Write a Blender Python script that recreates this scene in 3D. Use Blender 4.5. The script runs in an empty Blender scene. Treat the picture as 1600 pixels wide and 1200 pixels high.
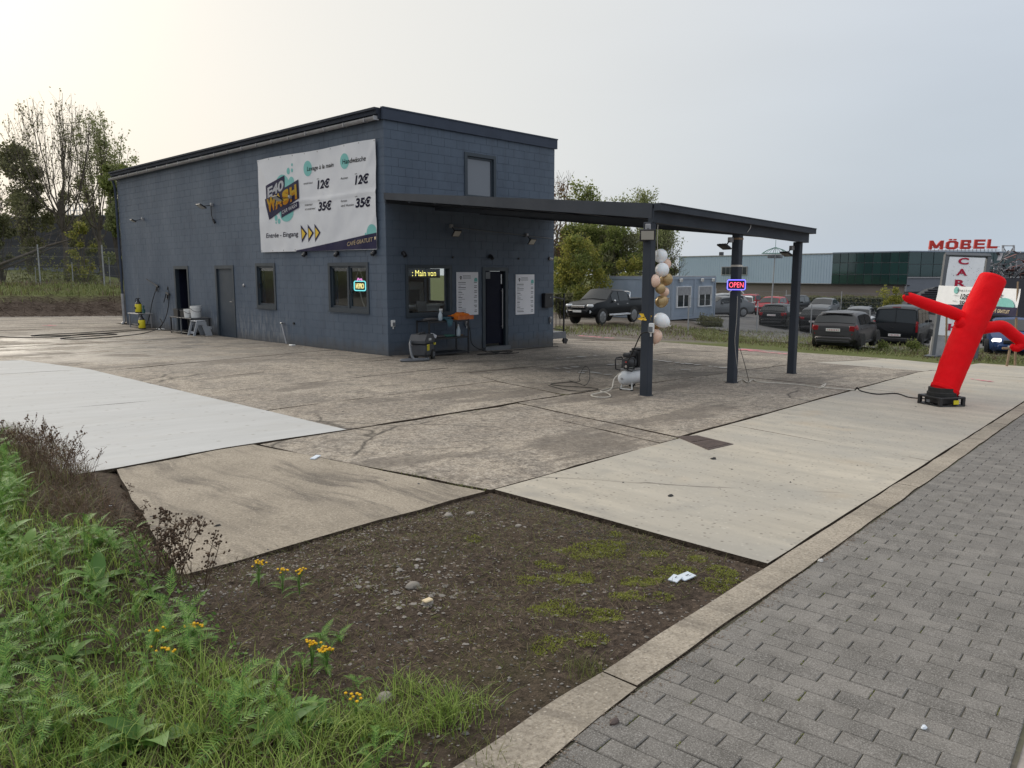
import bpy, bmesh, math, random
from mathutils import Vector, Matrix, noise
R = math.radians
random.seed(11)
scene = bpy.context.scene
COL = scene.collection
V = Vector

# ------------------------------------------------------------------ camera
CAM = V((-10.945, -14.561, 1.9)); FOC = 1215.0
_p = math.atan(173/FOC); _y = R(44.0)
_h = V((math.cos(_y), math.sin(_y), 0)); RGT = V((math.sin(_y), -math.cos(_y), 0))
FWD = _h*math.cos(_p) + V((0, 0, -math.sin(_p))); UPV = RGT.cross(FWD)
cd = bpy.data.cameras.new('camera'); cam = bpy.data.objects.new('camera', cd); COL.objects.link(cam)
M = Matrix((RGT, UPV, -FWD)).transposed().to_4x4(); M.translation = CAM
cam.matrix_world = M
cd.sensor_width = 36; cd.lens = FOC/1600*36; cd.clip_end = 3000; cd.clip_start = .05
scene.camera = cam

# ------------------------------------------------------------------ world, sun, exposure
SUN_AZ, SUN_EL = R(88), R(26)
SUND = V((math.cos(SUN_AZ)*math.cos(SUN_EL), math.sin(SUN_AZ)*math.cos(SUN_EL), math.sin(SUN_EL)))
w = bpy.data.worlds.new('World'); scene.world = w; w.use_nodes = True
nt = w.node_tree; nt.nodes.clear(); N = nt.nodes.new; L = nt.links.new
out = N('ShaderNodeOutputWorld'); mixs = N('ShaderNodeMixShader'); L(mixs.outputs[0], out.inputs[0])
sky = N('ShaderNodeTexSky'); sky.sky_type = 'NISHITA'; sky.sun_disc = False
sky.sun_elevation = SUN_EL; sky.sun_rotation = R(90)-SUN_AZ; sky.air_density = 1.6; sky.dust_density = 4
bg1 = N('ShaderNodeBackground'); bg1.inputs[1].default_value = .07; L(sky.outputs[0], bg1.inputs[0])
bg2 = N('ShaderNodeBackground'); bg2.inputs[1].default_value = 1.0
mixs.inputs[0].default_value = .85; L(bg1.outputs[0], mixs.inputs[1]); L(bg2.outputs[0], mixs.inputs[2])
tc = N('ShaderNodeTexCoord')
dot = N('ShaderNodeVectorMath'); dot.operation = 'DOT_PRODUCT'; L(tc.outputs['Generated'], dot.inputs[0]); dot.inputs[1].default_value = SUND
def glow_range(lo, hi):
    m = N('ShaderNodeMapRange'); m.interpolation_type = 'SMOOTHSTEP'; L(dot.outputs['Value'], m.inputs[0]); m.inputs[1].default_value = lo; m.inputs[2].default_value = hi; return m
mr, mr2 = glow_range(.25, 1.0), glow_range(.91, 1.03)
sep = N('ShaderNodeSeparateXYZ'); L(tc.outputs['Generated'], sep.inputs[0])
el = N('ShaderNodeMapRange'); L(sep.outputs[2], el.inputs[0]); el.inputs[1].default_value = 0; el.inputs[2].default_value = 1
ramp = N('ShaderNodeValToRGB'); L(el.outputs[0], ramp.inputs[0])
ramp.color_ramp.elements[0].color = (.47, .545, .63, 1); ramp.color_ramp.elements[1].color = (1.30, 1.30, 1.31, 1)
for p_, c_ in ((.2, (.495, .55, .625)), (.5, (.56, .59, .64)), (.7, (.82, .83, .86))): e = ramp.color_ramp.elements.new(p_); e.color = (*c_, 1)
cn = N('ShaderNodeTexNoise'); cn.inputs['Scale'].default_value = 1.5; cn.inputs['Detail'].default_value = 4; cn.inputs['Roughness'].default_value = .45
mp = N('ShaderNodeMapping'); mp.inputs['Scale'].default_value = (1, 1.4, 5); mp.inputs['Rotation'].default_value = (.25, -.2, 0); L(tc.outputs['Generated'], mp.inputs[0]); L(mp.outputs[0], cn.inputs[0])
cr = N('ShaderNodeMapRange'); L(cn.outputs[0], cr.inputs[0]); cr.inputs[3].default_value = .86; cr.inputs[4].default_value = 1.14
mul = N('ShaderNodeMixRGB'); mul.blend_type = 'MULTIPLY'; mul.inputs[0].default_value = 1
L(ramp.outputs[0], mul.inputs[1]); L(cr.outputs[0], mul.inputs[2])
glow = N('ShaderNodeMixRGB'); L(mr.outputs[0], glow.inputs[0]); L(mul.outputs[0], glow.inputs[1]); glow.inputs[2].default_value = (.74, .725, .69, 1)
glow2 = N('ShaderNodeMixRGB'); L(mr2.outputs[0], glow2.inputs[0]); L(glow.outputs[0], glow2.inputs[1]); glow2.inputs[2].default_value = (1.02, .95, .79, 1); glow = glow2
L(glow.outputs[0], bg2.inputs[0])

sl = bpy.data.lights.new('sun', 'SUN'); sl.energy = 1.15; sl.angle = R(24); sl.color = (1, .93, .82)
so = bpy.data.objects.new('sun', sl); COL.objects.link(so)
so.rotation_euler = (-SUND).to_track_quat('-Z', 'Y').to_euler()
scene.view_settings.view_transform = 'Standard'; scene.view_settings.look = 'None'
scene.view_settings.exposure = 0.32; scene.view_settings.gamma = 1; scene.view_settings.use_curve_mapping = False

# ------------------------------------------------------------------ terrain height
def sstep(a, b, x):
    t = min(1, max(0, (x-a)/(b-a))); return t*t*(3-2*t)
def gz(x, y):
    k2 = .032*(1-sstep(3, 12, y))
    z = -.03*x - k2*max(0, x-7)
    z = max(min(z, .62), -4.2)
    if y > 20:                                           # grass bank and rise behind the yard
        up = (.95*sstep(24.3, 26.2, y) + .35*sstep(26, 33, y) + .9*sstep(36, 60, y))*(1-sstep(9, 22, x))
        z = z*(1-sstep(24, 30, y)*(1-sstep(9, 22, x))) + up
    return z
def ray(px, py):
    return FWD*FOC + RGT*(px-800) + UPV*(600-py)
def G(px, py):
    """point where the line of sight of a measured pixel meets the ground"""
    d = ray(px, py).normalized(); t = .5; dt = .05
    while t < 400:
        P = CAM + d*t
        if P.z < gz(P.x, P.y): break
        t += dt; dt = .02+t*.004
    a, b = t-dt, t
    for _ in range(20):
        m = (a+b)/2; P = CAM+d*m
        if P.z < gz(P.x, P.y): b = m
        else: a = m
    return CAM+d*b
def at(px, py, D):
    d = ray(px, py); return CAM + d*(D/FOC)

# ------------------------------------------------------------------ materials
MATS = {}
def newmat(name):
    m = bpy.data.materials.new(name); m.use_nodes = True; MATS[name] = m
    nt = m.node_tree; nt.nodes.clear()
    return m, nt, nt.nodes.new, nt.links.new
def mixrgb(nt, fac, a, b, mode='MIX'):
    n = nt.nodes.new('ShaderNodeMixRGB'); n.blend_type = mode
    for i, v in zip((0, 1, 2), (fac, a, b)):
        if hasattr(v, 'links'): nt.links.new(v, n.inputs[i])
        elif i == 0: n.inputs[0].default_value = v
        else: n.inputs[i].default_value = (*v, 1)
    return n.outputs[0]
def maprange(nt, v, a, b, c=0, d=1, smooth=False):
    n = nt.nodes.new('ShaderNodeMapRange'); nt.links.new(v, n.inputs[0])
    if smooth: n.interpolation_type = 'SMOOTHSTEP'
    for i, q in zip((1, 2, 3, 4), (a, b, c, d)): n.inputs[i].default_value = q
    return n.outputs[0]
def math_(nt, op, a, b=None):
    n = nt.nodes.new('ShaderNodeMath'); n.operation = op
    for i, v in ((0, a), (1, b)):
        if v is None: continue
        if hasattr(v, 'links'): nt.links.new(v, n.inputs[i])
        else: n.inputs[i].default_value = v
    return n.outputs[0]
def coords(nt, world=False, scale=(1, 1, 1), rot=0):
    if world: c = nt.nodes.new('ShaderNodeNewGeometry').outputs['Position']
    else: c = nt.nodes.new('ShaderNodeTexCoord').outputs['Object']
    if scale != (1, 1, 1) or rot:
        m = nt.nodes.new('ShaderNodeMapping'); m.inputs['Scale'].default_value = scale; m.inputs['Rotation'].default_value = (0, 0, rot)
        nt.links.new(c, m.inputs[0]); c = m.outputs[0]
    return c
def noise_(nt, c, scale, detail=5, rough=.55):
    n = nt.nodes.new('ShaderNodeTexNoise'); nt.links.new(c, n.inputs['Vector'])
    n.inputs['Scale'].default_value = scale; n.inputs['Detail'].default_value = detail; n.inputs['Roughness'].default_value = rough
    return n.outputs[0]
def bsdf(nt, col, rough=.6, metal=0, spec=.5, bump=None, bs=.3, bd=.01, emit=None, es=0):
    b = nt.nodes.new('ShaderNodeBsdfPrincipled'); o = nt.nodes.new('ShaderNodeOutputMaterial')
    if hasattr(col, 'links'): nt.links.new(col, b.inputs['Base Color'])
    else: b.inputs['Base Color'].default_value = (*col, 1)
    if hasattr(rough, 'links'): nt.links.new(rough, b.inputs['Roughness'])
    else: b.inputs['Roughness'].default_value = rough
    b.inputs['Metallic'].default_value = metal; b.inputs['Specular IOR Level'].default_value = spec
    if bump is not None:
        n = nt.nodes.new('ShaderNodeBump'); n.inputs['Strength'].default_value = bs; n.inputs['Distance'].default_value = bd
        nt.links.new(bump, n.inputs['Height']); nt.links.new(n.outputs[0], b.inputs['Normal'])
    if emit: b.inputs['Emission Color'].default_value = (*emit, 1); b.inputs['Emission Strength'].default_value = es
    nt.links.new(b.outputs[0], o.inputs[0]); return b
def pm(name, c1, c2=None, scale=3, rough=.6, metal=0, spec=.5, bump=0, bscale=30, bd=.01, world=False, emit=None, es=0, lo=.35, hi=.65):
    m, nt, N, L = newmat(name); c = coords(nt, world)
    if c2 is None: c2 = tuple(v*.82 for v in c1)
    col = mixrgb(nt, maprange(nt, noise_(nt, c, scale), lo, hi), c1, c2)
    b = noise_(nt, c, bscale, 4) if bump else None
    rr = maprange(nt, noise_(nt, c, scale*1.7), .3, .7, max(0, rough-.06), min(1, rough+.08))
    bsdf(nt, col, rr, metal, spec, b, bump, bd, emit, es); return m

def speckle(nt, c, scale, lo, hi):
    vo = nt.nodes.new('ShaderNodeTexVoronoi'); nt.links.new(c, vo.inputs['Vector']); vo.inputs['Scale'].default_value = scale
    sp = maprange(nt, vo.outputs['Distance'], .15, .45, 1, 0); sc = nt.nodes.new('ShaderNodeSeparateColor'); nt.links.new(vo.outputs['Color'], sc.inputs[0])
    return math_(nt, 'MULTIPLY', sp, maprange(nt, sc.outputs[0], lo, hi)), math_(nt, 'MULTIPLY', sp, maprange(nt, sc.outputs[1], lo, hi))
def cracks(nt, c, scale, width, keep):
    n = nt.nodes.new('ShaderNodeTexNoise'); nt.links.new(c, n.inputs['Vector']); n.inputs['Scale'].default_value = 1.7; n.inputs['Detail'].default_value = 5
    mx = nt.nodes.new('ShaderNodeMixRGB'); mx.inputs[0].default_value = .22; nt.links.new(c, mx.inputs[1]); nt.links.new(n.outputs['Color'], mx.inputs[2])
    vo = nt.nodes.new('ShaderNodeTexVoronoi'); vo.feature = 'DISTANCE_TO_EDGE'; nt.links.new(mx.outputs[0], vo.inputs['Vector']); vo.inputs['Scale'].default_value = scale
    return math_(nt, 'MULTIPLY', maprange(nt, vo.outputs['Distance'], 0, width, 1, 0), maprange(nt, noise_(nt, c, .4, 3), keep, keep+.06))
def mat_old_concrete():
    m, nt, N, L = newmat('old_concrete'); c = coords(nt, True)
    big = noise_(nt, c, .5, 8, .68); mid = noise_(nt, c, 2.6, 8, .72); fine = noise_(nt, c, 38, 4, .8)
    oi = nt.nodes.new('ShaderNodeObjectInfo').outputs['Random']
    col = mixrgb(nt, maprange(nt, big, .43, .57), (.54, .465, .37), (.31, .262, .21))
    col = mixrgb(nt, maprange(nt, mid, .46, .60, 0, .75), col, (.175, .156, .137))
    col = mixrgb(nt, maprange(nt, noise_(nt, coords(nt, True, (.35, 1.2, 1), R(15)), 1.3, 7, .7), .52, .66, 0, .6), col, (.56, .505, .425))
    col = mixrgb(nt, maprange(nt, oi, 0, 1, 0, .3), col, (.34, .30, .255))
    gr = noise_(nt, c, 13, 5, .75); col = mixrgb(nt, maprange(nt, gr, .50, .62, 0, .7), col, (.55, .49, .41)); col = mixrgb(nt, maprange(nt, gr, .38, .48, .75, 0), col, (.13, .11, .09))
    s1, s2 = speckle(nt, c, 42, .45, .9)
    col = mixrgb(nt, math_(nt, 'MULTIPLY', s1, .8), col, (.60, .555, .48)); col = mixrgb(nt, math_(nt, 'MULTIPLY', s2, .7), col, (.075, .066, .058))
    col = mixrgb(nt, maprange(nt, fine, .36, .60, .75, 0), col, (.085, .073, .06))
    cr_ = cracks(nt, c, .28, .006, .5); col = mixrgb(nt, math_(nt, 'MULTIPLY', cr_, .85), col, (.035, .03, .024))
    # washed, wet area in front of the side doors
    g = nt.nodes.new('ShaderNodeNewGeometry').outputs['Position']
    vm = N('ShaderNodeVectorMath'); vm.operation = 'SUBTRACT'; L(g, vm.inputs[0]); vm.inputs[1].default_value = (-4.0, 6.4, .1)
    sc = N('ShaderNodeVectorMath'); sc.operation = 'MULTIPLY'; L(vm.outputs[0], sc.inputs[0]); sc.inputs[1].default_value = (.2, .13, 0)
    ln = N('ShaderNodeVectorMath'); ln.operation = 'LENGTH'; L(sc.outputs[0], ln.inputs[0])
    near = maprange(nt, ln.outputs['Value'], .3, 1.15, 1, 0, True)
    wn = noise_(nt, coords(nt, True, (.6, 1, 1)), 1.3, 7, .62)
    wet = math_(nt, 'MULTIPLY', near, maprange(nt, wn, .42, .56, 0, 1, True))
    pud = math_(nt, 'MULTIPLY', maprange(nt, ln.outputs['Value'], .2, .75, 1, 0, True), maprange(nt, wn, .53, .60, 0, 1, True))
    dn = noise_(nt, coords(nt, True, (.3, 1, 1)), .9, 7, .6)
    damp = maprange(nt, dn, .52, .58, 0, 1, True)
    col = mixrgb(nt, math_(nt, 'MULTIPLY', math_(nt, 'MAXIMUM', wet, damp), .6), col, (.12, .102, .084))
    rough = math_(nt, 'SUBTRACT', math_(nt, 'SUBTRACT', .85, math_(nt, 'MULTIPLY', wet, .45)), math_(nt, 'MULTIPLY', pud, .12))
    hgt = math_(nt, 'MULTIPLY', math_(nt, 'ADD', math_(nt, 'SUBTRACT', s1, s2), math_(nt, 'SUBTRACT', fine, cr_)), math_(nt, 'SUBTRACT', 1, math_(nt, 'MULTIPLY', pud, .3)))
    b_ = bsdf(nt, col, rough, 0, .45, hgt, .5, .008); L(math_(nt, 'ADD', .4, math_(nt, 'MULTIPLY', math_(nt, 'ADD', wet, pud), .6)), b_.inputs['Specular IOR Level'])
mat_old_concrete()
def mat_new_concrete():
    m, nt, N, L = newmat('new_concrete')
    c = coords(nt, True)
    st = noise_(nt, coords(nt, True, (.6, 3.5, 1), R(4)), 1.3, 7, .7); big = noise_(nt, c, .8, 5); fine = noise_(nt, c, 60, 3)
    col = mixrgb(nt, maprange(nt, st, .35, .7), (.50, .505, .50), (.43, .435, .43))
    col = mixrgb(nt, maprange(nt, big, .45, .7, 0, .5), col, (.45, .45, .44))
    col = mixrgb(nt, maprange(nt, fine, .6, .75, 0, .35), col, (.42, .41, .39))
    col = mixrgb(nt, maprange(nt, noise_(nt, coords(nt, True, (.8, 2.2, 1), R(-30)), .9, 8, .75), .52, .68, 0, .5), col, (.43, .42, .395)); s1, s2 = speckle(nt, c, 14, .9, .97); col = mixrgb(nt, math_(nt, 'MULTIPLY', s1, .6), col, (.25, .23, .2))
    bsdf(nt, col, .8, 0, .3, math_(nt, 'ADD', st, math_(nt, 'MULTIPLY', fine, .2)), .25, .006)
mat_new_concrete()
def mat_apron():
    m, nt, N, L = newmat('apron_concrete'); c = coords(nt, True)
    st = noise_(nt, coords(nt, True, (3.5, .55, 1), R(-24)), 1.0, 6, .68); big = noise_(nt, c, .45, 6, .6); fine = noise_(nt, c, 55, 3)
    col = mixrgb(nt, maprange(nt, st, .35, .68), (.50, .455, .375), (.37, .34, .285))
    col = mixrgb(nt, maprange(nt, big, .44, .64, 0, .75), col, (.35, .335, .30))
    col = mixrgb(nt, maprange(nt, noise_(nt, c, 2.3, 5), .57, .72, 0, .6), col, (.30, .285, .255))
    col = mixrgb(nt, maprange(nt, noise_(nt, c, .8, 3), .60, .72, 0, .4), col, (.45, .34, .22))
    col = mixrgb(nt, maprange(nt, fine, .6, .75, 0, .4), col, (.25, .23, .2))
    s1, s2 = speckle(nt, c, 30, .8, .95); col = mixrgb(nt, math_(nt, 'MULTIPLY', s2, .8), col, (.12, .105, .09)); col = mixrgb(nt, math_(nt, 'MULTIPLY', s1, .5), col, (.58, .55, .48))
    cr_ = cracks(nt, c, .22, .004, .52); col = mixrgb(nt, math_(nt, 'MULTIPLY', cr_, .8), col, (.08, .07, .06))
    bsdf(nt, col, .78, 0, .35, math_(nt, 'ADD', st, math_(nt, 'MULTIPLY', fine, .5)), .3, .008)
mat_apron()
def mat_ramp(name='ramp_concrete', A=(.43, .375, .30), Bc=(.31, .27, .215), tracks=.9):
    m, nt, N, L = newmat(name); c = coords(nt, True)
    wn = N('ShaderNodeTexNoise'); L(c, wn.inputs['Vector']); wn.inputs['Scale'].default_value = .55; wn.inputs['Detail'].default_value = 2
    wa = N('ShaderNodeMixRGB'); wa.blend_type = 'ADD'; wa.inputs[0].default_value = 1.6; L(c, wa.inputs[1]); L(wn.outputs['Color'], wa.inputs[2])
    wm = N('ShaderNodeMapping'); wm.inputs['Scale'].default_value = (4.6, .6, 1); wm.inputs['Rotation'].default_value = (0, 0, R(30)); L(wa.outputs[0], wm.inputs[0])
    st = noise_(nt, wm.outputs[0], 1.15, 8, .7); big = noise_(nt, c, 1.1, 8, .7); fine = noise_(nt, c, 60, 4, .8)
    col = mixrgb(nt, maprange(nt, big, .38, .62), A, Bc)
    near = maprange(nt, noise_(nt, c, .9, 3), .36, .5)
    col = mixrgb(nt, math_(nt, 'MULTIPLY', maprange(nt, st, .48, .62, 0, tracks), near), col, (.13, .115, .098))
    s1, s2 = speckle(nt, c, 60, .35, .85)
    col = mixrgb(nt, math_(nt, 'MULTIPLY', s1, .75), col, (.62, .56, .47)); col = mixrgb(nt, math_(nt, 'MULTIPLY', s2, .6), col, (.12, .10, .08))
    col = mixrgb(nt, maprange(nt, fine, .36, .58, .65, 0), col, (.15, .125, .095))
    bsdf(nt, col, .87, 0, .3, math_(nt, 'ADD', fine, math_(nt, 'SUBTRACT', s1, s2)), .5, .006)
mat_ramp('kerb_concrete', (.46, .405, .33), (.31, .275, .225), .5)
mat_ramp()
def mat_paver():
    m, nt, N, L = newmat('paver_concrete'); c = coords(nt, True)
    rnd = nt.nodes.new('ShaderNodeNewGeometry').outputs['Random Per Island']
    oi = nt.nodes.new('ShaderNodeObjectInfo').outputs['Random']
    r2 = math_(nt, 'FRACT', math_(nt, 'ADD', rnd, oi))
    fine = noise_(nt, c, 160, 2, .8); mid = noise_(nt, c, 6, 5, .6); big = noise_(nt, c, .9, 4)
    col = mixrgb(nt, r2, (.225, .211, .192), (.165, .156, .144))
    col = mixrgb(nt, maprange(nt, mid, .4, .7, 0, .65), col, (.095, .089, .08))
    col = mixrgb(nt, maprange(nt, fine, .52, .68, 0, .8), col, (.36, .345, .325))
    col = mixrgb(nt, maprange(nt, fine, .30, .45, .6, 0), col, (.035, .032, .03))
    col = mixrgb(nt, maprange(nt, big, .52, .7, 0, .4), col, (.215, .205, .19))
    bsdf(nt, col, .86, 0, .3, fine, .4, .004)
mat_paver()
def mat_wall():
    m, nt, N, L = newmat('blue_grey_wall_paint'); c = coords(nt, True)
    n1 = noise_(nt, coords(nt, True, (1, 1, .5)), .9, 6, .6); fine = noise_(nt, c, 40, 4, .6)
    oi = nt.nodes.new('ShaderNodeObjectInfo').outputs['Random']
    rnd = nt.nodes.new('ShaderNodeNewGeometry').outputs['Random Per Island']
    col = mixrgb(nt, maprange(nt, n1, .35, .65), (.097, .129, .175), (.079, .105, .144))
    col = mixrgb(nt, maprange(nt, math_(nt, 'FRACT', math_(nt, 'ADD', rnd, oi)), 0, 1, 0, .15), col, (.085, .112, .152))
    # lime splashes low on the wall beside the side doors
    g = N('ShaderNodeSeparateXYZ'); L(nt.nodes.new('ShaderNodeNewGeometry').outputs['Position'], g.inputs[0])
    low = maprange(nt, g.outputs[2], .1, 1.25, 1, 0, True)
    yy = math_(nt, 'MULTIPLY', maprange(nt, g.outputs[1], 3.6, 5.2, 0, 1, True), maprange(nt, g.outputs[1], 12, 14.5, 1, 0, True))
    side = maprange(nt, g.outputs[0], .02, .06, 1, 0)
    sp = maprange(nt, noise_(nt, coords(nt, True, (1, 5, 1)), 1.7, 7, .7), .45, .7)
    f = math_(nt, 'MULTIPLY', math_(nt, 'MULTIPLY', low, yy), math_(nt, 'MULTIPLY', side, sp))
    col = mixrgb(nt, math_(nt, 'MULTIPLY', f, .85), col, (.34, .345, .35))
    dn_ = noise_(nt, coords(nt, True, (2, 2, 1)), 2.2, 7, .7); base_ = maprange(nt, math_(nt, 'ADD', g.outputs[2], math_(nt, 'MULTIPLY', dn_, -.55)), -.32, .02, .75, 0); col = mixrgb(nt, base_, col, (.10, .088, .072))
    streak = math_(nt, 'MULTIPLY', maprange(nt, g.outputs[2], 3.2, 5.2), maprange(nt, noise_(nt, coords(nt, True, (3, 3, .12)), 1.6, 5, .6), .54, .70, 0, .4)); col = mixrgb(nt, streak, col, (.05, .058, .072))
    col = mixrgb(nt, maprange(nt, noise_(nt, coords(nt, True, (1, 4, .6)), 1.1, 7, .7), .50, .7, 0, .4), col, (.062, .075, .102))
    bsdf(nt, col, maprange(nt, n1, .3, .7, .5, .68), 0, .4, fine, .25, .004)
mat_wall()
def mat_leaf(name, c1, c2, c3, trans=.3, rough=.55):
    m, nt, N, L = newmat(name)
    rnd = nt.nodes.new('ShaderNodeNewGeometry').outputs['Random Per Island']
    r = N('ShaderNodeValToRGB'); L(rnd, r.inputs[0]); r.color_ramp.elements[0].color = (*c1, 1); r.color_ramp.elements[1].color = (*c3, 1)
    e = r.color_ramp.elements.new(.55); e.color = (*c2, 1)
    big = noise_(nt, coords(nt, True), 1.3, 3)
    col = mixrgb(nt, maprange(nt, big, .35, .65, .35, 0), r.outputs[0], c2)
    b = N('ShaderNodeBsdfPrincipled'); L(col, b.inputs['Base Color']); b.inputs['Roughness'].default_value = rough; b.inputs['Specular IOR Level'].default_value = .3
    t = N('ShaderNodeBsdfTranslucent'); L(col, t.inputs[0])
    mx = N('ShaderNodeMixShader'); mx.inputs[0].default_value = trans; L(b.outputs[0], mx.inputs[1]); L(t.outputs[0], mx.inputs[2])
    o = N('ShaderNodeOutputMaterial'); L(mx.outputs[0], o.inputs[0])
def mat_glass(name, tint=(.8, .85, .85), refl=.12, rough=.02):
    m, nt, N, L = newmat(name)
    t = N('ShaderNodeBsdfTransparent'); t.inputs[0].default_value = (*tint, 1)
    g = N('ShaderNodeBsdfGlossy'); g.inputs['Roughness'].default_value = rough
    fr = N('ShaderNodeLayerWeight'); fr.inputs[0].default_value = .5
    f = math_(nt, 'ADD', math_(nt, 'MULTIPLY', math_(nt, 'POWER', fr.outputs['Facing'], 4.0), .8), refl)
    mx = N('ShaderNodeMixShader'); L(f, mx.inputs[0]); L(t.outputs[0], mx.inputs[1]); L(g.outputs[0], mx.inputs[2])
    o = N('ShaderNodeOutputMaterial'); L(mx.outputs[0], o.inputs[0])
def mat_emit(name, col, s):
    m, nt, N, L = newmat(name); e = N('ShaderNodeEmission'); e.inputs[0].default_value = (*col, 1); e.inputs[1].default_value = s
    o = N('ShaderNodeOutputMaterial'); L(e.outputs[0], o.inputs[0])
def mat_soil():
    m, nt, N, L = newmat('dark_soil'); c = coords(nt, True)
    big = noise_(nt, c, 1.6, 6, .65); fine = noise_(nt, c, 26, 6, .7)
    col = mixrgb(nt, maprange(nt, fine, .35, .65), (.030, .022, .017), (.13, .098, .074))
    col = mixrgb(nt, maprange(nt, big, .45, .65, 0, .4), col, (.10, .078, .055))
    col = mixrgb(nt, maprange(nt, noise_(nt, c, 1.1, 5, .6), .56, .68, 0, .35), col, (.06, .062, .02))
    bsdf(nt, col, .95, 0, .15, math_(nt, 'ADD', fine, noise_(nt, c, 90, 3)), .9, .02)
mat_soil()
def mat_ground():
    m, nt, N, L = newmat('ground_earth'); c = coords(nt, True)
    g = N('ShaderNodeSeparateXYZ'); L(nt.nodes.new('ShaderNodeNewGeometry').outputs['Position'], g.inputs[0])
    big = noise_(nt, c, .35, 6, .65); fine = noise_(nt, c, 9, 6, .75)
    dirt = mixrgb(nt, maprange(nt, fine, .35, .65), (.06, .043, .033), (.13, .10, .078))
    grass = mixrgb(nt, maprange(nt, fine, .3, .7), (.07, .085, .025), (.14, .155, .05))
    gf = maprange(nt, math_(nt, 'ADD', g.outputs[1], math_(nt, 'MULTIPLY', big, 1.5)), 26.2, 27.2)
    col = mixrgb(nt, gf, dirt, grass)
    gr = mixrgb(nt, maprange(nt, fine, .35, .65), (.15, .135, .115), (.25, .23, .2))
    right = math_(nt, 'MULTIPLY', maprange(nt, g.outputs[0], 9, 11), maprange(nt, big, .35, .6))
    col = mixrgb(nt, math_(nt, 'MULTIPLY', right, maprange(nt, g.outputs[1], 25, 20)), col, gr)
    vg = math_(nt, 'MULTIPLY', maprange(nt, g.outputs[0], 12.6, 13.4), math_(nt, 'MULTIPLY', maprange(nt, g.outputs[0], 27, 24), maprange(nt, g.outputs[1], 4, 1)))
    col = mixrgb(nt, math_(nt, 'MULTIPLY', vg, maprange(nt, big, .2, .45)), col, grass)
    bsdf(nt, col, .95, 0, .2, fine, .6, .05)
mat_ground()

BL = 'blue_grey_trim'
pm(BL, (.052, .066, .096), (.043, .055, .081), 2, .6, spec=.25, bump=.05)
pm('canopy_steel', (.044, .052, .066), (.036, .043, .055), 1.5, .6, spec=.2, bump=.04)
pm('canopy_roof_sheet', (.036, .043, .06), (.028, .034, .048), 2, .65, spec=.2)
pm('grey_zinc', (.36, .36, .37), (.27, .27, .28), 4, .45, .3)
pm('mortar', (.078, .108, .152), (.07, .097, .137), 8, .85)
pm('black_plastic', (.014, .014, .016), (.022, .022, .025), 6, .42)
pm('black_rubber', (.016, .016, .016), (.025, .024, .023), 12, .75)
pm('black_metal', (.012, .013, .016), (.02, .02, .024), 5, .4)
pm('white_plastic', (.74, .74, .73), (.66, .66, .64), 4, .4)
pm('grey_plastic', (.36, .385, .42), (.31, .335, .37), 4, .45)
pm('mid_grey_plastic', (.16, .17, .185), (.12, .13, .145), 4, .45)
pm('dark_grey_plastic', (.065, .068, .075), (.05, .052, .058), 5, .5)
pm('yellow_plastic', (.72, .62, .02), (.62, .50, .015), 5, .38)
pm('orange_plastic', (.80, .20, .02), (.62, .13, .015), 5, .45)
pm('orange_cloth', (.95, .28, .03), (.8, .18, .02), 14, .9, bump=.6)
pm('teal_cloth', (.09, .20, .24), (.05, .10, .14), 9, .9, bump=.6)
pm('grey_cloth', (.15, .14, .135), (.09, .085, .085), 9, .9, bump=.6)
pm('green_cloth', (.10, .24, .19), (.05, .14, .12), 9, .9, bump=.6)
pm('clear_bottle', (.55, .62, .66), (.45, .52, .58), 5, .2)
pm('steel', (.42, .42, .43), (.33, .33, .34), 6, .35, .8)
pm('dark_green_plastic', (.02, .09, .08), (.015, .06, .055), 5, .4)
pm('interior_wall', (.62, .58, .49), (.55, .51, .43), 1.5, .8)
pm('interior_dark', (.10, .09, .08), (.07, .065, .06), 2, .8)
pm('white_enamel', (.7, .72, .73), (.62, .64, .66), 2, .35)
pm('paper_white', (.86, .86, .90), (.82, .82, .86), 3, .55)
pm('print_black', (.02, .02, .025), (.03, .03, .035), 5, .6, spec=.12)
pm('print_navy', (.022, .020, .055), (.03, .028, .07), 5, .5, spec=.12)
pm('print_teal', (.20, .50, .47), (.24, .55, .52), 5, .55, spec=.12)
pm('print_yellow', (.78, .52, .05), (.80, .58, .10), 3, .5, spec=.12)
pm('print_orange', (.75, .36, .03), (.8, .42, .05), 3, .5, spec=.12)
pm('print_white', (.78, .78, .80), (.74, .74, .76), 3, .5, spec=.12)
pm('print_cream', (.72, .60, .40), (.68, .55, .36), 3, .5, spec=.12)
pm('print_crimson', (.45, .02, .06), (.40, .02, .05), 3, .5, spec=.12)
pm('banner_vinyl', (.70, .71, .735), (.65, .66, .69), 2, .45)
pm('sign_panel', (.86, .88, .92), (.80, .82, .86), 2.5, .5)
pm('balloon_white', (.88, .90, .93), (.85, .88, .91), 3, .3)
pm('balloon_peach', (.82, .60, .48), (.80, .57, .45), 3, .32)
pm('balloon_gold', (.44, .32, .16), (.40, .28, .14), 3, .25, .4)
for n_ in ('white', 'peach', 'gold'): q_ = MATS['balloon_'+n_].node_tree.nodes['Principled BSDF']; q_.inputs['Subsurface Weight'].default_value = .0 if n_ == 'gold' else .6; q_.inputs['Subsurface Radius'].default_value = (.3, .26, .24)
pm('foil_gold', (.85, .55, .03), (.7, .42, .02), 9, .3, .2)
pm('red_nylon', (.88, .004, .010), (.78, .004, .009), 3, .65, spec=.15, bump=.5, bscale=7, bd=.03)
pm('compressor_white', (.66, .68, .70), (.58, .60, .62), 5, .35)
pm('rope_white', (.6, .57, .5), (.5, .47, .42), 20, .85)
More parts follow.
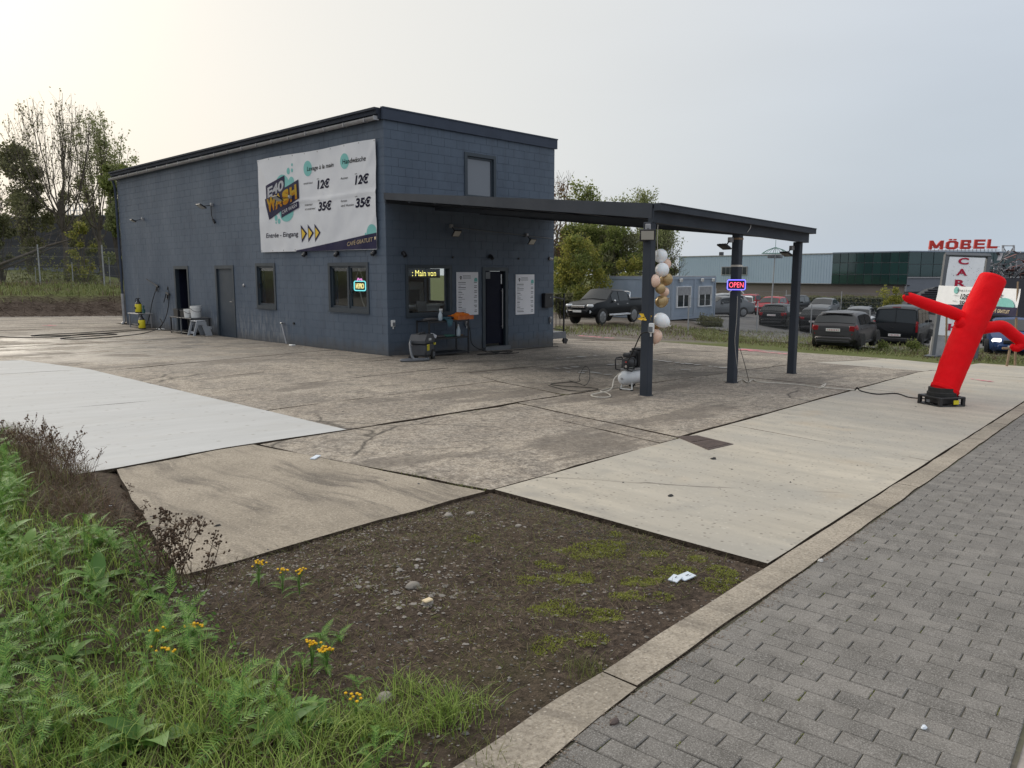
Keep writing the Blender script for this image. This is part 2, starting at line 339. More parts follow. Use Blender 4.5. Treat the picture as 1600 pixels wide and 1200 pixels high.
pm('iron_cover', (.075, .055, .05), (.11, .08, .07), 14, .7, bump=.4, bscale=60)
pm('marking_pink', (.85, .16, .24), (.6, .25, .28), 9, .8)
pm('marking_white', (.6, .59, .57), (.42, .40, .37), 9, .8)
pm('bark', (.085, .07, .056), (.13, .11, .09), 6, .95, bump=.6, bscale=25)
pm('wood_pale', (.26, .18, .11), (.20, .135, .08), 7, .7)
pm('wire_mesh_steel', (.20, .21, .22), (.15, .155, .16), 6, .5, .4)
pm('fence_post_steel', (.36, .37, .38), (.28, .29, .30), 6, .55)
pm('dark_cladding', (.038, .038, .048), (.032, .032, .04), .3, .7)
pm('blue_cladding', (.38, .48, .58), (.345, .44, .535), .15, .5)
pm('brown_masonry', (.21, .18, .16), (.17, .145, .13), .2, .8)
pm('grey_cladding', (.16, .175, .205), (.14, .155, .18), .3, .6)
pm('sign_red', (.62, .035, .02), (.5, .025, .018), .8, .45)
pm('cabin_blue', (.36, .42, .50), (.31, .37, .445), .9, .55)
pm('cabin_trim', (.27, .32, .39), (.24, .285, .35), 1.5, .55)
pm('white_frame', (.68, .69, .70), (.6, .61, .62), 3, .5)
pm('asphalt', (.16, .155, .15), (.12, .118, .115), 1.2, .9, bump=.3, world=True)
pm('road_concrete', (.36, .32, .29), (.27, .24, .215), 30, .9, bump=.3, world=True)
pm('hedge_dark', (.02, .032, .022), (.03, .05, .032), 1, .9)
pm('scrap_metal', (.10, .10, .115), (.30, .30, .33), 2.5, .45, .5)
pm('scrap_rust', (.16, .07, .06), (.24, .10, .09), 2.5, .7)
pm('joint_sand_fill', (.13, .115, .09), (.085, .088, .045), 5, .95, world=True)
pm('stone_grey', (.33, .30, .27), (.21, .19, .165), 6, .9, bump=.3)
pm('stem_brown', (.055, .035, .025), (.085, .055, .035), 15, .9)
pm('flower_yellow', (.80, .50, .01), (.72, .40, .01), 30, .8)
pm('litter_white', (.66, .72, .80), (.6, .66, .72), 30, .6)
pm('petrol_pine', (.02, .03, .02), (.03, .045, .028), 4, .9)
mat_leaf('grass_leaf', (0.09, 0.15, 0.025), (0.23, 0.34, 0.06), (0.44, 0.52, 0.14), 0.3)
mat_leaf('tansy_leaf', (0.06, 0.145, 0.03), (0.14, 0.29, 0.055), (0.3, 0.44, 0.1), 0.3)
mat_leaf('broad_leaf', (0.08, 0.18, 0.04), (0.16, 0.29, 0.07), (0.27, 0.4, 0.12), 0.3)
mat_leaf('dry_leaf', (0.06, 0.042, 0.03), (0.13, 0.095, 0.062), (0.25, 0.19, 0.12), 0.3)
mat_leaf('rust_leaf', (0.07, 0.045, 0.032), (0.13, 0.085, 0.058), (0.24, 0.165, 0.105), 0.3)
mat_leaf('olive_leaf', (0.088, 0.104, 0.029), (0.144, 0.160, 0.048), (0.240, 0.240, 0.072))
mat_leaf('verge_leaf', (.10, .125, .04), (.18, .205, .075), (.30, .30, .13))
mat_leaf('moss_leaf', (0.120, 0.136, 0.019), (0.208, 0.232, 0.032), (0.320, 0.336, 0.056))
mat_leaf('tree_leaf_green', (0.125, 0.165, 0.045), (0.22, 0.265, 0.075), (0.37, 0.385, 0.14), 0.5)
mat_leaf('tree_leaf_dark', (0.11, 0.12, 0.06), (0.175, 0.18, 0.09), (0.26, 0.255, 0.135), 0.5)
mat_leaf('tree_leaf_yellow', (0.16, 0.19, 0.04), (0.29, 0.3, 0.07), (0.5, 0.44, 0.11), 0.5)
mat_leaf('tree_leaf_rust', (0.13, 0.075, 0.045), (0.2, 0.12, 0.065), (0.3, 0.2, 0.1), 0.45)
mat_leaf('tree_leaf_pale', (0.17, 0.2, 0.08), (0.27, 0.3, 0.13), (0.38, 0.4, 0.2), 0.5)
mat_glass('window_glass', (.9, .92, .92), .03)
mat_glass('shop_glass', (.92, .94, .94), .03)
def dark_glass(name, c, rough=.04, spec=.9):
    m, nt, N, L = newmat(name); bsdf(nt, c, rough, 0, spec)
dark_glass('car_glass', (.014, .018, .021), .05, .5)
dark_glass('blind_glass', (.16, .175, .20), .12, .6)
dark_glass('headlamp_glass', (.6, .63, .66), .08, .9)
dark_glass('tail_lamp_red', (.26, .008, .014), .2, .4)
dark_glass('office_glass', (.03, .038, .042), .06, .3)
dark_glass('lamp_lens', (.42, .41, .37), .25, .6)
dark_glass('chrome', (.65, .66, .68), .12, .9)
MATS['chrome'].node_tree.nodes['Principled BSDF'].inputs['Metallic'].default_value = .9
def mat_green_glass():
    m, nt, N, L = newmat('green_glass'); oi = nt.nodes.new('ShaderNodeObjectInfo').outputs['Random']
    col = mixrgb(nt, oi, (.010, .035, .036), (.022, .062, .060))
    bsdf(nt, col, .06, 0, .8)
mat_green_glass()
def car_paint(name, c, metal=.15, rough=.32):
    m, nt, N, L = newmat(name); b = bsdf(nt, c, rough, metal, .2); b.inputs['Coat Weight'].default_value = .12; b.inputs['Coat Roughness'].default_value = .05
for n_, c_ in (('black', (.007, .008, .010)), ('graphite', (.062, .060, .063)), ('red', (.36, .012, .025)), ('silver', (.30, .315, .33)), ('white', (.66, .67, .68)), ('blue', (.02, .05, .145)), ('midgrey', (.16, .17, .18))):
    car_paint('paint_'+n_, c_)
mat_emit('neon_red', (1, .10, .16), 2.2); mat_emit('neon_blue', (.18, .16, 1), 2.0); mat_emit('neon_teal', (.25, .95, 1), 1.0)
mat_emit('neon_yellow', (1, .85, .35), 1.0); mat_emit('neon_pink', (1, .35, .85), .9); mat_emit('led_yellow', (1, .88, .22), 1.6)
mat_emit('headlamp_on', (1, .97, .9), 2)

# ------------------------------------------------------------------ mesh helper
class MB:
    def __init__(s): s.v = []; s.f = []; s.x = None
    def add(s, vs, fs):
        o = len(s.v)
        if s.x is not None: vs = [s.x @ V(p) for p in vs]
        s.v.extend([tuple(p) for p in vs]); s.f.extend([tuple(i+o for i in f) for f in fs])
    def box(s, x0, x1, y0, y1, z0, z1):
        s.add([(x0, y0, z0), (x1, y0, z0), (x1, y1, z0), (x0, y1, z0), (x0, y0, z1), (x1, y0, z1), (x1, y1, z1), (x0, y1, z1)],
              [(3, 2, 1, 0), (4, 5, 6, 7), (0, 1, 5, 4), (1, 2, 6, 5), (2, 3, 7, 6), (3, 0, 4, 7)])
        return s
    def cbox(s, c, size, b=0.0, rot=None):
        """box with chamfered edges"""
        hx, hy, hz = (q/2 for q in size); c = V(c)
        if b <= 0:
            vs = [(sx*hx, sy*hy, sz*hz) for sz in (-1, 1) for sx, sy in ((-1, -1), (1, -1), (1, 1), (-1, 1))]
            fs = [(3, 2, 1, 0), (4, 5, 6, 7), (0, 1, 5, 4), (1, 2, 6, 5), (2, 3, 7, 6), (3, 0, 4, 7)]
        else:
            b = min(b, hx*.9, hy*.9, hz*.9); vs = []; idx = {}
            for sx in (-1, 1):
                for sy in (-1, 1):
                    for sz in (-1, 1):
                        for a in range(3):
                            p = [sx*(hx-b), sy*(hy-b), sz*(hz-b)]; p[a] = (sx*hx, sy*hy, sz*hz)[a]
                            idx[(sx, sy, sz, a)] = len(vs); vs.append(tuple(p))
            fs = []
            for a in range(3):
                u, w_ = [(1, 2), (2, 0), (0, 1)][a]
                for sg in (-1, 1):
                    q = []
                    for su, sw in ((-1, -1), (1, -1), (1, 1), (-1, 1)):
                        k = [0, 0, 0]; k[a] = sg; k[u] = su; k[w_] = sw; q.append(idx[(*k, a)])
                    fs.append(tuple(q if sg > 0 else q[::-1]))
            for a in range(3):
                u, w_ = [(1, 2), (2, 0), (0, 1)][a]
                for su in (-1, 1):
                    for sw in (-1, 1):
                        k0 = [0, 0, 0]; k0[u] = su; k0[w_] = sw; k1 = list(k0); k0[a] = -1; k1[a] = 1
                        q = [idx[(*k0, u)], idx[(*k1, u)], idx[(*k1, w_)], idx[(*k0, w_)]]
                        fs.append(tuple(q if su*sw < 0 else q[::-1]))
            for sx in (-1, 1):
                for sy in (-1, 1):
                    for sz in (-1, 1):
                        q = [idx[(sx, sy, sz, a)] for a in range(3)]
                        fs.append(tuple(q if sx*sy*sz > 0 else q[::-1]))
        if rot is not None: vs = [rot @ V(p) for p in vs]
        s.add([V(p)+c for p in vs], fs); return s
    def tube(s, pts, r, n=6, caps=True, r1=None):
        pts = [V(p) for p in pts]; rings = []; m = len(pts); up = V((0, 0, 1)); prev = None
        for i, p in enumerate(pts):
            d = (pts[min(i+1, m-1)]-pts[max(i-1, 0)])
            d = d.normalized() if d.length > 1e-9 else V((0, 0, 1))
            if prev is None:
                a = d.cross(up if abs(d.z) < .95 else V((1, 0, 0))).normalized()
            else:
                a = prev-d*prev.dot(d); a = a.normalized() if a.length > 1e-6 else d.orthogonal().normalized()
            prev = a; b = d.cross(a)
            rr = r if not isinstance(r, (list, tuple)) else r[i]
            if r1 is not None: rr = r+(r1-r)*i/(m-1)
            rings.append([p+(a*math.cos(2*math.pi*k/n)+b*math.sin(2*math.pi*k/n))*rr for k in range(n)])
        vs = [p for q in rings for p in q]
        fs = [(i*n+k, i*n+(k+1) % n, (i+1)*n+(k+1) % n, (i+1)*n+k) for i in range(m-1) for k in range(n)]
        if caps: fs += [tuple(range(n))[::-1], tuple((m-1)*n+k for k in range(n))]
        s.add(vs, fs); return s
    def lathe(s, prof, n=16, c=(0, 0, 0), axis='z', caps=True):
        vs = []
        for r, z in prof:
            for k in range(n):
                a = 2*math.pi*k/n; p = (r*math.cos(a), r*math.sin(a), z)
                if axis == 'x': p = (z, p[0], p[1])
                elif axis == 'y': p = (p[1], z, p[0])
                vs.append((p[0]+c[0], p[1]+c[1], p[2]+c[2]))
        m = len(prof)
        fs = [(i*n+k, i*n+(k+1) % n, (i+1)*n+(k+1) % n, (i+1)*n+k) for i in range(m-1) for k in range(n)]
        if caps: fs += [tuple(range(n))[::-1], tuple((m-1)*n+k for k in range(n))]
        s.add(vs, fs); return s
    def prism(s, poly, z0, z1, basis=None):
        """polygon (2D, ccw) extruded from z0 to z1; basis maps (u,v,w) to 3D"""
        n = len(poly); vs = [(p[0], p[1], z0) for p in poly]+[(p[0], p[1], z1) for p in poly]
        if basis is not None: vs = [basis @ V(p) for p in vs]
        fs = [tuple(range(n))[::-1], tuple(range(n, 2*n))]+[(k, (k+1) % n, n+(k+1) % n, n+k) for k in range(n)]
        s.add(vs, fs); return s
    def ball(s, c, r, n=10, m=7, sc=(1, 1, 1), jit=0):
        vs = [V((0, 0, -1))]
        for i in range(1, m):
            a = -math.pi/2+math.pi*i/m
            for k in range(n):
                b = 2*math.pi*k/n; q = V((math.cos(a)*math.cos(b), math.cos(a)*math.sin(b), math.sin(a)))
                vs.append(q*(1+random.uniform(-jit, jit)))
        vs.append(V((0, 0, 1)))
        vs = [(c[0]+p.x*r*sc[0], c[1]+p.y*r*sc[1], c[2]+p.z*r*sc[2]) for p in vs]
        fs = [(0, 1+(k+1) % n, 1+k) for k in range(n)]
        for i in range(m-2):
            for k in range(n): fs.append((1+i*n+k, 1+i*n+(k+1) % n, 1+(i+1)*n+(k+1) % n, 1+(i+1)*n+k))
        t = len(vs)-1; o = 1+(m-2)*n
        fs += [(o+k, o+(k+1) % n, t) for k in range(n)]
        s.add(vs, fs); return s
    def mesh(s, name, smooth=None):
        me = bpy.data.meshes.new(name); me.from_pydata(s.v, [], s.f); me.validate()
        if smooth is not None:
            me.polygons.foreach_set('use_smooth', [True]*len(me.polygons)); me.set_sharp_from_angle(angle=R(smooth))
        me.update(); return me
    def build(s, name, mat, parent=None, smooth=None, label=None):
        me = s.mesh(name, smooth); me.materials.append(MATS[mat] if isinstance(mat, str) else mat)
        return link(name, me, parent, label)
def link(name, me, parent=None, label=None):
    o = bpy.data.objects.new(name, me); COL.objects.link(o)
    if parent is not None: o.parent = parent
    if label: o['label'] = label
    return o
def tag(o, label, cat, group=None):
    o['label'] = label; o['category'] = cat
    if group: o['group'] = group
    return o
def struct(o): o['kind'] = 'structure'; return o
def stuff(o): o['kind'] = 'stuff'; return o
def thing(name, label, cat, loc=(0, 0, 0), rotz=0, group=None):
    o = bpy.data.objects.new(name, None); COL.objects.link(o); o.empty_display_size = .1
    o.location = loc; o.rotation_euler = (0, 0, rotz)
    return tag(o, label, cat, group)
def kids(o): return [c for c in bpy.data.objects if c.parent == o]
def copy_tree(o, parent=None):
    c = o.copy(); COL.objects.link(c)
    if parent is not None: c.parent = parent
    for ch in kids(o): copy_tree(ch, c)
    return c
def rects_minus(r, holes):
    """axis aligned rectangle minus rectangles"""
    todo = [r]
    for h in holes:
        nxt = []
        for (a, b, c, d) in todo:
            if h[0] >= b or h[1] <= a or h[2] >= d or h[3] <= c: nxt.append((a, b, c, d)); continue
            if h[0] > a: nxt.append((a, h[0], c, d))
            if h[1] < b: nxt.append((h[1], b, c, d))
            m0, m1 = max(a, h[0]), min(b, h[1])
            if h[2] > c: nxt.append((m0, m1, c, h[2]))
            if h[3] < d: nxt.append((m0, m1, h[3], d))
        todo = nxt
    return [q for q in todo if q[1]-q[0] > .012 and q[3]-q[2] > .012]
def text_mb(body, size, basis, extrude=.001, bold=0.0, shear=0.0, align='LEFT', width=None, sx=1.0, warp=None):
    """built-in font lettering as geometry; basis: 4x4, text lies in its XY plane"""
    cu = bpy.data.curves.new('lettering', 'FONT'); cu.body = body; cu.size = size; cu.extrude = extrude; cu.offset = bold
    cu.shear = shear; cu.align_x = align; cu.resolution_u = 3
    o = bpy.data.objects.new('lettering', cu); COL.objects.link(o)
    dg = bpy.context.evaluated_depsgraph_get(); dg.update()
    me = bpy.data.meshes.new_from_object(o.evaluated_get(dg))
    vs = [v.co.copy() for v in me.vertices]; fs = [tuple(p.vertices) for p in me.polygons]
    bpy.data.objects.remove(o); bpy.data.curves.remove(cu); bpy.data.meshes.remove(me)
    if width and vs:
        x0 = min(v.x for v in vs); x1 = max(v.x for v in vs); sx = width/max(1e-6, x1-x0)
        for v in vs: v.x = (v.x-x0)*sx
    elif sx != 1:
        for v in vs: v.x *= sx
    vs = [basis @ v for v in vs]
    if warp: vs = [warp(v) for v in vs]
    return vs, fs
def frame(o, u, v):
    """basis with origin o, text direction u, up v"""
    u = V(u).normalized(); v = V(v).normalized(); n = u.cross(v)
    m = Matrix((u, v, n)).transposed().to_4x4(); m.translation = V(o); return m
# ------------------------------------------------------------------ sky is the world; ground sheet
def axis_vals(lo, hi, step, far):
    v = [lo+step*i for i in range(int(round((hi-lo)/step))+1)]
    e = step
    a = [lo]; b = [hi]
    while a[-1] > -far: e *= 1.6; a.append(a[-1]-e); b.append(b[-1]+e)
    return sorted(set(a[1:]+v+b[1:]))
mb = MB(); xs = axis_vals(-16, 60, 1.0, 1500); ys = axis_vals(-20, 64, 1.0, 1500)
for y in ys:
    for x in xs:
        n = .25*noise.noise((x*.35, y*.35, 3)) if y > 24 or x > 14 else 0
        if y > 24.2: n += .12*noise.noise((x*1.3, y*1.3, 7))
        far = -.9 if (abs(x-22) > 300 or abs(y-22) > 300) else 0
        mb.v.append((x, y, gz(x, y)-.07+n*.35+far))
nx = len(xs)
for j in range(len(ys)-1):
    for i in range(nx-1): mb.f.append((j*nx+i, j*nx+i+1, (j+1)*nx+i+1, (j+1)*nx+i))
ground = struct(mb.build('ground', 'ground_earth', smooth=60))

def poly_at(pts, t):
    if len(pts) == 1: return V((*pts[0], 0))
    ls = [math.dist(pts[i], pts[i+1]) for i in range(len(pts)-1)]; s = t*sum(ls)
    for i, l in enumerate(ls):
        if s <= l or i == len(ls)-1:
            k = s/l if l else 0
            return V((pts[i][0]+(pts[i+1][0]-pts[i][0])*k, pts[i][1]+(pts[i+1][1]-pts[i][1])*k, 0))
        s -= l
def slab(name, A, B, mat, parent, gap=.03, jit=.03, dz=0., step=.35, thick=.1, tilt=0):
    """concrete slab between two edge polylines running the same way, following the fall of the ground"""
    la = math.dist(A[0], A[-1]); lb = max(math.dist(A[0], B[0]), math.dist(A[-1], B[-1]))
    nu = max(2, int(la/step)); nv = max(2, int(lb/step)); mb = MB(); sd = random.random()*50
    tz = random.uniform(-tilt, tilt)
    for j in range(nv+1):
        t = gap/2/lb+(1-gap/lb)*j/nv
        for i in range(nu+1):
            u = gap/2/la+(1-gap/la)*i/nu
            p = poly_at(A, u)*(1-t)+poly_at(B, u)*t
            if i in (0, nu) or j in (0, nv):
                p.x += jit*noise.noise((p.x*2.3, p.y*2.3, sd)); p.y += jit*noise.noise((p.x*2.3, p.y*2.3, sd+9))
            mb.v.append((p.x, p.y, gz(p.x, p.y)+dz+tz+.006*noise.noise((p.x*.8, p.y*.8, sd))))
    w1 = nu+1
    for j in range(nv):
        for i in range(nu): mb.f.append((j*w1+i, j*w1+i+1, (j+1)*w1+i+1, (j+1)*w1+i))
    rim = [i for i in range(nu)]+[j*w1+nu for j in range(nv)]+[nv*w1+nu-i for i in range(nu)]+[(nv-j)*w1 for j in range(nv)]
    o = len(mb.v)
    for r in rim: x, y, z = mb.v[r]; mb.v.append((x, y, z-thick))
    m = len(rim)
    for k in range(m): mb.f.append((rim[(k+1) % m], rim[k], o+k, o+(k+1) % m))
    # consistent upward winding
    a, b, c = (V(mb.v[q]) for q in mb.f[0][:3])
    if (b-a).cross(c-a).z < 0: mb.f = [f[::-1] for f in mb.f]
    ob = mb.build(name, mat, parent, 40); ob.data.materials.append(MATS['dark_soil'])
    for pl in list(ob.data.polygons)[nu*nv:]: pl.material_index = 1
    return ob

def setting(name):
    o = bpy.data.objects.new(name, None); COL.objects.link(o); o.empty_display_size = .1; return struct(o)

# ---- old yard: big worn slabs
yard = setting('yard'); OC = 'old_concrete'
LL = [[(-6.15, -7.36), (-1.95, -6.97)], [(-6.2, -5.62), (-1.5, -5.05)], [(-6.2, -3.72), (-.55, -2.85)], [(-6.2, -2.1), (-.05, -.62)],
      [(-6.35, .1), (-.03, 2.2)], [(-6.7, 3.0), (-.03, 5.2)], [(-8.5, 5.8), (-.03, 8.4)], [(-10, 9.0), (-.03, 11.6)], [(-12, 12.6), (-.03, 14.6)], [(-14, 16.0), (-.03, 17.2)]]
for a, b in zip(LL, LL[1:]): slab('concrete_slab', a, b, OC, yard, tilt=.004)
slab('concrete_slab', [(-14, 16.0), (-.03, 17.2)], [(-16, 23.6), (-1, 23.9)], OC, yard)
slab('concrete_slab', [(-.03, 17.2), (8, 17.2)], [(-1, 23.9), (8, 23.9)], OC, yard)
slab('concrete_slab', [(-19, 3.0), (-6.75, 3.0)], [(-19, 5.8), (-8.5, 5.8)], OC, yard); slab('concrete_slab', [(-19, 5.8), (-8.55, 5.8)], [(-19, 9), (-10, 9)], OC, yard)
slab('concrete_slab', [(-19, 9), (-10, 9)], [(-19, 16), (-14, 16)], OC, yard)
# under the canopy and to the right of the crack
RX = [(-1.95, -6.97), (-1.55, -5.2), (-.5, -3.8)]
slab('concrete_slab', [(-1.93, -6.97), (-1.5, -5.05), (-.95, -3.78)], [(4.4, -6.78), (4.4, -3.45)], OC, yard, gap=.034)
slab('concrete_slab', [(4.4, -6.78), (4.4, -3.45)], [(9.0, -6.72), (9.0, -3.15)], OC, yard, gap=.034)
slab('concrete_slab', [(9.0, -6.72), (9.0, -3.15)], [(13.2, -6.7), (13.2, -2.9)], OC, yard, gap=.034)
slab('concrete_slab', [(-.95, -3.77), (4.4, -3.44), (5.85, -3.35)], [(-.07, -.62), (.0, -.0), (5.9, -.0)], OC, yard)
slab('concrete_slab', [(5.9, -3.35), (9.0, -3.15)], [(5.9, 2.6), (9.0, 2.4)], OC, yard)
slab('concrete_slab', [(9.0, -3.15), (13.2, -2.9)], [(9.0, 2.4), (13.6, 1.6)], OC, yard)
slab('concrete_slab', [(5.9, 2.6), (10.8, 2.35)], [(5.9, 4.6), (10.8, 4.3)], OC, yard)
# strip between the long joint and the front apron
CH = [(-3.62, -10.02), (-3.42, -8.4), (-3.15, -7.12)]
slab('concrete_slab', [(-6.78, -10.3), (-4.06, -10.1)], [(-7.28, -7.5), (-6.15, -7.38), (-3.55, -7.2)], OC, yard, gap=.03)
slab('concrete_slab', [(-4.06, -10.1), (-3.64, -10.05)], [(-3.55, -7.2), (-3.14, -7.12)], OC, yard, gap=.02, step=.2, tilt=.004)
slab('concrete_slab', [(-3.62, -10.04), (2.9, -9.58)], [(-3.13, -7.1), (-1.95, -6.99), (2.9, -6.82)], OC, yard, gap=.032)
slab('concrete_slab', [(2.9, -9.58), (7.8, -9.24)], [(2.9, -6.82), (7.8, -6.74)], OC, yard, gap=.032)
slab('concrete_slab', [(7.8, -9.24), (12.2, -8.9)], [(7.8, -6.74), (13.2, -6.7)], 'apron_concrete', yard, gap=.032)
# ---- bright new slab
ns = setting('new_concrete_pad')
NJ = [[(-18, -7.72), (-8.75, -7.72), (-7.67, -7.50), (-6.15, -7.39)], [(-18, -4.0), (-6.2, -4.0)], [(-18, .4), (-6.25, .5)], [(-18, 2.95), (-6.7, 2.95)]]
for a, b in zip(NJ, NJ[1:]): slab('concrete_slab', a, b, 'new_concrete', ns, gap=.008, jit=.012, dz=.010, thick=.03)
# ---- dirty ramp slab by the soil patch
slab('ramp_slab', [(-9.33, -10.5), (-6.84, -10.31)], [(-8.68, -7.735), (-7.67, -7.515), (-7.30, -7.47)], 'ramp_concrete', yard, gap=.02, jit=.03, dz=.006)
# ---- smooth apron along the pavement
apron = setting('apron')
KI = lambda x: -12.76+.0625*(x+9.2)
for x0, x1 in ((-6.74, -2.78), (-2.78, 2.9), (2.9, 8.3), (8.3, 14.5)):
    ja = lambda x: -10.3+.072*(x+6.78)
    a0 = x0+(.36 if abs(x0+2.78) < .1 else 0); a1 = x1+(.36 if abs(x1+2.78) < .1 else 0)
    slab('concrete_slab', [(x0, KI(x0)+.012), (x1, KI(x1)+.012)], [(a0, ja(a0)-.01), (a1, ja(a1)-.01)], 'apron_concrete', apron, gap=.008, jit=.006, dz=.004)
def kerb_out(x): return KI(x)-.186-(.05*sstep(-8.85, -9.3, x))
# ---- kerb edging
kerb = setting('kerb')
kx = [-14, -8.5, -4.02, .45, 4.9, 9.4, 14.5]
for i, (x0, x1) in enumerate(zip(kx, kx[1:])):
    wd = .25 if x1 < -6 else .17
    w0 = .25 if x0 < -6 else .19; w1_ = .25 if x1 < -6 else .19
    slab('kerb_stone', [(x0+(x1-x0)*k/8, kerb_out(x0+(x1-x0)*k/8)) for k in range(9)], [(x0, KI(x0)), (x1, KI(x1))], 'kerb_concrete', kerb, gap=.014, jit=.020 if x1 < -6 else .012, dz=.004, step=.09 if x1 < 0 else .25, thick=.14)
# ---- road edge beyond the pavement
mb = MB(); RE = lambda x: -14.07+.0800*(x+7.7)
xx = [-40, -20]+[-14+1.5*i for i in range(24)]+[30, 60, 110]
for i, x in enumerate(xx):
    mb.v += [(x, RE(x), gz(x, RE(x))-.012), (x, RE(x)-9, gz(x, RE(x))-.05)]
    if i: o = 2*i-2; mb.f.append((o+1, o+3, o+2, o))
struct(mb.build('road', 'road_concrete'))
# ---- pavement of concrete blocks: bed joints square to the kerb
pave = setting('pavement')
kd = V((1, .066, 0)).normalized(); kn = V((kd.y, -kd.x, 0))            # along and out from the kerb
pav = []
CW, CL, GP = .1015, .203, .006
row = 0; x = -11.6
while x < 15:
    o = V((x, kerb_out(x)-.004, 0)); off = 0 if row % 2 else -CL/2
    s = off
    maxw = (o.y-RE(x))-.01
    while s < maxw-.03:
        a = max(s, 0); b = min(s+CL, maxw)
        if b-a > .03:
            c = o+kd*(CW/2)+kn*((a+b)/2); pav.append((c, b-a-.0))
        s += CL
    row += 1; x += CW*kd.x
pav.sort(key=lambda q: (q[0]-V((CAM.x, CAM.y, 0))).length-1.2*(q[0].x > -10.2))
def in_view(P):
    d = V(P)-CAM; z = d.dot(FWD)
    if z < .3: return False
    return abs(d.dot(RGT)/z*FOC) < 860 and -640 < d.dot(UPV)/z*FOC < 640
inv = [q for q in pav if in_view((q[0].x, q[0].y, gz(q[0].x, q[0].y)))]
one = inv[:296]; ids = set(id(q) for q in one); rest = [q for q in pav if id(q) not in ids]
def paver_geo(mb, c, l):
    hx, hy, b = CW/2-GP/2, l/2-GP*.33, .0035
    z = gz(c.x, c.y)-.001+random.uniform(-.002, .002); tx = random.uniform(-.012, .012); ty = random.uniform(-.01, .01)
    vs = []
    for (ix, iy, dz) in ((hx, hy, -.05), (hx, hy, -b), (hx-b, hy-b, 0)):
        for sx, sy in ((-1, -1), (1, -1), (1, 1), (-1, 1)):
            p = c+kd*(sx*ix)-kn*(sy*iy); vs.append((p.x, p.y, z+dz+tx*sx*ix+ty*sy*iy))
    fs = [(8, 9, 10, 11)]+[(r*4+k, r*4+(k+1) % 4, r*4+4+(k+1) % 4, r*4+4+k) for r in (0, 1) for k in range(4)]
    mb.add(vs, fs)
for c, l in one:
    m1 = MB(); paver_geo(m1, c, l); m1.build('paver', 'paver_concrete', pave)
mb = MB()
for c, l in rest: paver_geo(mb, c, l)
stuff(mb.build('paver_field', 'paver_concrete', pave))
mb = MB()
for i, x in enumerate([-12+i*1.0 for i in range(28)]):
    mb.v += [(x, kerb_out(x)+.02, gz(x, KI(x))-.009), (x, RE(x)-.01, gz(x, KI(x))-.009)]
    if i: o = 2*i-2; mb.f.append((o+1, o+3, o+2, o))
mb.build('joint_sand', 'joint_sand_fill', pave)
# ---- soil patch
mb = MB(); nx, ny = 90, 70
def verge_z(x, y): return gz(x, y)+.0+.06*sstep(-8.8, -9.6, x)+.05*noise.noise((x*1.5, y*1.5, 4))*sstep(-8.85, -9.4, x)
def patch_z(x, y):
    e = min(1, max(0, (x+11.5)/.5), max(0, (-6.77-x)/.25), max(0, (y-KI(x)-.0)/.22), max(0, (-10.33-y)/.15) if x > -9.35 else 1)
    h = .035*noise.noise((x*1.3, y*1.3, 2))+.03*noise.noise((x*4, y*4, 5))+.016*noise.noise((x*11, y*11, 8))
    z = gz(x, y)-.022+e*(.006+h)
    if x < -9.2: z += (verge_z(x, min(y, -10.3))-z)*sstep(-10.85, -10.42, y)*sstep(-9.25, -9.4, x)
    return z
for j in range(ny+1):
    for i in range(nx+1):
        x = -11.8+5.03*i/nx; y0 = KI(x)-.02; y1 = -10.3 if x > -9.3 else -10.3
        y = y0+(y1-y0)*j/ny
        mb.v.append((x, y, patch_z(x, y)))
for j in range(ny):
    for i in range(nx): mb.f.append((j*(nx+1)+i, j*(nx+1)+i+1, (j+1)*(nx+1)+i+1, (j+1)*(nx+1)+i))
struct(mb.build('soil_patch', 'dark_soil', smooth=60))
# verge soil under the weeds, beside the ramp and pad
mb = MB(); nx, ny = 30, 80
def verge_edge(y): return -8.66-.0*y if y > -7.8 else (-8.66-.64*(min(1, (-7.8-y)/2.3)))
for j in range(ny+1):
    y = -10.5+8.5*j/ny
    for i in range(nx+1):
        x = verge_edge(y)-(4.2*i/nx)+.05*noise.noise((y*3, 1, 1)); mb.v.append((x, y, verge_z(x, y)+(.0 if i else -.04)))
for j in range(ny):
    for i in range(nx): mb.f.append((j*(nx+1)+i+1, j*(nx+1)+i, (j+1)*(nx+1)+i, (j+1)*(nx+1)+i+1))
struct(mb.build('verge_soil', 'dark_soil', smooth=60))
# ---- parking lot beyond the fence
mb = MB(); n = 0
lx = [20+2*i for i in range(46)]; ly = [-26+2*i for i in range(24)]
for y in ly:
    for x in lx: mb.v.append((x, y, gz(x, y)+.03))
for j in range(len(ly)-1):
    for i in range(len(lx)-1):
        if lx[i] < 22+max(0, (ly[j]-1)*1.1): continue
        mb.f.append((j*len(lx)+i, j*len(lx)+i+1, (j+1)*len(lx)+i+1, (j+1)*len(lx)+i))
struct(mb.build('parking_lot', 'asphalt', smooth=60))

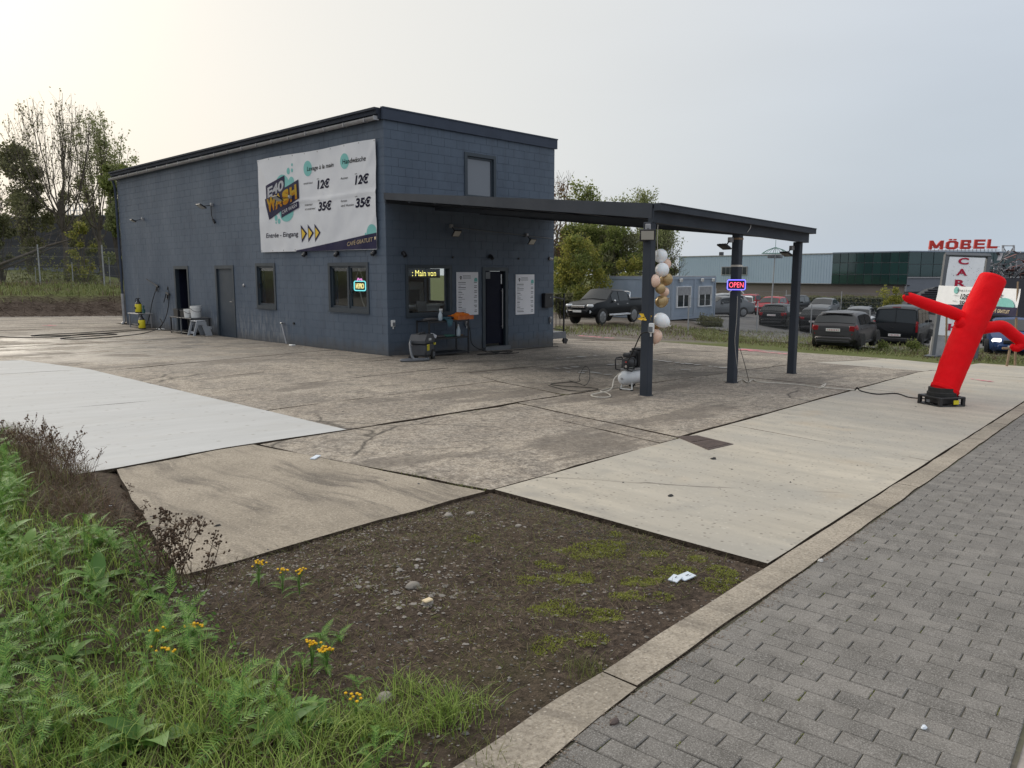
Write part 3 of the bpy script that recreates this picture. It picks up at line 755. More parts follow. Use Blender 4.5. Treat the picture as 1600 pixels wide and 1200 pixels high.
# ------------------------------------------------------------------ the car wash building
B = thing('car_wash_building', 'blue-grey painted block building with flat roof and lean-to canopy', 'building')
XF, YL, H1 = 5.83, 16.08, 5.30
def bx(mb, pl, a0, a1, d0, d1, z0, z1):
    if pl == 'L': mb.box(d0, d1, a0, a1, z0, z1)
    else: mb.box(a0, a1, d0, d1, z0, z1)
LH = {'side_door_open': (10.50, 11.52, -.3, 2.10), 'side_door': (7.42, 8.55, -.3, 2.10), 'narrow': (5.02, 6.04, .96, 2.15), 'wide': (.72, 2.36, 1.0, 2.13)}
FH = {'shop': (.56, 1.95, .91, 2.07), 'door': (3.06, 3.93, -.02, 2.02), 'upper': (2.47, 3.50, 3.74, 4.83)}
mb = MB()
for (a, b, c, d) in rects_minus((.25, YL, -.6, H1), list(LH.values())): mb.box(.0065, .25, a, b, c, d)
for (a, b, c, d) in rects_minus((.0065, XF-.012, -.6, H1), list(FH.values())): mb.box(a, b, .0065, .25, c, d)

for (a, b, c, d) in rects_minus((.25, YL, -.8, H1), [(.8, 2.6, .95, 2.2), (3.2, 5.4, .95, 2.2), (9.8, 11.4, .95, 2.2)]): mb.box(XF-.25, XF, a, b, c, d)
mb.box(.25, XF-.25, YL-.25, YL, -.8, H1)
mb.build('wall', 'mortar', B)
blocks = []
def lay(pl, length, holes, seed):
    rnd = random.Random(seed); k = 0; z = -.50
    while z < H1-.01:
        z1 = min(z+.2, H1); s = -.2 if k % 2 else 0
        while s < length:
            for (a, b, c, d) in rects_minus((max(s, 0), min(s+.4, length), z, z1), holes):
                mid = V((0, (a+b)/2, (c+d)/2)) if pl == 'L' else V(((a+b)/2, 0, (c+d)/2))
                dv = CAM-mid; cs = abs(dv.x if pl == 'L' else dv.y)/dv.length
                vis = (b-a)*(d-c)*cs/dv.length_squared
                if mid.z < gz(mid.x, mid.y)-.08: vis = 0
                blocks.append((vis, pl, a, b, c, d, rnd.uniform(-.0009, .0009)))
            s += .4
        z = z1; k += 1
lay('L', YL, list(LH.values()), 1); lay('F', XF, list(FH.values()), 2)
blocks.sort(key=lambda q: -q[0])
def block_geo(mb, q):
    _, pl, a, b, c, d, pr = q; g = .0022; ch = .0022
    a2, b2, c2, d2 = a+g, b-g, c+g, d-g
    f = 0.0+pr-.001; k = .016
    if a <= .001: a2 = 0.0
    if pl == 'L': pts = [(k, b2, c2), (k, a2, c2), (k, a2, d2), (k, b2, d2), (f+ch, b2, c2), (f+ch, a2, c2), (f+ch, a2, d2), (f+ch, b2, d2), (f, b2-ch, c2+ch), (f, a2+ch, c2+ch), (f, a2+ch, d2-ch), (f, b2-ch, d2-ch)]
    else: pts = [(a2, k, c2), (b2, k, c2), (b2, k, d2), (a2, k, d2), (a2, f+ch, c2), (b2, f+ch, c2), (b2, f+ch, d2), (a2, f+ch, d2), (a2+ch, f, c2+ch), (b2-ch, f, c2+ch), (b2-ch, f, d2-ch), (a2+ch, f, d2-ch)]
    mb.add(pts, [(8, 9, 10, 11)]+[(r*4+i, r*4+(i+1) % 4, r*4+4+(i+1) % 4, r*4+4+i) for r in (0, 1) for i in range(4)])
for q in blocks[:296]:
    m1 = MB(); block_geo(m1, q); m1.build('block', 'blue_grey_wall_paint', B)
mb = MB()
for q in blocks[296:]: block_geo(mb, q)
stuff(mb.build('blockwork', 'blue_grey_wall_paint', B))
# roof, parapet fascia, eave
mb = MB(); mb.box(-.12, XF+.06, .02, YL+.1, H1+.002, H1+.10); mb.box(-.17, XF+.08, .03, YL+.14, H1+.10, H1+.19); mb.box(-.22, XF+.08, .03, YL+.16, H1+.19, H1+.24); mb.build('roof', 'canopy_roof_sheet', B)
mb = MB(); mb.box(-.045, XF+.06, -.05, .016, H1-.005, H1+.235); mb.box(-.055, XF+.07, -.065, .03, H1+.235, H1+.265); mb.box(-.052, XF*.5, -.053, -.05, H1, H1+.23); mb.build('fascia', BL, B)
gut = MB(); prof = [(math.cos(R(a))*.075, math.sin(R(a))*.075) for a in range(180, 361, 20)]+[(.066, 0)]+[(math.cos(R(a))*.066, math.sin(R(a))*.066) for a in range(340, 179, -20)]
pts = [V((-.155+p[0], 0, H1+.045+p[1])) for p in prof]; n = len(pts)
gut.add([V((p.x, .06, p.z)) for p in pts]+[V((p.x, YL+.15, p.z-.03)) for p in pts], [(k, (k+1) % n, n+(k+1) % n, n+k) for k in range(n)]+[tuple(range(n)), tuple(range(2*n-1, n-1, -1))])
gut.box(-.23, -.08, .045, .06, H1-.03, H1+.06); gut.box(-.23, -.08, YL+.15, YL+.165, H1-.06, H1+.03)
gutter = gut.build('gutter', 'grey_zinc', B)
bk = MB()
for i in range(20): y = .4+i*.82; bk.box(-.236, -.12, y, y+.025, H1-.036, H1+.048)
bk.build('bracket', 'grey_zinc', gutter)
mb = MB(); mb.tube([(-.14, YL+.02, H1-.03), (-.08, YL+.02, H1-.25), (-.07, YL+.0, H1-.5), (-.07, YL, 1.15)], .045, 8); mb.build('downpipe', BL, B, 40)
mb = MB(); mb.tube([(-.07, YL, 1.15), (-.07, YL, .12), (-.16, YL, .02)], .06, 8); mb.build('downpipe_foot', 'grey_zinc', B, 40)
pm('window_trim', (.034, .048, .062), (.028, .040, .054), 2, .45)
pm('door_paint', (.040, .055, .074), (.034, .047, .064), 1.5, .5)
pm('door_dark', (.008, .010, .024), (.007, .008, .019), 1.5, .6, spec=.15)
def surround(mb, pl, h, w=.085, proud=.022, depth=.10, bottom=True):
    a0, a1, z0, z1 = h
    bx(mb, pl, a0-w*.35, a0+w*.65, -proud, depth, z0-(w*.35 if bottom else 0), z1+w*.35); bx(mb, pl, a1-w*.65, a1+w*.35, -proud, depth, z0-(w*.35 if bottom else 0), z1+w*.35)
    bx(mb, pl, a0+w*.65, a1-w*.65, -proud, depth, z1-w*.65, z1+w*.35)
    if bottom: bx(mb, pl, a0+w*.65, a1-w*.65, -proud, depth, z0-w*.35, z0+w*.65)
def window(pl, h, mull=None, glass='window_glass', sash=.05):
    a0, a1, z0, z1 = h; mb = MB(); surround(mb, pl, h)
    w_ = mb.build('window', 'window_trim', B); i0, i1, j0, j1 = a0+.056, a1-.056, z0+.056, z1-.056
    cells = [(i0, i1)] if mull is None else [(i0, mull-.03), (mull+.03, i1)]
    if mull is not None: m = MB(); bx(m, pl, mull-.03, mull+.03, .0, .1, j0, j1); m.build('mullion', 'window_trim', w_)
    for (c0, c1) in cells:
        m = MB(); s = sash
        if s:
            bx(m, pl, c0, c0+s, .025, .085, j0, j1); bx(m, pl, c1-s, c1, .025, .085, j0, j1); bx(m, pl, c0+s, c1-s, .025, .085, j0, j0+s); bx(m, pl, c0+s, c1-s, .025, .085, j1-s, j1); m.build('sash', 'window_trim', w_)
        g = MB(); bx(g, pl, c0+s+.001, c1-s-.001, .05, .056, j0+s+.001, j1-s-.001); g.build('pane', glass, w_)
    sl = MB(); bx(sl, pl, a0-.05, a1+.05, -.045, -.022, z0-.052, z0-.030); sl.build('sill', 'window_trim', w_)
    return w_
wn = window('L', LH['narrow']); m = MB(); m.box(.0, .025, 5.92, 5.945, 1.48, 1.62); m.box(-.02, 0.0, 5.93, 5.94, 1.5, 1.52); m.build('handle', 'black_plastic', wn)
ww = window('L', LH['wide'], 1.55); m = MB(); m.box(.0, .025, 1.47, 1.50, 1.38, 1.5); m.build('handle', 'black_plastic', ww)
window('F', FH['shop'], None, 'shop_glass', 0.0)
window('F', (FH['upper'][0], FH['upper'][1], 3.74, FH['upper'][3]), None, 'blind_glass', .05)
mb = MB(); mb.box(2.5, 3.47, .07, .08, 3.78, 4.78); mb.build('blind', 'interior_dark', B)
# doors
mb = MB(); surround(mb, 'L', LH['side_door'], .1, .022, .1, False); mb.build('door_frame', 'window_trim', B)
mb = MB(); a0, a1, z0, z1 = LH['side_door']; mb.box(.035, .075, a0+.068, a1-.068, -.02, z1-.068)
for za, zb in ((.05, 2.0),): mb.box(.028, .0348, a0+.16, a1-.16, za+.1, zb-.05)
dr = mb.build('door', 'door_paint', B)
m = MB(); m.cbox((.02, a0+.13, 1.05), (.012, .04, .2), .004); m.tube([(.02, a0+.13, 1.06), (-.03, a0+.13, 1.06), (-.03, a0+.25, 1.06)], .01, 6); m.build('handle', 'steel', dr)
mb = MB(); surround(mb, 'L', LH['side_door_open'], .1, .022, .1, False); mb.build('door_frame', 'window_trim', B)
mb = MB(); a0, a1, z0, z1 = LH['side_door_open']; mb.box(.10, .95, a1-.11, a1-.07, -.02, z1-.07); d2 = mb.build('door', 'door_dark', B, label='dark side door swung open into the room')
mb = MB(); a0, a1, z0, z1 = FH['door']; surround(mb, 'F', FH['door'], .1, .022, .1, False); mb.build('door_frame', 'window_trim', B)
mb = MB(); mb.box(a0+.07, a1-.2, .03, .07, .07, z1-.07); mb.box(a0+.14, a1-.27, .024, .0297, .18, z1-.2); d3 = mb.build('door', 'door_dark', B, label='dark navy front door')
m = MB(); m.tube([(a1-.17, -.01, .45), (a1-.17, -.01, 1.5)], .014, 8); m.box(a1-.178, a1-.162, -.01, .045, .5, .52); m.box(a1-.178, a1-.162, -.01, .045, 1.43, 1.45); m.build('handle', 'steel', d3)
m = MB(); m.box(a1-.19, a1-.15, .03, .045, 1.62, 1.88); m.build('hinge', 'steel', d3)
m = MB(); m.box(a0+.12, a0+.28, .0195, .0235, 1.76, 1.93); m.build('notice', 'mid_grey_plastic', d3)
mb = MB(); mb.box(a0-.03, a1+.03, -.12, .012, -.14, -.005); mb.build('door_step', 'mid_grey_plastic', B)
mb = MB(); mb.box(a1-.2+.002, a1-.066, .075, .10, .0, z1-.07); mb.build('side_panel', 'door_dark', B)
# inside
mb = MB(); mb.box(.26, XF-.26, .26, YL-.26, -.32, -.03); mb.build('floor', 'interior_dark', B)
mb = MB(); mb.box(.26, XF-.26, .26, YL-.26, 2.75, 2.85); mb.build('ceiling', 'interior_wall', B)
for (a, b) in ((.8, 2.6), (3.2, 5.4), (9.8, 11.4)):  # right-wall windows, added to let daylight brighten the rooms inside
    m = MB(); m.box(XF-.12, XF-.05, a, b, .95, 1.02); m.box(XF-.12, XF-.05, a, b, 2.13, 2.2); m.box(XF-.12, XF-.05, a, a+.07, 1.02, 2.13); m.box(XF-.12, XF-.05, b-.07, b, 1.02, 2.13); w_ = m.build('window', 'window_trim', B); m = MB(); m.box(XF-.09, XF-.084, a+.07, b-.07, 1.02, 2.13); m.build('pane', 'window_glass', w_)
mb = MB(); mb.box(.26, 4.4, 6.75, 6.85, -.03, 2.75); mb.box(.26, 4.4, 9.3, 9.4, -.03, 2.75); mb.box(3.2, 3.3, 9.4, 10.2, -.03, 2.75)
mb.box(.252, .26, .26, .70, -.03, 2.75); mb.box(.252, .26, 2.38, 5.0, -.03, 2.75); mb.build('partition', 'interior_wall', B)

# ------------------------------------------------------------------ canopy
CNP = thing('canopy', 'dark grey steel lean-to canopy on three square posts in front of the building', 'canopy')
T = lambda x, y: 3.65+.012*(-x)*0 + (y/7.8)*.78-(x*.012 if y > -4 else x*.018)   # top surface
def ctop(u, v):     # u along the wall 0..1, v outwards 0..1
    A_ = V((-.02, -.02, 3.665)).lerp(V((5.83, -.02, 3.60)), u); B_ = V((-.98, -7.86, 2.90)).lerp(V((4.47, -7.86, 2.75)), u)
    return A_.lerp(B_, v)
mb = MB(); nr = 60
for (dz, rev) in ((0, False), (-.035, True)):
    o = len(mb.v)
    for i in range(nr+1):
        for v in (0, 1): p = ctop(i/nr, v); mb.v.append((p.x, p.y, p.z+dz+(.0 if i % 2 else .022)))
    for i in range(nr): q = (o+2*i, o+2*i+1, o+2*i+3, o+2*i+2); mb.f.append(q if not rev else q[::-1])
mb.build('roof_sheet', 'canopy_roof_sheet', CNP)
def beam(p0, p1, w_, h_, name='beam', mat='canopy_steel'):
    p0, p1 = V(p0), V(p1); d = (p1-p0).normalized(); s = d.cross(V((0, 0, 1))).normalized()*(w_/2); u = V((0, 0, h_/2)); m = MB()
    vs = [p+sx*s+sz*u for p in (p0, p1) for sx, sz in ((-1, -1), (1, -1), (1, 1), (-1, 1))]
    m.add(vs, [(0, 1, 2, 3), (7, 6, 5, 4), (0, 4, 5, 1), (1, 5, 6, 2), (2, 6, 7, 3), (3, 7, 4, 0)]); return m.build(name, mat, CNP)
for u, nm in ((0, 'side_beam'), (1, 'side_beam')):
    a = ctop(u, 0); b = ctop(u, 1); m = MB(); s = -.03 if u == 0 else .03
    x0, x1 = (s, 0) if u == 0 else (0, s)
    vs = []
    for p, t_ in ((a, .115), (b, .19)):
        for dx in (min(0, s), max(0, s)):
            for z in (p.z-t_, p.z+.03): vs.append((p.x+dx, p.y, z))
    m.add(vs, [(0, 1, 3, 2), (4, 6, 7, 5), (0, 2, 6, 4), (1, 5, 7, 3), (0, 4, 5, 1), (2, 3, 7, 6)]); m.build(nm, 'canopy_steel', CNP)
a, b = ctop(-.004, 1), ctop(1.0, 1)
beam(a+V((0, .02, -.15)), b+V((0, .02, -.15)), .10, .20, 'front_beam')
beam(a+V((-.02, -.10, -.035)), b+V((.02, -.10, -.035)), .12, .09, 'gutter')
beam(a+V((-.02, -.10, .018)), b+V((.02, -.10, .018)), .14, .016, 'gutter_lip')
for k in range(1, 8):
    v = k/8; p, q = ctop(.006, v), ctop(.994, v); beam(p+V((0, 0, -.10)), q+V((0, 0, -.10)), .06, .12, 'purlin')
for u in (.25, .5, .75):
    p, q = ctop(u, .01), ctop(u, .985); beam(p+V((0, 0, -.215)), q+V((0, 0, -.2)), .07, .09, 'rafter')
beam((-.02, -.035, 3.52), (5.83, -.035, 3.46), .05, .1, 'wall_plate')
POST = [(-.97, -7.80), (1.81, -7.76), (4.40, -7.70)]
for x, y in POST:
    m = MB(); zt = ctop((x+.98)/5.74, .99).z-.25
    m.cbox((x, y, (gz(x, y)+zt)/2), (.145, .145, zt-gz(x, y)), .012); m.build('post', 'canopy_steel', CNP)
    m = MB(); m.cbox((x, y, gz(x, y)+.006), (.17, .17, .012), .002); m.build('base_plate', 'canopy_steel', CNP)
# ------------------------------------------------------------------ banner on the side wall
def crease(y, z):
    w_ = .020*noise.noise((y*.9, z*1.1, 1.5))+.010*noise.noise((y*2.6+z*1.7, z*2.2-y*.7, 4))
    w_ += .016*math.exp(-((z-3.73-.02*math.sin(y*2))/.035)**2)*(1 if y < 3.5 else .5)
    for (cy, cz, a, k) in ((.22, 4.89, 1.0, 1), (5.57, 4.94, -.9, 1), (.3, 3.2, .85, .6), (4.0, 4.9, -1.2, .5)):
        d = (y-cy)*math.sin(a)+(z-cz)*math.cos(a); r = math.hypot(y-cy, z-cz)
        w_ += k*.014*math.exp(-(d/.07)**2)*math.exp(-r/1.3)
    return w_
BN = thing('banner', 'large white vinyl price banner with washing logo on the long side wall', 'banner', (0, 0, 0))
def bsurf(y, z, layer): return (-.075-crease(y, z)-.0035*layer, y, z)
BT = lambda u: V((0, 5.57-5.35*u, 4.94-.05*u+.03*math.sin(u*9)*.4)); BBt = lambda u: V((0, 5.60-5.35*u, 2.475-.03*u))
mb = MB(); nu, nv = 110, 52
for j in range(nv+1):
    for i in range(nu+1):
        p = BBt(i/nu).lerp(BT(i/nu), j/nv); mb.v.append(bsurf(p.y, p.z, 0))
for j in range(nv):
    for i in range(nu): mb.f.append((j*(nu+1)+i, j*(nu+1)+i+1, (j+1)*(nu+1)+i+1, (j+1)*(nu+1)+i))
mb.build('sheet', 'banner_vinyl', BN, 60)
for u in [i/9 for i in range(10)]:
    for f_, dz in ((BT, -.035), (BBt, .035)): m = MB(); p = f_(u*.985+.008); q = bsurf(p.y, p.z+dz, 1); m.lathe([(.02, 0), (.02, .006), (.011, .006)], 8, q, 'x'); m.build('eyelet', 'steel', BN)
def bquad(c, mat, layer, nu=14, nv=8, name='print', par=None):
    a, b, d, e = [V((0, *q)) for q in c]     # tl, tr, br, bl (y,z)
    m = MB()
    for j in range(nv+1):
        for i in range(nu+1):
            p = a.lerp(b, i/nu).lerp(e.lerp(d, i/nu), j/nv); m.v.append(bsurf(p.y, p.z, layer))
    for j in range(nv):
        for i in range(nu): m.f.append((j*(nu+1)+i, (j+1)*(nu+1)+i, (j+1)*(nu+1)+i+1, j*(nu+1)+i+1))
    return m.build(name, mat, par or BN, 60)
def bdisc(cy, cz, r, mat, layer, name='bubble', rz=None, ymin=-9):
    m = MB(); rz = rz or r; n = 20
    for k in range(5):
        for i in range(n): a = 2*math.pi*i/n; m.v.append(bsurf(max(ymin, cy+r*k/4*math.cos(a)), cz+rz*k/4*math.sin(a), layer))
    for k in range(4):
        for i in range(n): m.f.append((k*n+i, k*n+(i+1) % n, (k+1)*n+(i+1) % n, (k+1)*n+i))
    return m.build(name, mat, BN, 60)
def btext(s, y, z, h, mat, layer=1, width=None, slope=0., shear=.18, bold=.0, lean=0., par=None, name='lettering'):
    fr = frame((0, y, z), (0, -1, slope), (0, -lean, 1))
    vs, fs = text_mb(s, h/.72, fr, .0005, bold*h/.72, shear, width=width, warp=lambda v: V(bsurf(v.y, v.z, layer)))
    m = MB(); m.add(vs, fs); return m.build(name, mat, par or BN)
bdisc(4.32, 4.04, .40, 'print_teal', 1, rz=.42); bdisc(3.86, 4.22, .15, 'print_teal', 1.2); bdisc(4.15, 3.50, .36, 'print_teal', 1.2, rz=.26)
for y, z, r in ((3.99, 4.52, .085), (3.79, 4.66, .04), (3.80, 4.52, .05), (4.70, 3.24, .035), (4.54, 3.27, .07), (4.69, 3.36, .08)): bdisc(y, z, r, 'print_teal', 1)
logo = bquad([(5.16, 4.23), (4.19, 4.43), (4.19, 3.98), (5.16, 3.80)], 'print_navy', 2, name='logo_panel')
bquad([(5.23, 3.88), (3.50, 4.27), (3.50, 3.80), (5.04, 3.33)], 'print_navy', 3, name='logo_panel')
bquad([(4.39, 3.58), (3.52, 3.73), (3.52, 3.57), (4.39, 3.35)], 'print_navy', 4, name='logo_panel')
btext('E40', 5.06, 3.915, .25, 'print_white', 4, .84, .20, .05, .036)
for s, y, z, wd in (('W', 5.10, 3.52, .46), ('A', 4.66, 3.60, .36), ('S', 4.29, 3.67, .34), ('H', 3.93, 3.74, .36)):
    btext(s, y, z, .33, 'print_orange', 5, wd, .22, -.05, .048); btext(s, y, z+.085, .265, 'print_yellow', 6, wd, .22, -.05, .044)
btext('CAR WASH', 4.34, 3.44, .095, 'print_white', 6, .76, .21, .1, .022)
bdisc(3.06, 4.50, .19, 'print_teal', 1); bdisc(1.42, 4.52, .18, 'print_teal', 1)
btext('Lavage à la main', 3.09, 4.44, .105, 'print_black', 2, 1.20, 0, .15, .009); btext('Handwäsche', 1.50, 4.455, .115, 'print_black', 2, .92, 0, .15, .009)
for y, z, wd in ((2.66, 3.975, .58), (1.03, 3.955, .55)): btext('12€', y, z, .20, 'print_navy', 2, wd, 0, .2, .036); btext('ab', y, z+.225, .03, 'print_black', 2, .1)
for y, z, wd in ((2.63, 3.44, .63), (1.04, 3.43, .62)): btext('35€', y, z, .205, 'print_navy', 2, wd, 0, .2, .036); btext('ab', y, z+.235, .03, 'print_black', 2, .1)
btext('extérieur', 3.26, 4.12, .055, 'print_black', 2, .42, 0); btext('Aussen', 1.60, 4.11, .055, 'print_black', 2, .30, 0)
btext('intérieur', 3.25, 3.59, .06, 'print_black', 2, .38, 0); btext('et extérieur', 3.25, 3.485, .06, 'print_black', 2, .50, 0)
btext('Innen', 1.61, 3.585, .055, 'print_black', 2, .24, 0); btext('und Aussen', 1.61, 3.475, .06, 'print_black', 2, .51, 0)
btext('Entrée - Eingang', 5.27, 2.855, .125, 'print_navy', 2, 1.66, 0, .15, .011)
for y in (3.47, 3.15, 2.83):
    m = MB(); o = [(0, 0, 0)]
    for (k, mat_, ly) in ((1.0, 'print_navy', 2), (.60, 'print_yellow', 3)):
        cy, cz = y-.085, 2.905; tri = [(y, 3.13), (y, 2.68), (y-.275, 2.905)]
        m = MB(); m.add([bsurf(cy+(a-cy)*k, cz+(b-cz)*k, ly) for a, b in tri], [(0, 1, 2)]); m.build('arrow', mat_, BN)
m = MB(); n = 40
for i in range(n+1):
    y = 3.75-(3.75-.252)*i/n; t = (3.75-y)/3.5; zt = 2.49+.335*t**1.05; zb = 2.462-.005*t
    for k in range(4): m.v.append(bsurf(y, zb+(zt-zb)*k/3, 1.5))
for i in range(n):
    for k in range(3): m.f.append((i*4+k, (i+1)*4+k, (i+1)*4+k+1, i*4+k+1))
m.build('stripe', 'print_navy', BN, 60)
bdisc(.43, 2.83, .19, 'print_teal', 1, ymin=.262); bdisc(.66, 2.80, .035, 'print_teal', 1)
btext('CAFÉ GRATUIT', 1.42, 2.545, .095, 'print_cream', 3, 1.03, .085, .18, .018)
m = MB(); fr = [(.34, 2.73), (.27, 2.735), (.28, 2.67), (.33, 2.665)]; m.add([bsurf(a, b, 3) for a, b in fr], [(0, 1, 2, 3)]); m.build('cup_mark', 'print_cream', BN)

# ------------------------------------------------------------------ price boards on the front wall
def board(x0, x1, z0, z1, label):
    t = thing('price_board', label, 'price board', ((x0+x1)/2, -.012, (z0+z1)/2), 0, 'white price boards beside the front door')
    w_, h = (x1-x0)/2, (z1-z0)/2; m = MB(); m.cbox((0, 0, 0), (2*w_, .016, 2*h), .002); m.build('board', 'paper_white', t)
    m = MB(); px, pz = -w_+.14, h-.13
    m.lathe([(.034, 0), (.034, .002)], 12, (px, -.0115, pz), 'y'); m.add([(px-.03, -.0112, pz-.012), (px, -.0112, pz-.07), (px+.03, -.0112, pz-.012)], [(0, 1, 2)])
    m.build('pin_mark', 'print_black', t); m = MB(); m.lathe([(.014, 0), (.014, .002)], 8, (px, -.0136, pz), 'y'); m.build('pin_hole', 'paper_white', t)
    m = MB(); m.box(w_-.14, w_-.03, -.0112, -.0085, h-.24, h-.17); m.box(w_-.125, w_-.04, -.0112, -.0085, h-.17, h-.145); m.build('logo_mark', 'print_teal', t)
    # rows of small print with a price column, too small to read
    rnd = random.Random(5); a, b = MB(), MB()
    for k in range(3): b.box(px+.07, px+.07+rnd.uniform(.2, .3), -.0112, -.0085, pz+.035-.032*k, pz+.045-.032*k)
    for q in range(19):
        z = h-.27-q*.041
        if z < -h+.05: break
        l = rnd.uniform(.08, .26); (a if q % 3 == 0 else b).box(-w_+.055, -w_+.055+l, -.0112, -.0085, z, z+(.013 if q % 3 == 0 else .008))
        if q % 3 != 1: a.box(w_-.06-rnd.uniform(.06, .1), w_-.05, -.0112, -.0085, z, z+.013)
    stuff(a.build('heading_print', 'print_black', t)); stuff(b.build('small_print', 'mid_grey_plastic', t))
    return t
board(2.13, 2.87, .85, 1.93, 'white printed price board between the shop window and the front door')
board(4.26, 5.00, .79, 1.87, 'white printed price board right of the front door near the letterbox')

# ------------------------------------------------------------------ lamps, cameras and boxes on the walls
def floodlight(p, d, label, group, arm=.18, s=.17, drop=.12, up=0, lens='lamp_lens'):
    """LED floodlight on a short bracket; d = outward direction"""
    t = thing('floodlight', label, 'floodlight', p, math.atan2(d[1], d[0]), group)
    m = MB(); m.cbox((.04, 0, .02), (.08, .08, .09), .008); m.build('junction_box', 'grey_zinc', t)
    m = MB(); m.tube([(.07, 0, 0), (arm, 0, -drop)], .012, 6); m.build('bracket', 'black_metal', t)
    rot = Matrix.Rotation(R(38 if not up else up), 3, 'Y'); c = V((arm+.02, 0, -drop))
    m = MB(); m.cbox(c, (.03, s, s*.78), .006, rot)
    for k in range(5): m.cbox(c+rot @ V((-.02, -s*.36+k*s*.18, 0)), (.02, .008, s*.6), 0, rot)
    m.build('housing', 'black_metal', t); m = MB(); m.cbox(c+rot @ V((.016, 0, 0)), (.004, s*.84, s*.62), 0, rot); m.build('lens', lens, t)
    return t
Lw = (-1, 0, 0); Fw = (0, -1, 0)
g_ = 'floodlights on the side wall'
floodlight((-.0, 13.8, 3.75), Lw, 'small black floodlight high on the far end of the side wall', g_, .35, .22, .06, 62)
fl = floodlight((-.0, 8.5, 3.92), Lw, 'black floodlight with a hanging cable above the closed side door', g_, .35, .30, .05, 62)
m = MB(); m.tube([(.06, -.02, -.02), (.05, -.03, -.3), (.04, .03, -.42)], .012, 6); m.tube([(.04, .03, -.42), (.03, .12, -.52)], .035, 6); m.build('cable', 'black_plastic', fl)
floodlight((-.09, 3.86, 3.83), Lw, 'dark floodlight fixed in front of the banner logo', g_, .38, .28, .04, 62)
g_ = 'floodlights under the canopy on the front wall'
floodlight((1.95, 0, 3.02), Fw, 'grey-boxed floodlight above the shop window under the canopy', g_, .22, .24, .16)
floodlight((4.66, 0, 2.90), Fw, 'grey-boxed floodlight right of the front door under the canopy', g_, .22, .24, .16)
m = MB(); m.tube([(2.0, -.02, 3.02), (4.62, -.02, 2.91)], .011, 6); m.tube([(4.70, -.02, 2.90), (5.8, -.02, 2.86)], .011, 6); tag(m.build('conduit', 'mid_grey_plastic'), 'thin grey cable conduit running between the two front floodlights', 'conduit')
def spot(p, d, label, group):
    t = thing('spotlight', label, 'spotlight', p, math.atan2(d[1], d[0]), group)
    m = MB(); m.lathe([(.045, 0), (.045, .03)], 10, (0, 0, 0), 'x'); m.build('base', 'black_metal', t, 40)
    m = MB(); rot = Matrix.Rotation(R(50), 4, 'Y'); m.x = Matrix.Translation((.06, 0, -.01)) @ rot; m.lathe([(.035, -.06), (.05, .0), (.05, .07), (.042, .07)], 12, (0, 0, 0), 'x'); m.build('shade', 'black_metal', t, 40)
    m = MB(); m.x = Matrix.Translation((.06, 0, -.01)) @ rot; m.lathe([(.041, .062), (.041, .066)], 12, (0, 0, 0), 'x'); m.build('lens', 'lamp_lens', t)
g_ = 'small round black wall spots'
spot((0, 3.38, 2.40), Lw, 'small black wall spot under the left part of the banner stripe', g_)
spot((0, 1.92, 2.38), Lw, 'small black wall spot straight above the wide side window', g_)
spot((0, .4, 2.38), Lw, 'black wall spot at the building corner under the end of the banner', g_)
spot((.47, 0, 2.36), Fw, 'black wall spot above the left corner of the shop window', g_)
spot((3.3, 0, 2.33), Fw, 'black wall spot above the front door', g_)
for x, lb in ((2.02, 'tiny black hook on the wall between shop window and front door'), (4.38, 'tiny black hook on the wall above the right price board')):
    m = MB(); m.lathe([(.03, 0), (.03, -.025)], 8, (x, -.0, 2.29), 'y'); m.tube([(x, -.02, 2.29), (x-.05, -.06, 2.285)], .01, 5); tag(m.build('wall_hook', 'black_metal'), lb, 'hook', 'black hooks on the front wall')
t = thing('security_camera', 'small white security camera at the right end of the front wall', 'camera', (5.62, 0, 2.31)); m = MB(); m.lathe([(.05, 0), (.05, -.03)], 10, (0, 0, 0), 'y'); m.build('mount', 'black_metal', t)
m = MB(); m.tube([(0, -.03, 0), (.06, -.1, -.03)], .032, 8); m.build('camera_body', 'white_plastic', t)
def socket(p, d, label, mat='grey_zinc'):
    t = thing('socket_box', label, 'socket', p, math.atan2(d[1], d[0]), 'weatherproof socket boxes'); m = MB(); m.cbox((.03, 0, 0), (.06, .1, .15), .01); m.build('case', mat, t)
    m = MB(); m.cbox((.062, 0, -.02), (.01, .075, .08), .006); m.build('flap', 'mid_grey_plastic', t); m = MB(); m.tube([(.03, 0, -.07), (.03, 0, -.13)], .014, 6); m.build('gland', 'white_plastic', t); return t
socket((.13, 0, .75), Fw, 'pale socket box on the front wall right at the building corner', 'white_plastic')
socket((2.45, 0, .65), Fw, 'grey double socket with black plug behind the trolley')
socket((5.67, 0, .61), Fw, 'grey socket box low at the right end of the front wall')
socket((-.97, -7.875, 1.08), (-1, -.3, 0), 'white socket box on the balloon post above the compressor', 'white_plastic')
t = thing('letterbox', 'black letterbox on the front wall at the right end', 'letterbox', (5.5, 0, 1.15)); m = MB(); m.cbox((0, -.06, 0), (.34, .12, .40), .012); m.build('box', 'black_metal', t); m = MB(); m.cbox((0, -.066, .17), (.36, .15, .05), .01, Matrix.Rotation(R(-12), 3, 'X')); m.build('lid', 'black_plastic', t); m = MB(); m.lathe([(.018, 0), (.018, -.01)], 8, (.06, -.12, .08), 'y'); m.build('lock', 'steel', t)
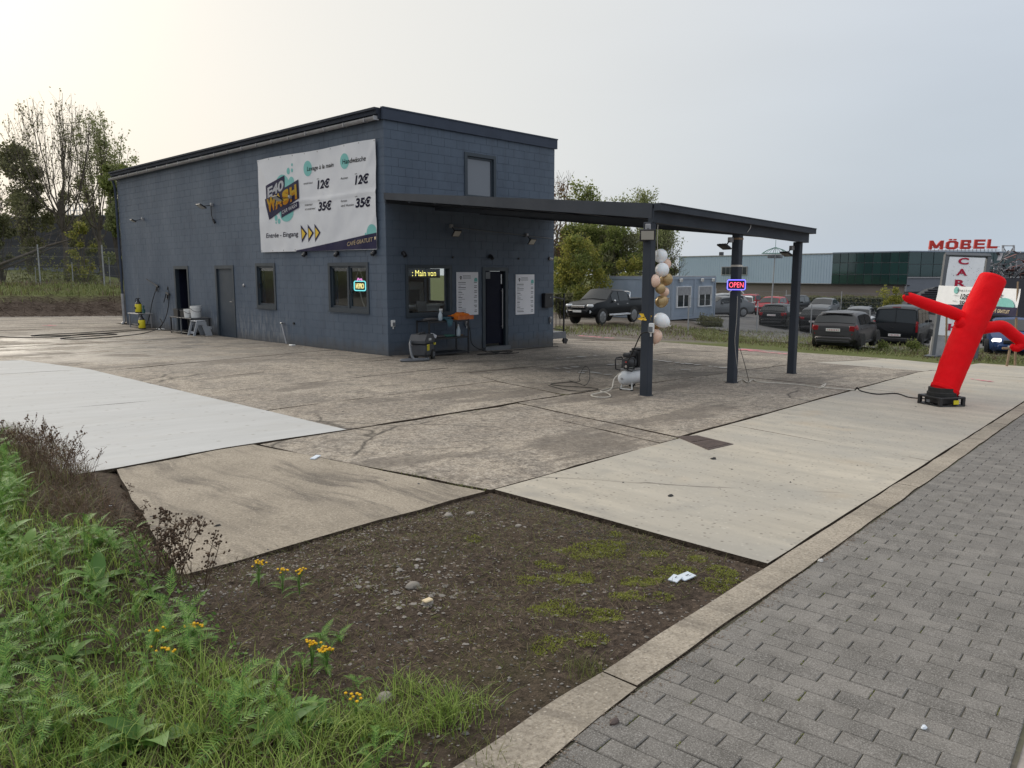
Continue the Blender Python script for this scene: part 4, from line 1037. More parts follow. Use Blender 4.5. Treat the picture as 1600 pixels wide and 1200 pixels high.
# odds on the side wall
m = MB(); m.lathe([(.04, 0), (.04, -.03), (.02, -.05)], 10, (0, 6.78, 1.55), 'x'); m.build('knob', 'steel', B)
t = thing('water_tap_pipe', 'bent pale pipe standpipe at the foot of the side wall under the banner', 'pipe', (0, 0, 0)); m = MB(); m.tube([(.0, 4.62, .55), (-.09, 4.60, .55), (-.12, 4.55, .50), (-.12, 4.36, .02)], .022, 7); m.build('pipe', 'grey_zinc', t, 40); m = MB(); m.cbox((-.1, 4.61, .56), (.05, .1, .03), .006); m.build('tap', 'steel', t)
m = MB(); m.cbox((-.3, 3.75, gz(-.3, 3.75)+.02), (.12, .16, .04), .012); tag(m.build('rag', 'white_plastic'), 'small white rag on the ground at the foot of the side wall', 'rag')
m = MB(); m.lathe([(.03, 0), (.03, -.04)], 8, (0, 4.1, .57), 'x'); tag(m.build('wall_plug', 'black_plastic'), 'small black plug beside the standpipe on the side wall', 'plug')

# ------------------------------------------------------------------ neon sign in the side window, message display in the shop window
def tube_rect(mb, w_, h, r, c=.04, n=5):
    pts = []
    for sx, sy, a0 in ((1, 1, 0), (-1, 1, 90), (-1, -1, 180), (1, -1, 270)):
        for k in range(4): a = R(a0+30*k); pts.append((sx*(w_/2-c)+c*math.cos(a), sy*(h/2-c)+c*math.sin(a), 0))
    pts.append(pts[0]); mb.tube(pts, r, n)
WS = thing('window_open_sign', 'teal and yellow neon open sign hanging in the wide side window', 'neon sign', (.075, 1.17, 1.60))
fr = Matrix(((0, 0, 1, 0), (1, 0, 0, 0), (0, 1, 0, 0), (0, 0, 0, 1)))     # seen from outside the writing is mirrored
m = MB(); m.x = fr; tube_rect(m, .46, .22, .014); m.build('border_tube', 'neon_teal', WS)
vs, fs = text_mb('OPEN', .17, fr @ Matrix.Translation((-.16, -.06, 0)), .006, .004, width=.33); m = MB(); m.add([(p[0], p[1], p[2]) for p in vs], fs)
m = MB(); vs, fs = text_mb('OPEN', .17, Matrix.Identity(4), .006, .004, width=.33); m.add([(v.z, v.x-.165, v.y-.06) for v in vs], fs); m.build('lettering', 'neon_yellow', WS)
m = MB(); m.x = fr; m.tube([(-.1, .12, 0), (-.06, .17, 0), (0, .14, 0), (.06, .18, 0), (.1, .12, 0)], .016, 5); m.build('crown_tube', 'neon_pink', WS)
m = MB(); m.tube([(0, -.16, .11), (0, .02, .42)], .004, 4); m.tube([(0, .19, .11), (0, .02, .42)], .004, 4); m.tube([(0, .02, -.11), (.0, -.12, -.42), (0, -.22, -.56)], .005, 4); m.build('wire', 'rope_white', WS)
DS = thing('message_display', 'black dot-matrix display with yellow running letters in the shop window', 'display', (1.30, .22, 1.90))
m = MB(); m.cbox((0, 0, 0), (.96, .05, .22), .006); m.build('case', 'black_plastic', DS)
vs, fs = text_mb(': Main von', .2, frame((-.40, -.028, -.065), (1, 0, 0), (0, 0, 1)), .001, -.001, width=.74); m = MB(); m.add(vs, fs); m.build('lettering', 'led_yellow', DS)
m = MB()
for z in (-.03, .0, .03): m.box(-.46, .46, -.034, -.0305, z-.005, z+.005)
m.build('grille', 'black_plastic', DS)

# ------------------------------------------------------------------ inside the shop
t = thing('fridge', 'white glass-front fridge standing inside behind the shop window', 'fridge', (2.1, 2.1, -.03)); m = MB(); m.cbox((0, 0, .85), (.95, .6, 1.7), .02); m.build('cabinet', 'white_enamel', t)
m = MB(); m.cbox((-.05, -.31, 1.0), (.72, .02, 1.0), .004); m.build('door', 'blind_glass', t); m = MB(); m.cbox((.4, -.31, .9), (.02, .03, 1.3), .004); m.build('handle', 'steel', t)
t = thing('counter', 'pale counter with grey front panel inside behind the shop window', 'counter', (1.3, .85, -.03)); m = MB(); m.cbox((0, 0, 1.13), (1.9, .5, .05), .006); m.build('top', 'white_enamel', t); m = MB(); m.cbox((0, .05, .55), (1.8, .4, 1.1), .004); m.build('front', 'white_enamel', t)
m = MB(); m.cbox((1.42, .5, 1.09), (.3, .05, .26), .01); tag(m.build('till_screen', 'mid_grey_plastic'), 'grey flat screen standing behind the shop window', 'screen')
m = MB(); m.box(.58, 1.93, .26, .60, .93, .955); tag(m.build('window_shelf', 'interior_dark'), 'dark inner shelf along the bottom of the shop window', 'shelf')
m = MB(); m.lathe([(.03, 0), (.033, .09), (.02, .12), (.012, .15)], 10, (.74, .36, .955)); tag(m.build('soap_bottle', 'white_plastic', None, 40), 'small white bottle in the lower left of the shop window', 'bottle')
m = MB()
for x, y, r in ((1.0, .4, .09), (1.12, .38, .07), (.66, .4, .06)): m.ball((x, y, .955+r*.5), r, 8, 5, (1.3, 1, .6), .12)
tag(m.build('cloth_heap', 'black_rubber', None, 40), 'heap of dark cloths inside the shop window sill', 'cloths')
t = thing('sofa', 'dark sofa back seen inside the wide side window', 'sofa', (.85, 1.4, -.03)); m = MB(); m.cbox((0, 0, .55), (.7, 1.7, .9), .12); m.build('back', 'black_rubber', t, 60); m = MB(); m.cbox((.25, 0, .4), (.8, 1.6, .4), .1); m.build('seat', 'black_rubber', t, 60)
m = MB(); m.lathe([(.04, 0), (.045, .12), (.03, .15)], 10, (.35, 1.02, 1.02)); tag(m.build('cup', 'white_plastic', None, 40), 'white cup on the sill under the window neon sign', 'cup')
m = MB(); m.cbox((.42, 5.35, .99), (.2, .5, .06), .01); tag(m.build('paper_stack', 'white_plastic'), 'white papers on the sill of the narrow side window', 'papers')
m = MB(); m.box(.7, .78, 4.9, 5.72, -.03, 2.5); tag(m.build('wardrobe', 'black_metal'), 'dark tall cupboard behind the narrow side window', 'cupboard')
t = thing('tool_rack', 'cluttered tool rack inside the open side door', 'rack', (1.6, 10.6, -.03)); m = MB(); m.box(0, .5, -.9, .4, .8, .84); m.box(0, .04, -.9, -.86, 0, 1.6); m.box(0, .04, .36, .4, 0, 1.6); m.box(0, .5, -.9, .4, .3, .33); m.build('rack_frame', 'black_metal', t)
m = MB(); rnd = random.Random(3)
for k in range(9): m.cbox((.15+rnd.random()*.2, -.8+k*.14, .92+rnd.random()*.08), (.2, .12, .16+rnd.random()*.12), .02)
for k in range(7): m.cbox((.15+rnd.random()*.2, -.8+k*.18, .45), (.2, .14, .2+rnd.random()*.1), .02)
m.build('tool_boxes', 'black_plastic', t); m = MB(); m.box(.01, .03, -.4, -.34, 1.2, 1.95); m.box(.01, .03, -.1, .0, 1.2, 1.9); m.build('hanging_tools', 'black_rubber', t)
m = MB(); m.cbox((.9, 10.55, .45), (.05, .35, .9), .01); tag(m.build('white_board', 'white_plastic'), 'white board leaning just inside the open side door', 'board')

# ------------------------------------------------------------------ side door bench, buckets, step stool
BE = thing('work_bench', 'low dark steel bench with two shelves in front of the open side door', 'bench', (-.36, 9.75, gz(-.36, 9.75)))
for sx in (-.28, .28):
    for sy in (-.75, 0, .75): m = MB(); m.cbox((sx, sy, .25), (.035, .035, .5), .004); m.build('leg', 'mid_grey_plastic' if sy == 0 else 'black_metal', BE)
m = MB(); m.cbox((0, 0, .515), (.64, 1.6, .03), .004); m.build('top', 'dark_grey_plastic', BE); m = MB(); m.cbox((0, 0, .07), (.6, 1.5, .025), .004); m.build('shelf', 'black_metal', BE)
def crate(p, s, label):
    t = thing('crate', label, 'crate', p, random.uniform(-.1, .1), 'dark crates on the side bench'); x, y, z = s; m = MB()
    m.box(-x/2, x/2, -y/2, y/2, 0, .012); m.box(-x/2, -x/2+.012, -y/2, y/2, .013, z); m.box(x/2-.012, x/2, -y/2, y/2, .013, z); m.box(-x/2+.013, x/2-.013, -y/2, -y/2+.012, .013, z); m.box(-x/2+.013, x/2-.013, y/2-.012, y/2, .013, z); m.build('shell', 'black_plastic', t)
    m = MB(); m.box(-x/2-.01, x/2+.01, -y/2-.012, -y/2-.001, z-.03, z); m.box(-x/2-.01, x/2+.01, y/2+.001, y/2+.012, z-.03, z); m.box(-x/2-.012, -x/2-.001, -y/2, y/2, z-.03, z); m.build('rim', 'dark_grey_plastic', t)
zb = gz(-.36, 9.75)+.531
crate((-.38, 10.25, zb), (.4, .34, .25), 'dark open crate on the bench, at its door end'); crate((-.36, 9.85, zb), (.36, .3, .22), 'smaller dark crate on the bench beside the white buckets')
def bucket(p, r, h, label):
    t = thing('bucket', label, 'bucket', p, 0, 'white buckets on the side bench'); m = MB(); m.lathe([(r*.88, 0), (r, h*.8), (r*1.05, h*.8), (r*1.05, h*.86), (r, h*.87), (r*1.02, h), (r*.96, h), (r*.85, .02)], 20); m.build('body', 'white_plastic', t, 40)
    m = MB(); m.tube([(-r*1.05*math.cos(R(a)), -r*1.05*math.sin(R(a)) if False else -r*1.04*abs(math.sin(R(a)))-.006, h*.8-.55*h*math.sin(R(a))*.55) for a in range(0, 181, 15)], .006, 5); m.build('bail_handle', 'dark_grey_plastic', t); return t
bucket((-.38, 9.25, zb), .16, .36, 'big white bucket with wire handle on the side bench'); bucket((-.52, 9.52, zb), .11, .26, 'small white bucket in front of the big one on the bench')
ST = thing('step_stool', 'pale grey two-step plastic stool beside the closed side door', 'step stool', (-.50, 8.78, gz(-.5, 8.78)), R(-90))
for sx in (-1, 1):
    m = MB(); P_ = [(-.30, 0), (-.22, 0), (-.10, .33), (.02, .33), (.10, .0), (.19, 0), (.19, .0), (.30, 0), (.30, .24), (.17, .24), (.10, .44), (-.16, .44)]
    poly = [(-.30, 0), (-.235, 0), (-.13, .34), (.0, .34), (.10, 0), (.30, 0), (.295, .05), (.25, .19), (.30, .20), (.30, .24), (.17, .24), (.10, .44), (-.17, .44)]
    bs_ = Matrix(((0, 0, 1, sx*.19-.015), (1, 0, 0, 0), (0, 1, 0, 0), (0, 0, 0, 1))); m.prism(poly, 0, .03, bs_); m.build('side', 'grey_plastic', ST)
m = MB(); m.cbox((0, -.035, .45), (.43, .28, .03), .01); m.build('top_step', 'grey_plastic', ST); m = MB(); m.cbox((0, .235, .25), (.43, .17, .03), .01); m.build('lower_step', 'grey_plastic', ST)
m = MB(); m.cbox((0, .14, .36), (.35, .02, .12), .004); m.cbox((0, -.2, .1), (.35, .02, .07), .004); m.build('riser', 'grey_plastic', ST)

# ------------------------------------------------------------------ sprayers, table, lances, hoses
STB = thing('side_table', 'small worn table holding a yellow sprayer at the far end of the side wall', 'table', (-.36, 13.75, gz(-.3, 13.75)))
m = MB(); m.cbox((0, 0, .5), (.5, .95, .035), .006); m.build('top', 'grey_zinc', STB)
for sx in (-.2, .2):
    for sy in (-.42, .42): m = MB(); m.cbox((sx, sy, .24), (.035, .035, .48), .004); m.build('leg', 'grey_zinc', STB)
m = MB(); m.cbox((0, 0, .12), (.4, .85, .02), .004); m.build('shelf', 'black_metal', STB)
def sprayer(p, label, rot=0):
    t = thing('pump_sprayer', label, 'sprayer', p, rot, 'yellow pump sprayers'); m = MB(); m.lathe([(.10, 0), (.112, .02), (.112, .28), (.10, .31)], 16); m.build('tank', 'yellow_plastic', t, 40)
    m = MB(); m.lathe([(.116, .0), (.116, .035)], 16); m.build('foot', 'black_plastic', t); m = MB(); m.lathe([(.101, .31), (.07, .37), (.045, .39), (.045, .43), (.03, .43), (.03, .5)], 14); m.build('cap', 'black_plastic', t, 40)
    m = MB(); m.tube([(-.07, 0, .5), (.07, 0, .5)], .014, 6); m.tube([(-.07, 0, .5), (-.09, 0, .44), (-.08, 0, .38)], .012, 6); m.build('pump_handle', 'black_plastic', t, 40)
    m = MB(); m.cbox((-.113, 0, .17), (.004, .1, .07), 0); m.build('mark', 'print_black', t); return t
s1 = sprayer((-.4, 13.75, gz(-.4, 13.7)+.518), 'yellow pump sprayer standing on the small table'); m = MB(); m.tube([(.04, .06, .3), (.05, .08, .85)], .008, 5); m.build('lance', 'steel', s1)
sprayer((-.62, 12.95, gz(-.62, 12.95)), 'yellow pump sprayer standing on the ground by the small table')
m = MB(); m.lathe([(.05, 0), (.055, .1), (.03, .16), (.02, .2), (.045, .22), (.02, .27)], 12, (-.36, 13.42, gz(-.3, 13.4)+.518)); tag(m.build('trigger_bottle', 'dark_green_plastic', None, 40), 'dark green spray bottle beside the sprayer on the small table', 'bottle')
def washgun(p, tip, label):
    t = thing('pressure_lance', label, 'pressure lance', p, 0, 'pressure washer lances hung on the side wall'); m = MB(); m.tube([(-.06, 0, 0), (-.09, tip[0], tip[1])], .016, 6); m.build('lance', 'black_metal', t)
    m = MB(); m.tube([(-.06, 0, 0), (-.06, -.22, -.06)], .035, 7); m.tube([(-.06, -.1, -.03), (-.06, -.05, -.22)], .025, 6); m.build('grip', 'black_plastic', t); m = MB(); m.tube([(0, -.05, -.02), (-.08, -.05, -.02)], .018, 6); m.cbox((-.05, -.02, -.2), (.04, .12, .04), .006); m.build('hook', 'steel', t); return t
washgun((0, 13.0, 1.50), (.7, .2), 'black pressure lance hung on the wall above the sprayers'); washgun((0, 12.15, 1.25), (.18, -.32), 'pressure lance hung with looping hose beside the open side door')
def hose(name, pts, r, mat, label, cat, onground=True, n=6, sub=6):
    """smooth rope or hose through points; z None = lies on the ground"""
    P_ = [V((p[0], p[1], (gz(p[0], p[1])+r+.004) if len(p) < 3 else p[2])) for p in pts]; out = []
    for i in range(len(P_)-1):
        p0, p1, p2, p3 = P_[max(i-1, 0)], P_[i], P_[i+1], P_[min(i+2, len(P_)-1)]
        for k in range(sub):
            t_ = k/sub; out.append(.5*((2*p1)+(p2-p0)*t_+(2*p0-5*p1+4*p2-p3)*t_*t_+(3*p1-p0-3*p2+p3)*t_**3))
    out.append(P_[-1]); m = MB(); m.tube(out, r, n); return tag(m.build(name, mat, None, 60), label, cat)
hose('pressure_hose', [(-.06, 12.95, 1.4), (-.1, 13.3, .9), (-.15, 13.5, .4), (-.5, 13.2), (-1.6, 12.2), (-3.0, 11.3), (-4.0, 10.9), (-4.6, 10.4), (-3.6, 10.2), (-2.2, 11.1), (-1.2, 11.9), (-.3, 12.2)], .013, 'black_rubber', 'black hose dropping from the upper lance and lying across the wet slab', 'hose')
hose('pressure_hose', [(-.08, 12.0, 1.35), (-.12, 11.85, 1.45), (-.16, 11.7, 1.1), (-.25, 11.8, .5), (-.6, 11.6, .12), (-1.6, 10.3), (-2.8, 9.1), (-3.9, 8.5), (-4.3, 8.9), (-3.4, 9.6), (-2.4, 10.2), (-3.0, 10.7), (-4.2, 9.7), (-5.0, 9.9), (-5.6, 10.6)], .013, 'black_rubber', 'black hose looping from the lower lance down into coils on the slab', 'hose')
hose('drain_hose', [(-.1, 12.7, .35), (-.15, 12.4, .2), (-.4, 12.0, .06), (-.3, 11.4), (.25, 11.1, .03)], .016, 'black_rubber', 'short black hose from the small table into the open side door', 'hose')
m = MB(); m.cbox((-.35, 12.1, gz(-.3, 12)+.03), (.05, .35, .05), .01, Matrix.Rotation(R(20), 3, 'Z')); tag(m.build('squeegee', 'white_plastic'), 'white squeegee bar lying at the wall foot by the open door', 'squeegee')

# ------------------------------------------------------------------ trolley, vacuum and cables at the front wall
TR = thing('trolley', 'black steel rack with cloths and spray bottles below the shop window', 'trolley', (1.32, -.42, gz(1.3, -.4)))
for sx in (-.62, .62):
    for sy in (-.22, .22): m = MB(); m.cbox((sx, sy, .42), (.035, .035, .84), .003); m.build('leg', 'black_metal', TR)
for z in (.82, .42, .06):
    m = MB(); m.cbox((0, 0, z), (1.2, .42, .018), .003); m.build('shelf', 'black_metal', TR)
    m = MB(); m.box(-.6, .6, -.235, -.205, z-.03, z+.01); m.box(-.6, .6, .205, .235, z-.03, z+.01); m.build('rail', 'black_metal', TR)
tz = gz(1.3, -.4)
def rag(c, r, mat, label, sc=(1.6, 1, .35), cat='cloth', hang=None):
    m = MB(); random.seed(int(c[0]*100)+7); m.ball(c, r, 14, 9, sc, .13)
    if hang:
        hx, hy = hang
        m.add([(c[0]-.1, c[1]-.02, c[2]), (c[0]+.12, c[1]-.02, c[2]), (c[0]+.12+hx, hy, c[2]-.02), (c[0]-.1+hx, hy, c[2]-.02), (c[0]+.06+hx, hy-.015, c[2]-.16), (c[0]-.04+hx, hy-.015, c[2]-.2)], [(0, 1, 2, 3), (3, 2, 4, 5)])
    tag(m.build('cloth', mat, None, 50), label, cat, 'cleaning cloths on the trolley')
rag((.92, -.42, tz+.86), .13, 'grey_cloth', 'crumpled brown-grey cloth on the left end of the trolley top')
rag((1.36, -.45, tz+.87), .12, 'teal_cloth', 'teal cloth draped over the middle of the trolley top', hang=(-.06, -.68))
rag((1.55, -.42, tz+.88), .09, 'dark_grey_plastic', 'dark cloth between the teal cloth and the orange tray')
rag((1.45, -.45, tz+.45), .12, 'green_cloth', 'pale green cloth on the middle shelf of the trolley', (1.7, 1, .3)); rag((1.17, -.45, tz+.45), .12, 'grey_cloth', 'dark grey cloth on the middle shelf behind the vacuum', (1.5, 1, .3))
OT = thing('tray', 'orange plastic tray heaped with orange cloths on the trolley end', 'tray', (1.86, -.46, tz+.832)); m = MB(); m.box(-.26, .26, -.18, .18, 0, .012)
for a in ((-.26, -.248, -.18, .18), (.248, .26, -.18, .18)): m.box(*a, .013, .09)
m.box(-.247, .247, -.18, -.168, .013, .09); m.box(-.247, .247, .168, .18, .013, .09); m.build('tray_shell', 'orange_plastic', OT)
m = MB(); random.seed(4)
for x, y, z, r in ((-.12, -.02, .09, .11), (.02, -.04, .1, .10), (.16, .0, .08, .09), (-.02, .06, .1, .1), (-.18, .05, .08, .07)): m.ball((x, y, z), r, 11, 7, (1.1, 1, .7), .14)
tag(m.build('cloth_pile', 'orange_cloth', None, 50), 'bright orange cloths piled in the orange tray', 'cloths').location = (1.86, -.46, tz+.832)
def spray(p, label, mat='clear_bottle', s=1):
    t = thing('spray_bottle', label, 'spray bottle', p, random.uniform(-1, 1), 'spray bottles on the trolley'); t.scale = (s,)*3; m = MB(); m.lathe([(.04, 0), (.043, .01), (.043, .11), (.02, .17), (.016, .19)], 12); m.build('bottle', mat, t, 40)
    m = MB(); m.cbox((.012, 0, .215), (.07, .025, .035), .006); m.tube([(.02, 0, .2), (.045, 0, .16)], .006, 5); m.lathe([(.018, .185), (.018, .205)], 8); m.build('trigger', 'white_plastic', t); return t
spray((1.17, -.5, tz+.83), 'spray bottle standing on the trolley top under the window', s=1.2); spray((1.72, -.52, tz+.43), 'clear spray bottle on the middle trolley shelf', s=1.25)
m = MB(); m.cbox((.94, -.5, tz+.475), (.16, .1, .1), .02, Matrix.Rotation(R(25), 3, 'Y')); tag(m.build('paper_roll', 'paper_white'), 'crumpled white paper on the middle shelf above the vacuum', 'paper')
m = MB(); m.cbox((1.86, -.46, tz+.445), (.12, .05, .03), .008); m.cbox((1.78, -.44, tz+.445), (.07, .04, .03), .008); tag(m.build('brush', 'wood_pale'), 'small brush on the right end of the middle trolley shelf', 'brush')
VC = thing('vacuum_cleaner', 'dark grey wet vacuum with yellow label and coiled hose at the building corner', 'vacuum cleaner', (.12, -1.08, gz(.1, -1.1)), R(28))
m = MB(); m.cbox((0, 0, .22), (.52, .40, .28), .035); m.build('tank', 'dark_grey_plastic', VC, 40)
m = MB(); poly = [(-.29, 0), (.29, 0), (.29, .08), (.2, .19), (-.16, .19), (-.29, .06)]; m.prism(poly, -.19, .19, Matrix(((1, 0, 0, 0), (0, 0, 1, 0), (0, 1, 0, .37), (0, 0, 0, 1)))); m.build('motor_head', 'dark_grey_plastic', VC)
m = MB(); m.tube([(-.16, .0, .56), (-.14, 0, .59), (.16, 0, .59), (.2, 0, .55)], .018, 6); m.build('carry_handle', 'black_plastic', VC, 40)
m = MB(); m.cbox((-.13, -.205, .28), (.12, .012, .14), .003); m.build('label_plate', 'yellow_plastic', VC); m = MB(); m.cbox((.0, -.195, .45), (.13, .012, .05), .003); m.build('badge', 'white_plastic', VC); m = MB(); m.cbox((.26, -.2, .33), (.1, .03, .05), .008); m.build('latch', 'yellow_plastic', VC)
for x, r in ((.14, .11), (-.2, .05)):
    for y in (-.2, .2):
        m = MB(); m.lathe([(r, -.025), (r, .025)], 16, (x, y, r), 'y'); wh = m.build('wheel', 'black_rubber', VC, 40); m = MB(); m.lathe([(r*.55, -.029), (r*.55, .029)], 10, (x, y, r), 'y'); m.build('hub', 'mid_grey_plastic', wh)
m = MB(); m.tube([(.30, -.02, .42), (.34, -.02, .42)], .05, 10); m.build('hose_inlet', 'black_plastic', VC)
hp = [(-.12, -1.05, .42), (-.24, -1.12, .40), (-.34, -1.25, .25), (-.38, -1.38, .08), (-.30, -1.50), (-.05, -1.48), (-.0, -1.38), (-.35, -1.25), (-.62, -1.28), (-.68, -1.4), (-.5, -1.5), (-.2, -1.52)]
hose('vacuum_hose', hp, .028, 'mid_grey_plastic', 'grey ribbed vacuum hose coiled on the ground at the building corner', 'hose', n=8)
hose('power_cable', [(2.50, -.06, .60), (2.52, -.09, .4), (2.55, -.14, .1), (2.75, -.4), (2.9, -.75), (2.3, -.85), (1.9, -1.0), (2.3, -1.1), (3.0, -.95), (3.35, -.75), (2.9, -.6), (2.6, -.9), (2.9, -1.15), (3.3, -1.05)], .010, 'black_rubber', 'black power cable in loops on the ground in front of the door', 'cable', n=5)
hose('power_cable', [(2.7, -.5), (3.4, -.45), (4.2, -.35), (5.0, -.2), (5.9, -.12)], .009, 'black_rubber', 'black cable running along the wall foot towards the right corner', 'cable', n=5)
# steps and railing at the right corner
SP = thing('side_steps', 'black steel landing with railing behind the right corner of the building', 'steps', (6.5, 1.1, gz(6.5, 1.1)))
m = MB(); m.box(-.6, .55, -.55, .7, .16, .36); m.build('landing', 'mid_grey_plastic', SP)
for x in (-.55, .5):
    m = MB(); m.cbox((x, -.5, .75), (.04, .04, 1.5), .003); m.build('rail_post', 'black_metal', SP)
m = MB(); m.tube([(-.55, -.5, 1.5), (.5, -.5, 1.32)], .024, 6); m.tube([(-.55, -.5, .55), (.5, -.5, .40)], .016, 6)
for k in range(5): x = -.4+k*.18; m.tube([(x, -.5, .5), (x, -.5, 1.45-.17*(x+.55))], .010, 5)
m.build('railing', 'black_metal', SP); m = MB(); m.cbox((.62, -.45, .08), (.2, .06, .16), .01, Matrix.Rotation(R(30), 3, 'Y')); m.build('foot', 'black_metal', SP)
# ------------------------------------------------------------------ things on the canopy posts
g_ = 'floodlights on the canopy posts'
def postlight(p, az, label, up=0, lens='lamp_lens'):
    t = floodlight(p, (math.cos(az), math.sin(az)), label, g_, .16, .22, .10, up, lens); return t
postlight((-1.04, -7.82, 2.56), R(212), 'floodlight with pale lens high on the post with the balloons', 26)
postlight((1.74, -7.70, 2.46), R(160), 'black floodlight high on the middle post above the open sign', 62, 'car_glass')
postlight((4.33, -7.64, 2.38), R(160), 'black floodlight high on the far right post', 62, 'car_glass')
m = MB(); m.cbox((-1.08, -7.78, 2.42), (.12, .1, .1), .01); tag(m.build('sensor_box', 'black_plastic'), 'small black sensor box under the floodlight on the balloon post', 'box')
hose('lamp_cable', [(-.89, -7.89, 2.62), (-.89, -7.885, 2.4), (-.87, -7.885, 2.2), (-.85, -7.88, 2.15)], .006, 'rope_white', 'thin pale cable hanging down the balloon post from the beam', 'cable', n=4)
hose('lamp_cable', [(1.93, -7.93, 2.86), (1.92, -7.94, 2.7), (1.90, -7.86, 2.58)], .006, 'white_plastic', 'short pale cable over the beam above the middle post', 'cable', n=4)
for z, lb, mt in ((2.50, 'strip of brown tape round the top of the middle post', 'wood_pale'), (2.03, 'pale tape round the middle post above the open sign', 'rope_white')):
    m = MB(); m.cbox((1.81, -7.76, z), (.152, .152, .035), .004); tag(m.build('tape', mt), lb, 'tape', 'tape bands on the middle post')
OS = thing('open_sign', 'red and blue neon open sign strapped to the middle canopy post', 'neon sign', (1.70, -7.83, 1.70)); OS.scale = (.78, .78, .78)
nrm = V((-.9, -.43, 0)).normalized(); uu = V((0, 0, 1)).cross(nrm)*1; ob = frame((0, 0, 0), uu, (0, 0, 1))
def loc(mb, b): mb.x = b; return mb
m = loc(MB(), ob); m.cbox((0, 0, -.012), (.40, .23, .012), .01); m.build('backplate', 'black_plastic', OS)
m = loc(MB(), ob); tube_rect(m, .385, .215, .011, .03); m.build('border_tube', 'neon_blue', OS)
vs, fs = text_mb('OPEN', .17, ob @ Matrix.Translation((-.15, -.06, .004)), .006, .002, width=.30); m = MB(); m.add(vs, fs)
vs, fs = text_mb('OPEN', .17, Matrix.Identity(4), .006, -.002, width=.31); m = MB(); m.add([ob @ V((v.x-.155, v.y-.06, v.z+.006)) for v in vs], fs); m.build('lettering', 'neon_red', OS)
m = loc(MB(), ob); m.tube([(-.1, -.12, -.01), (-.16, -.19, -.02)], .012, 5); m.tube([(.1, -.12, -.01), (.17, -.2, -.02)], .012, 5); m.build('strap', 'white_plastic', OS)
hose('sign_cable', [(1.70, -7.86, 1.5), (1.63, -7.9, 1.1), (1.60, -7.9, .7), (1.66, -7.95, .2), (1.75, -8.0)], .0035, 'rope_white', 'thin yellowish cable hanging beside the middle post to the ground', 'cable', n=4)
hose('sign_cable', [(1.88, -7.84, .6), (1.98, -7.9, .3), (2.0, -8.0)], .006, 'black_rubber', 'thin dark cable at the foot of the middle post', 'cable', n=4)
# balloons
Dp = (V((-.72, -7.9, 1.6))-CAM).dot(FWD)
def balloon(zx, zy, r, colr, label, dd=0, tilt=0, el=1.12):
    p = at(930+zx/4.615, 370+zy/4.615, Dp+dd); r = r/4.615*Dp/FOC
    t = thing('balloon', label, 'balloon', p, random.uniform(0, 6), 'balloons tied to the left canopy post'); t.rotation_euler = (R(tilt), R(tilt*.4), random.uniform(0, 6))
    m = MB(); pr = []
    for k in range(15):
        a = -math.pi/2+math.pi*k/14; q = math.sin(a); rr = r*math.cos(a)*(1-.12*(q < 0)*abs(q)); pr.append((max(rr, .001), r*el*q*(1 if q > 0 else 1.12)))
    m.lathe(pr, 22); m.build('skin', 'balloon_'+colr, t, 180); m = MB(); m.lathe([(.004, -r*1.25*el*1.0), (.016, -r*1.3*el), (.012, -r*1.31*el)], 8, (0, 0, .0)); m.lathe([(.006, -r*1.1*el), (.006, -r*1.27*el)], 6); m.build('knot', 'balloon_'+colr, t)
balloon(472, 137, 51, 'white', 'topmost white balloon of the bunch on the left canopy post', 0, 140, 1.0)
balloon(508, 196, 40, 'peach', 'peach balloon mostly hidden between the two upper white balloons', .16, 40)
balloon(482, 238, 51, 'white', 'second white balloon from the top, above the peach and gold pair', -.04, 80, 1.0)
balloon(420, 318, 49, 'peach', 'peach balloon bulging in front of the post at the left of the bunch', -.12, 85, 1.0)
balloon(512, 306, 49, 'gold', 'large gold balloon right of the peach one', .08, 70, 1.0)
balloon(470, 374, 38, 'gold', 'small gold balloon in the middle of the bunch', -.1, 80, 1.0)
balloon(497, 397, 37, 'peach', 'small peach balloon tucked behind the small gold one', .1, 60, 1.0)
balloon(478, 467, 45, 'gold', 'gold balloon at the lower end of the upper bunch', 0, 165, 1.06)
balloon(478, 602, 53, 'white', 'white balloon of the lower group, leaning right', 0, 55, 1.12)
balloon(440, 632, 38, 'gold', 'gold balloon half hidden behind the lower white balloon', .14, 70)
balloon(438, 716, 46, 'peach', 'lowest peach balloon, half behind the post', .06, 10)
FL = thing('foil_leaves', 'shiny yellow foil leaves tied across the left post beside the balloons', 'decoration', at(1011, 497, Dp-.12))
for k, (a, s) in enumerate(((150, .085), (185, .09), (25, .07), (330, .06), (205, .06))):
    m = MB(); d = V((math.cos(R(a)), 0, math.sin(R(a)))); wv = RGT*d.x+V((0, 0, 1))*d.z; nn = RGT*-d.z+V((0, 0, 1))*d.x; b = wv*(.04 if k < 2 else .0)
    m.add([b, b+wv*s*.5+nn*.03-FWD*.02, b+wv*s*1.2, b+wv*s*.5-nn*.03+FWD*.0], [(0, 1, 2, 3)]); m.build('leaf', 'foil_gold', FL)

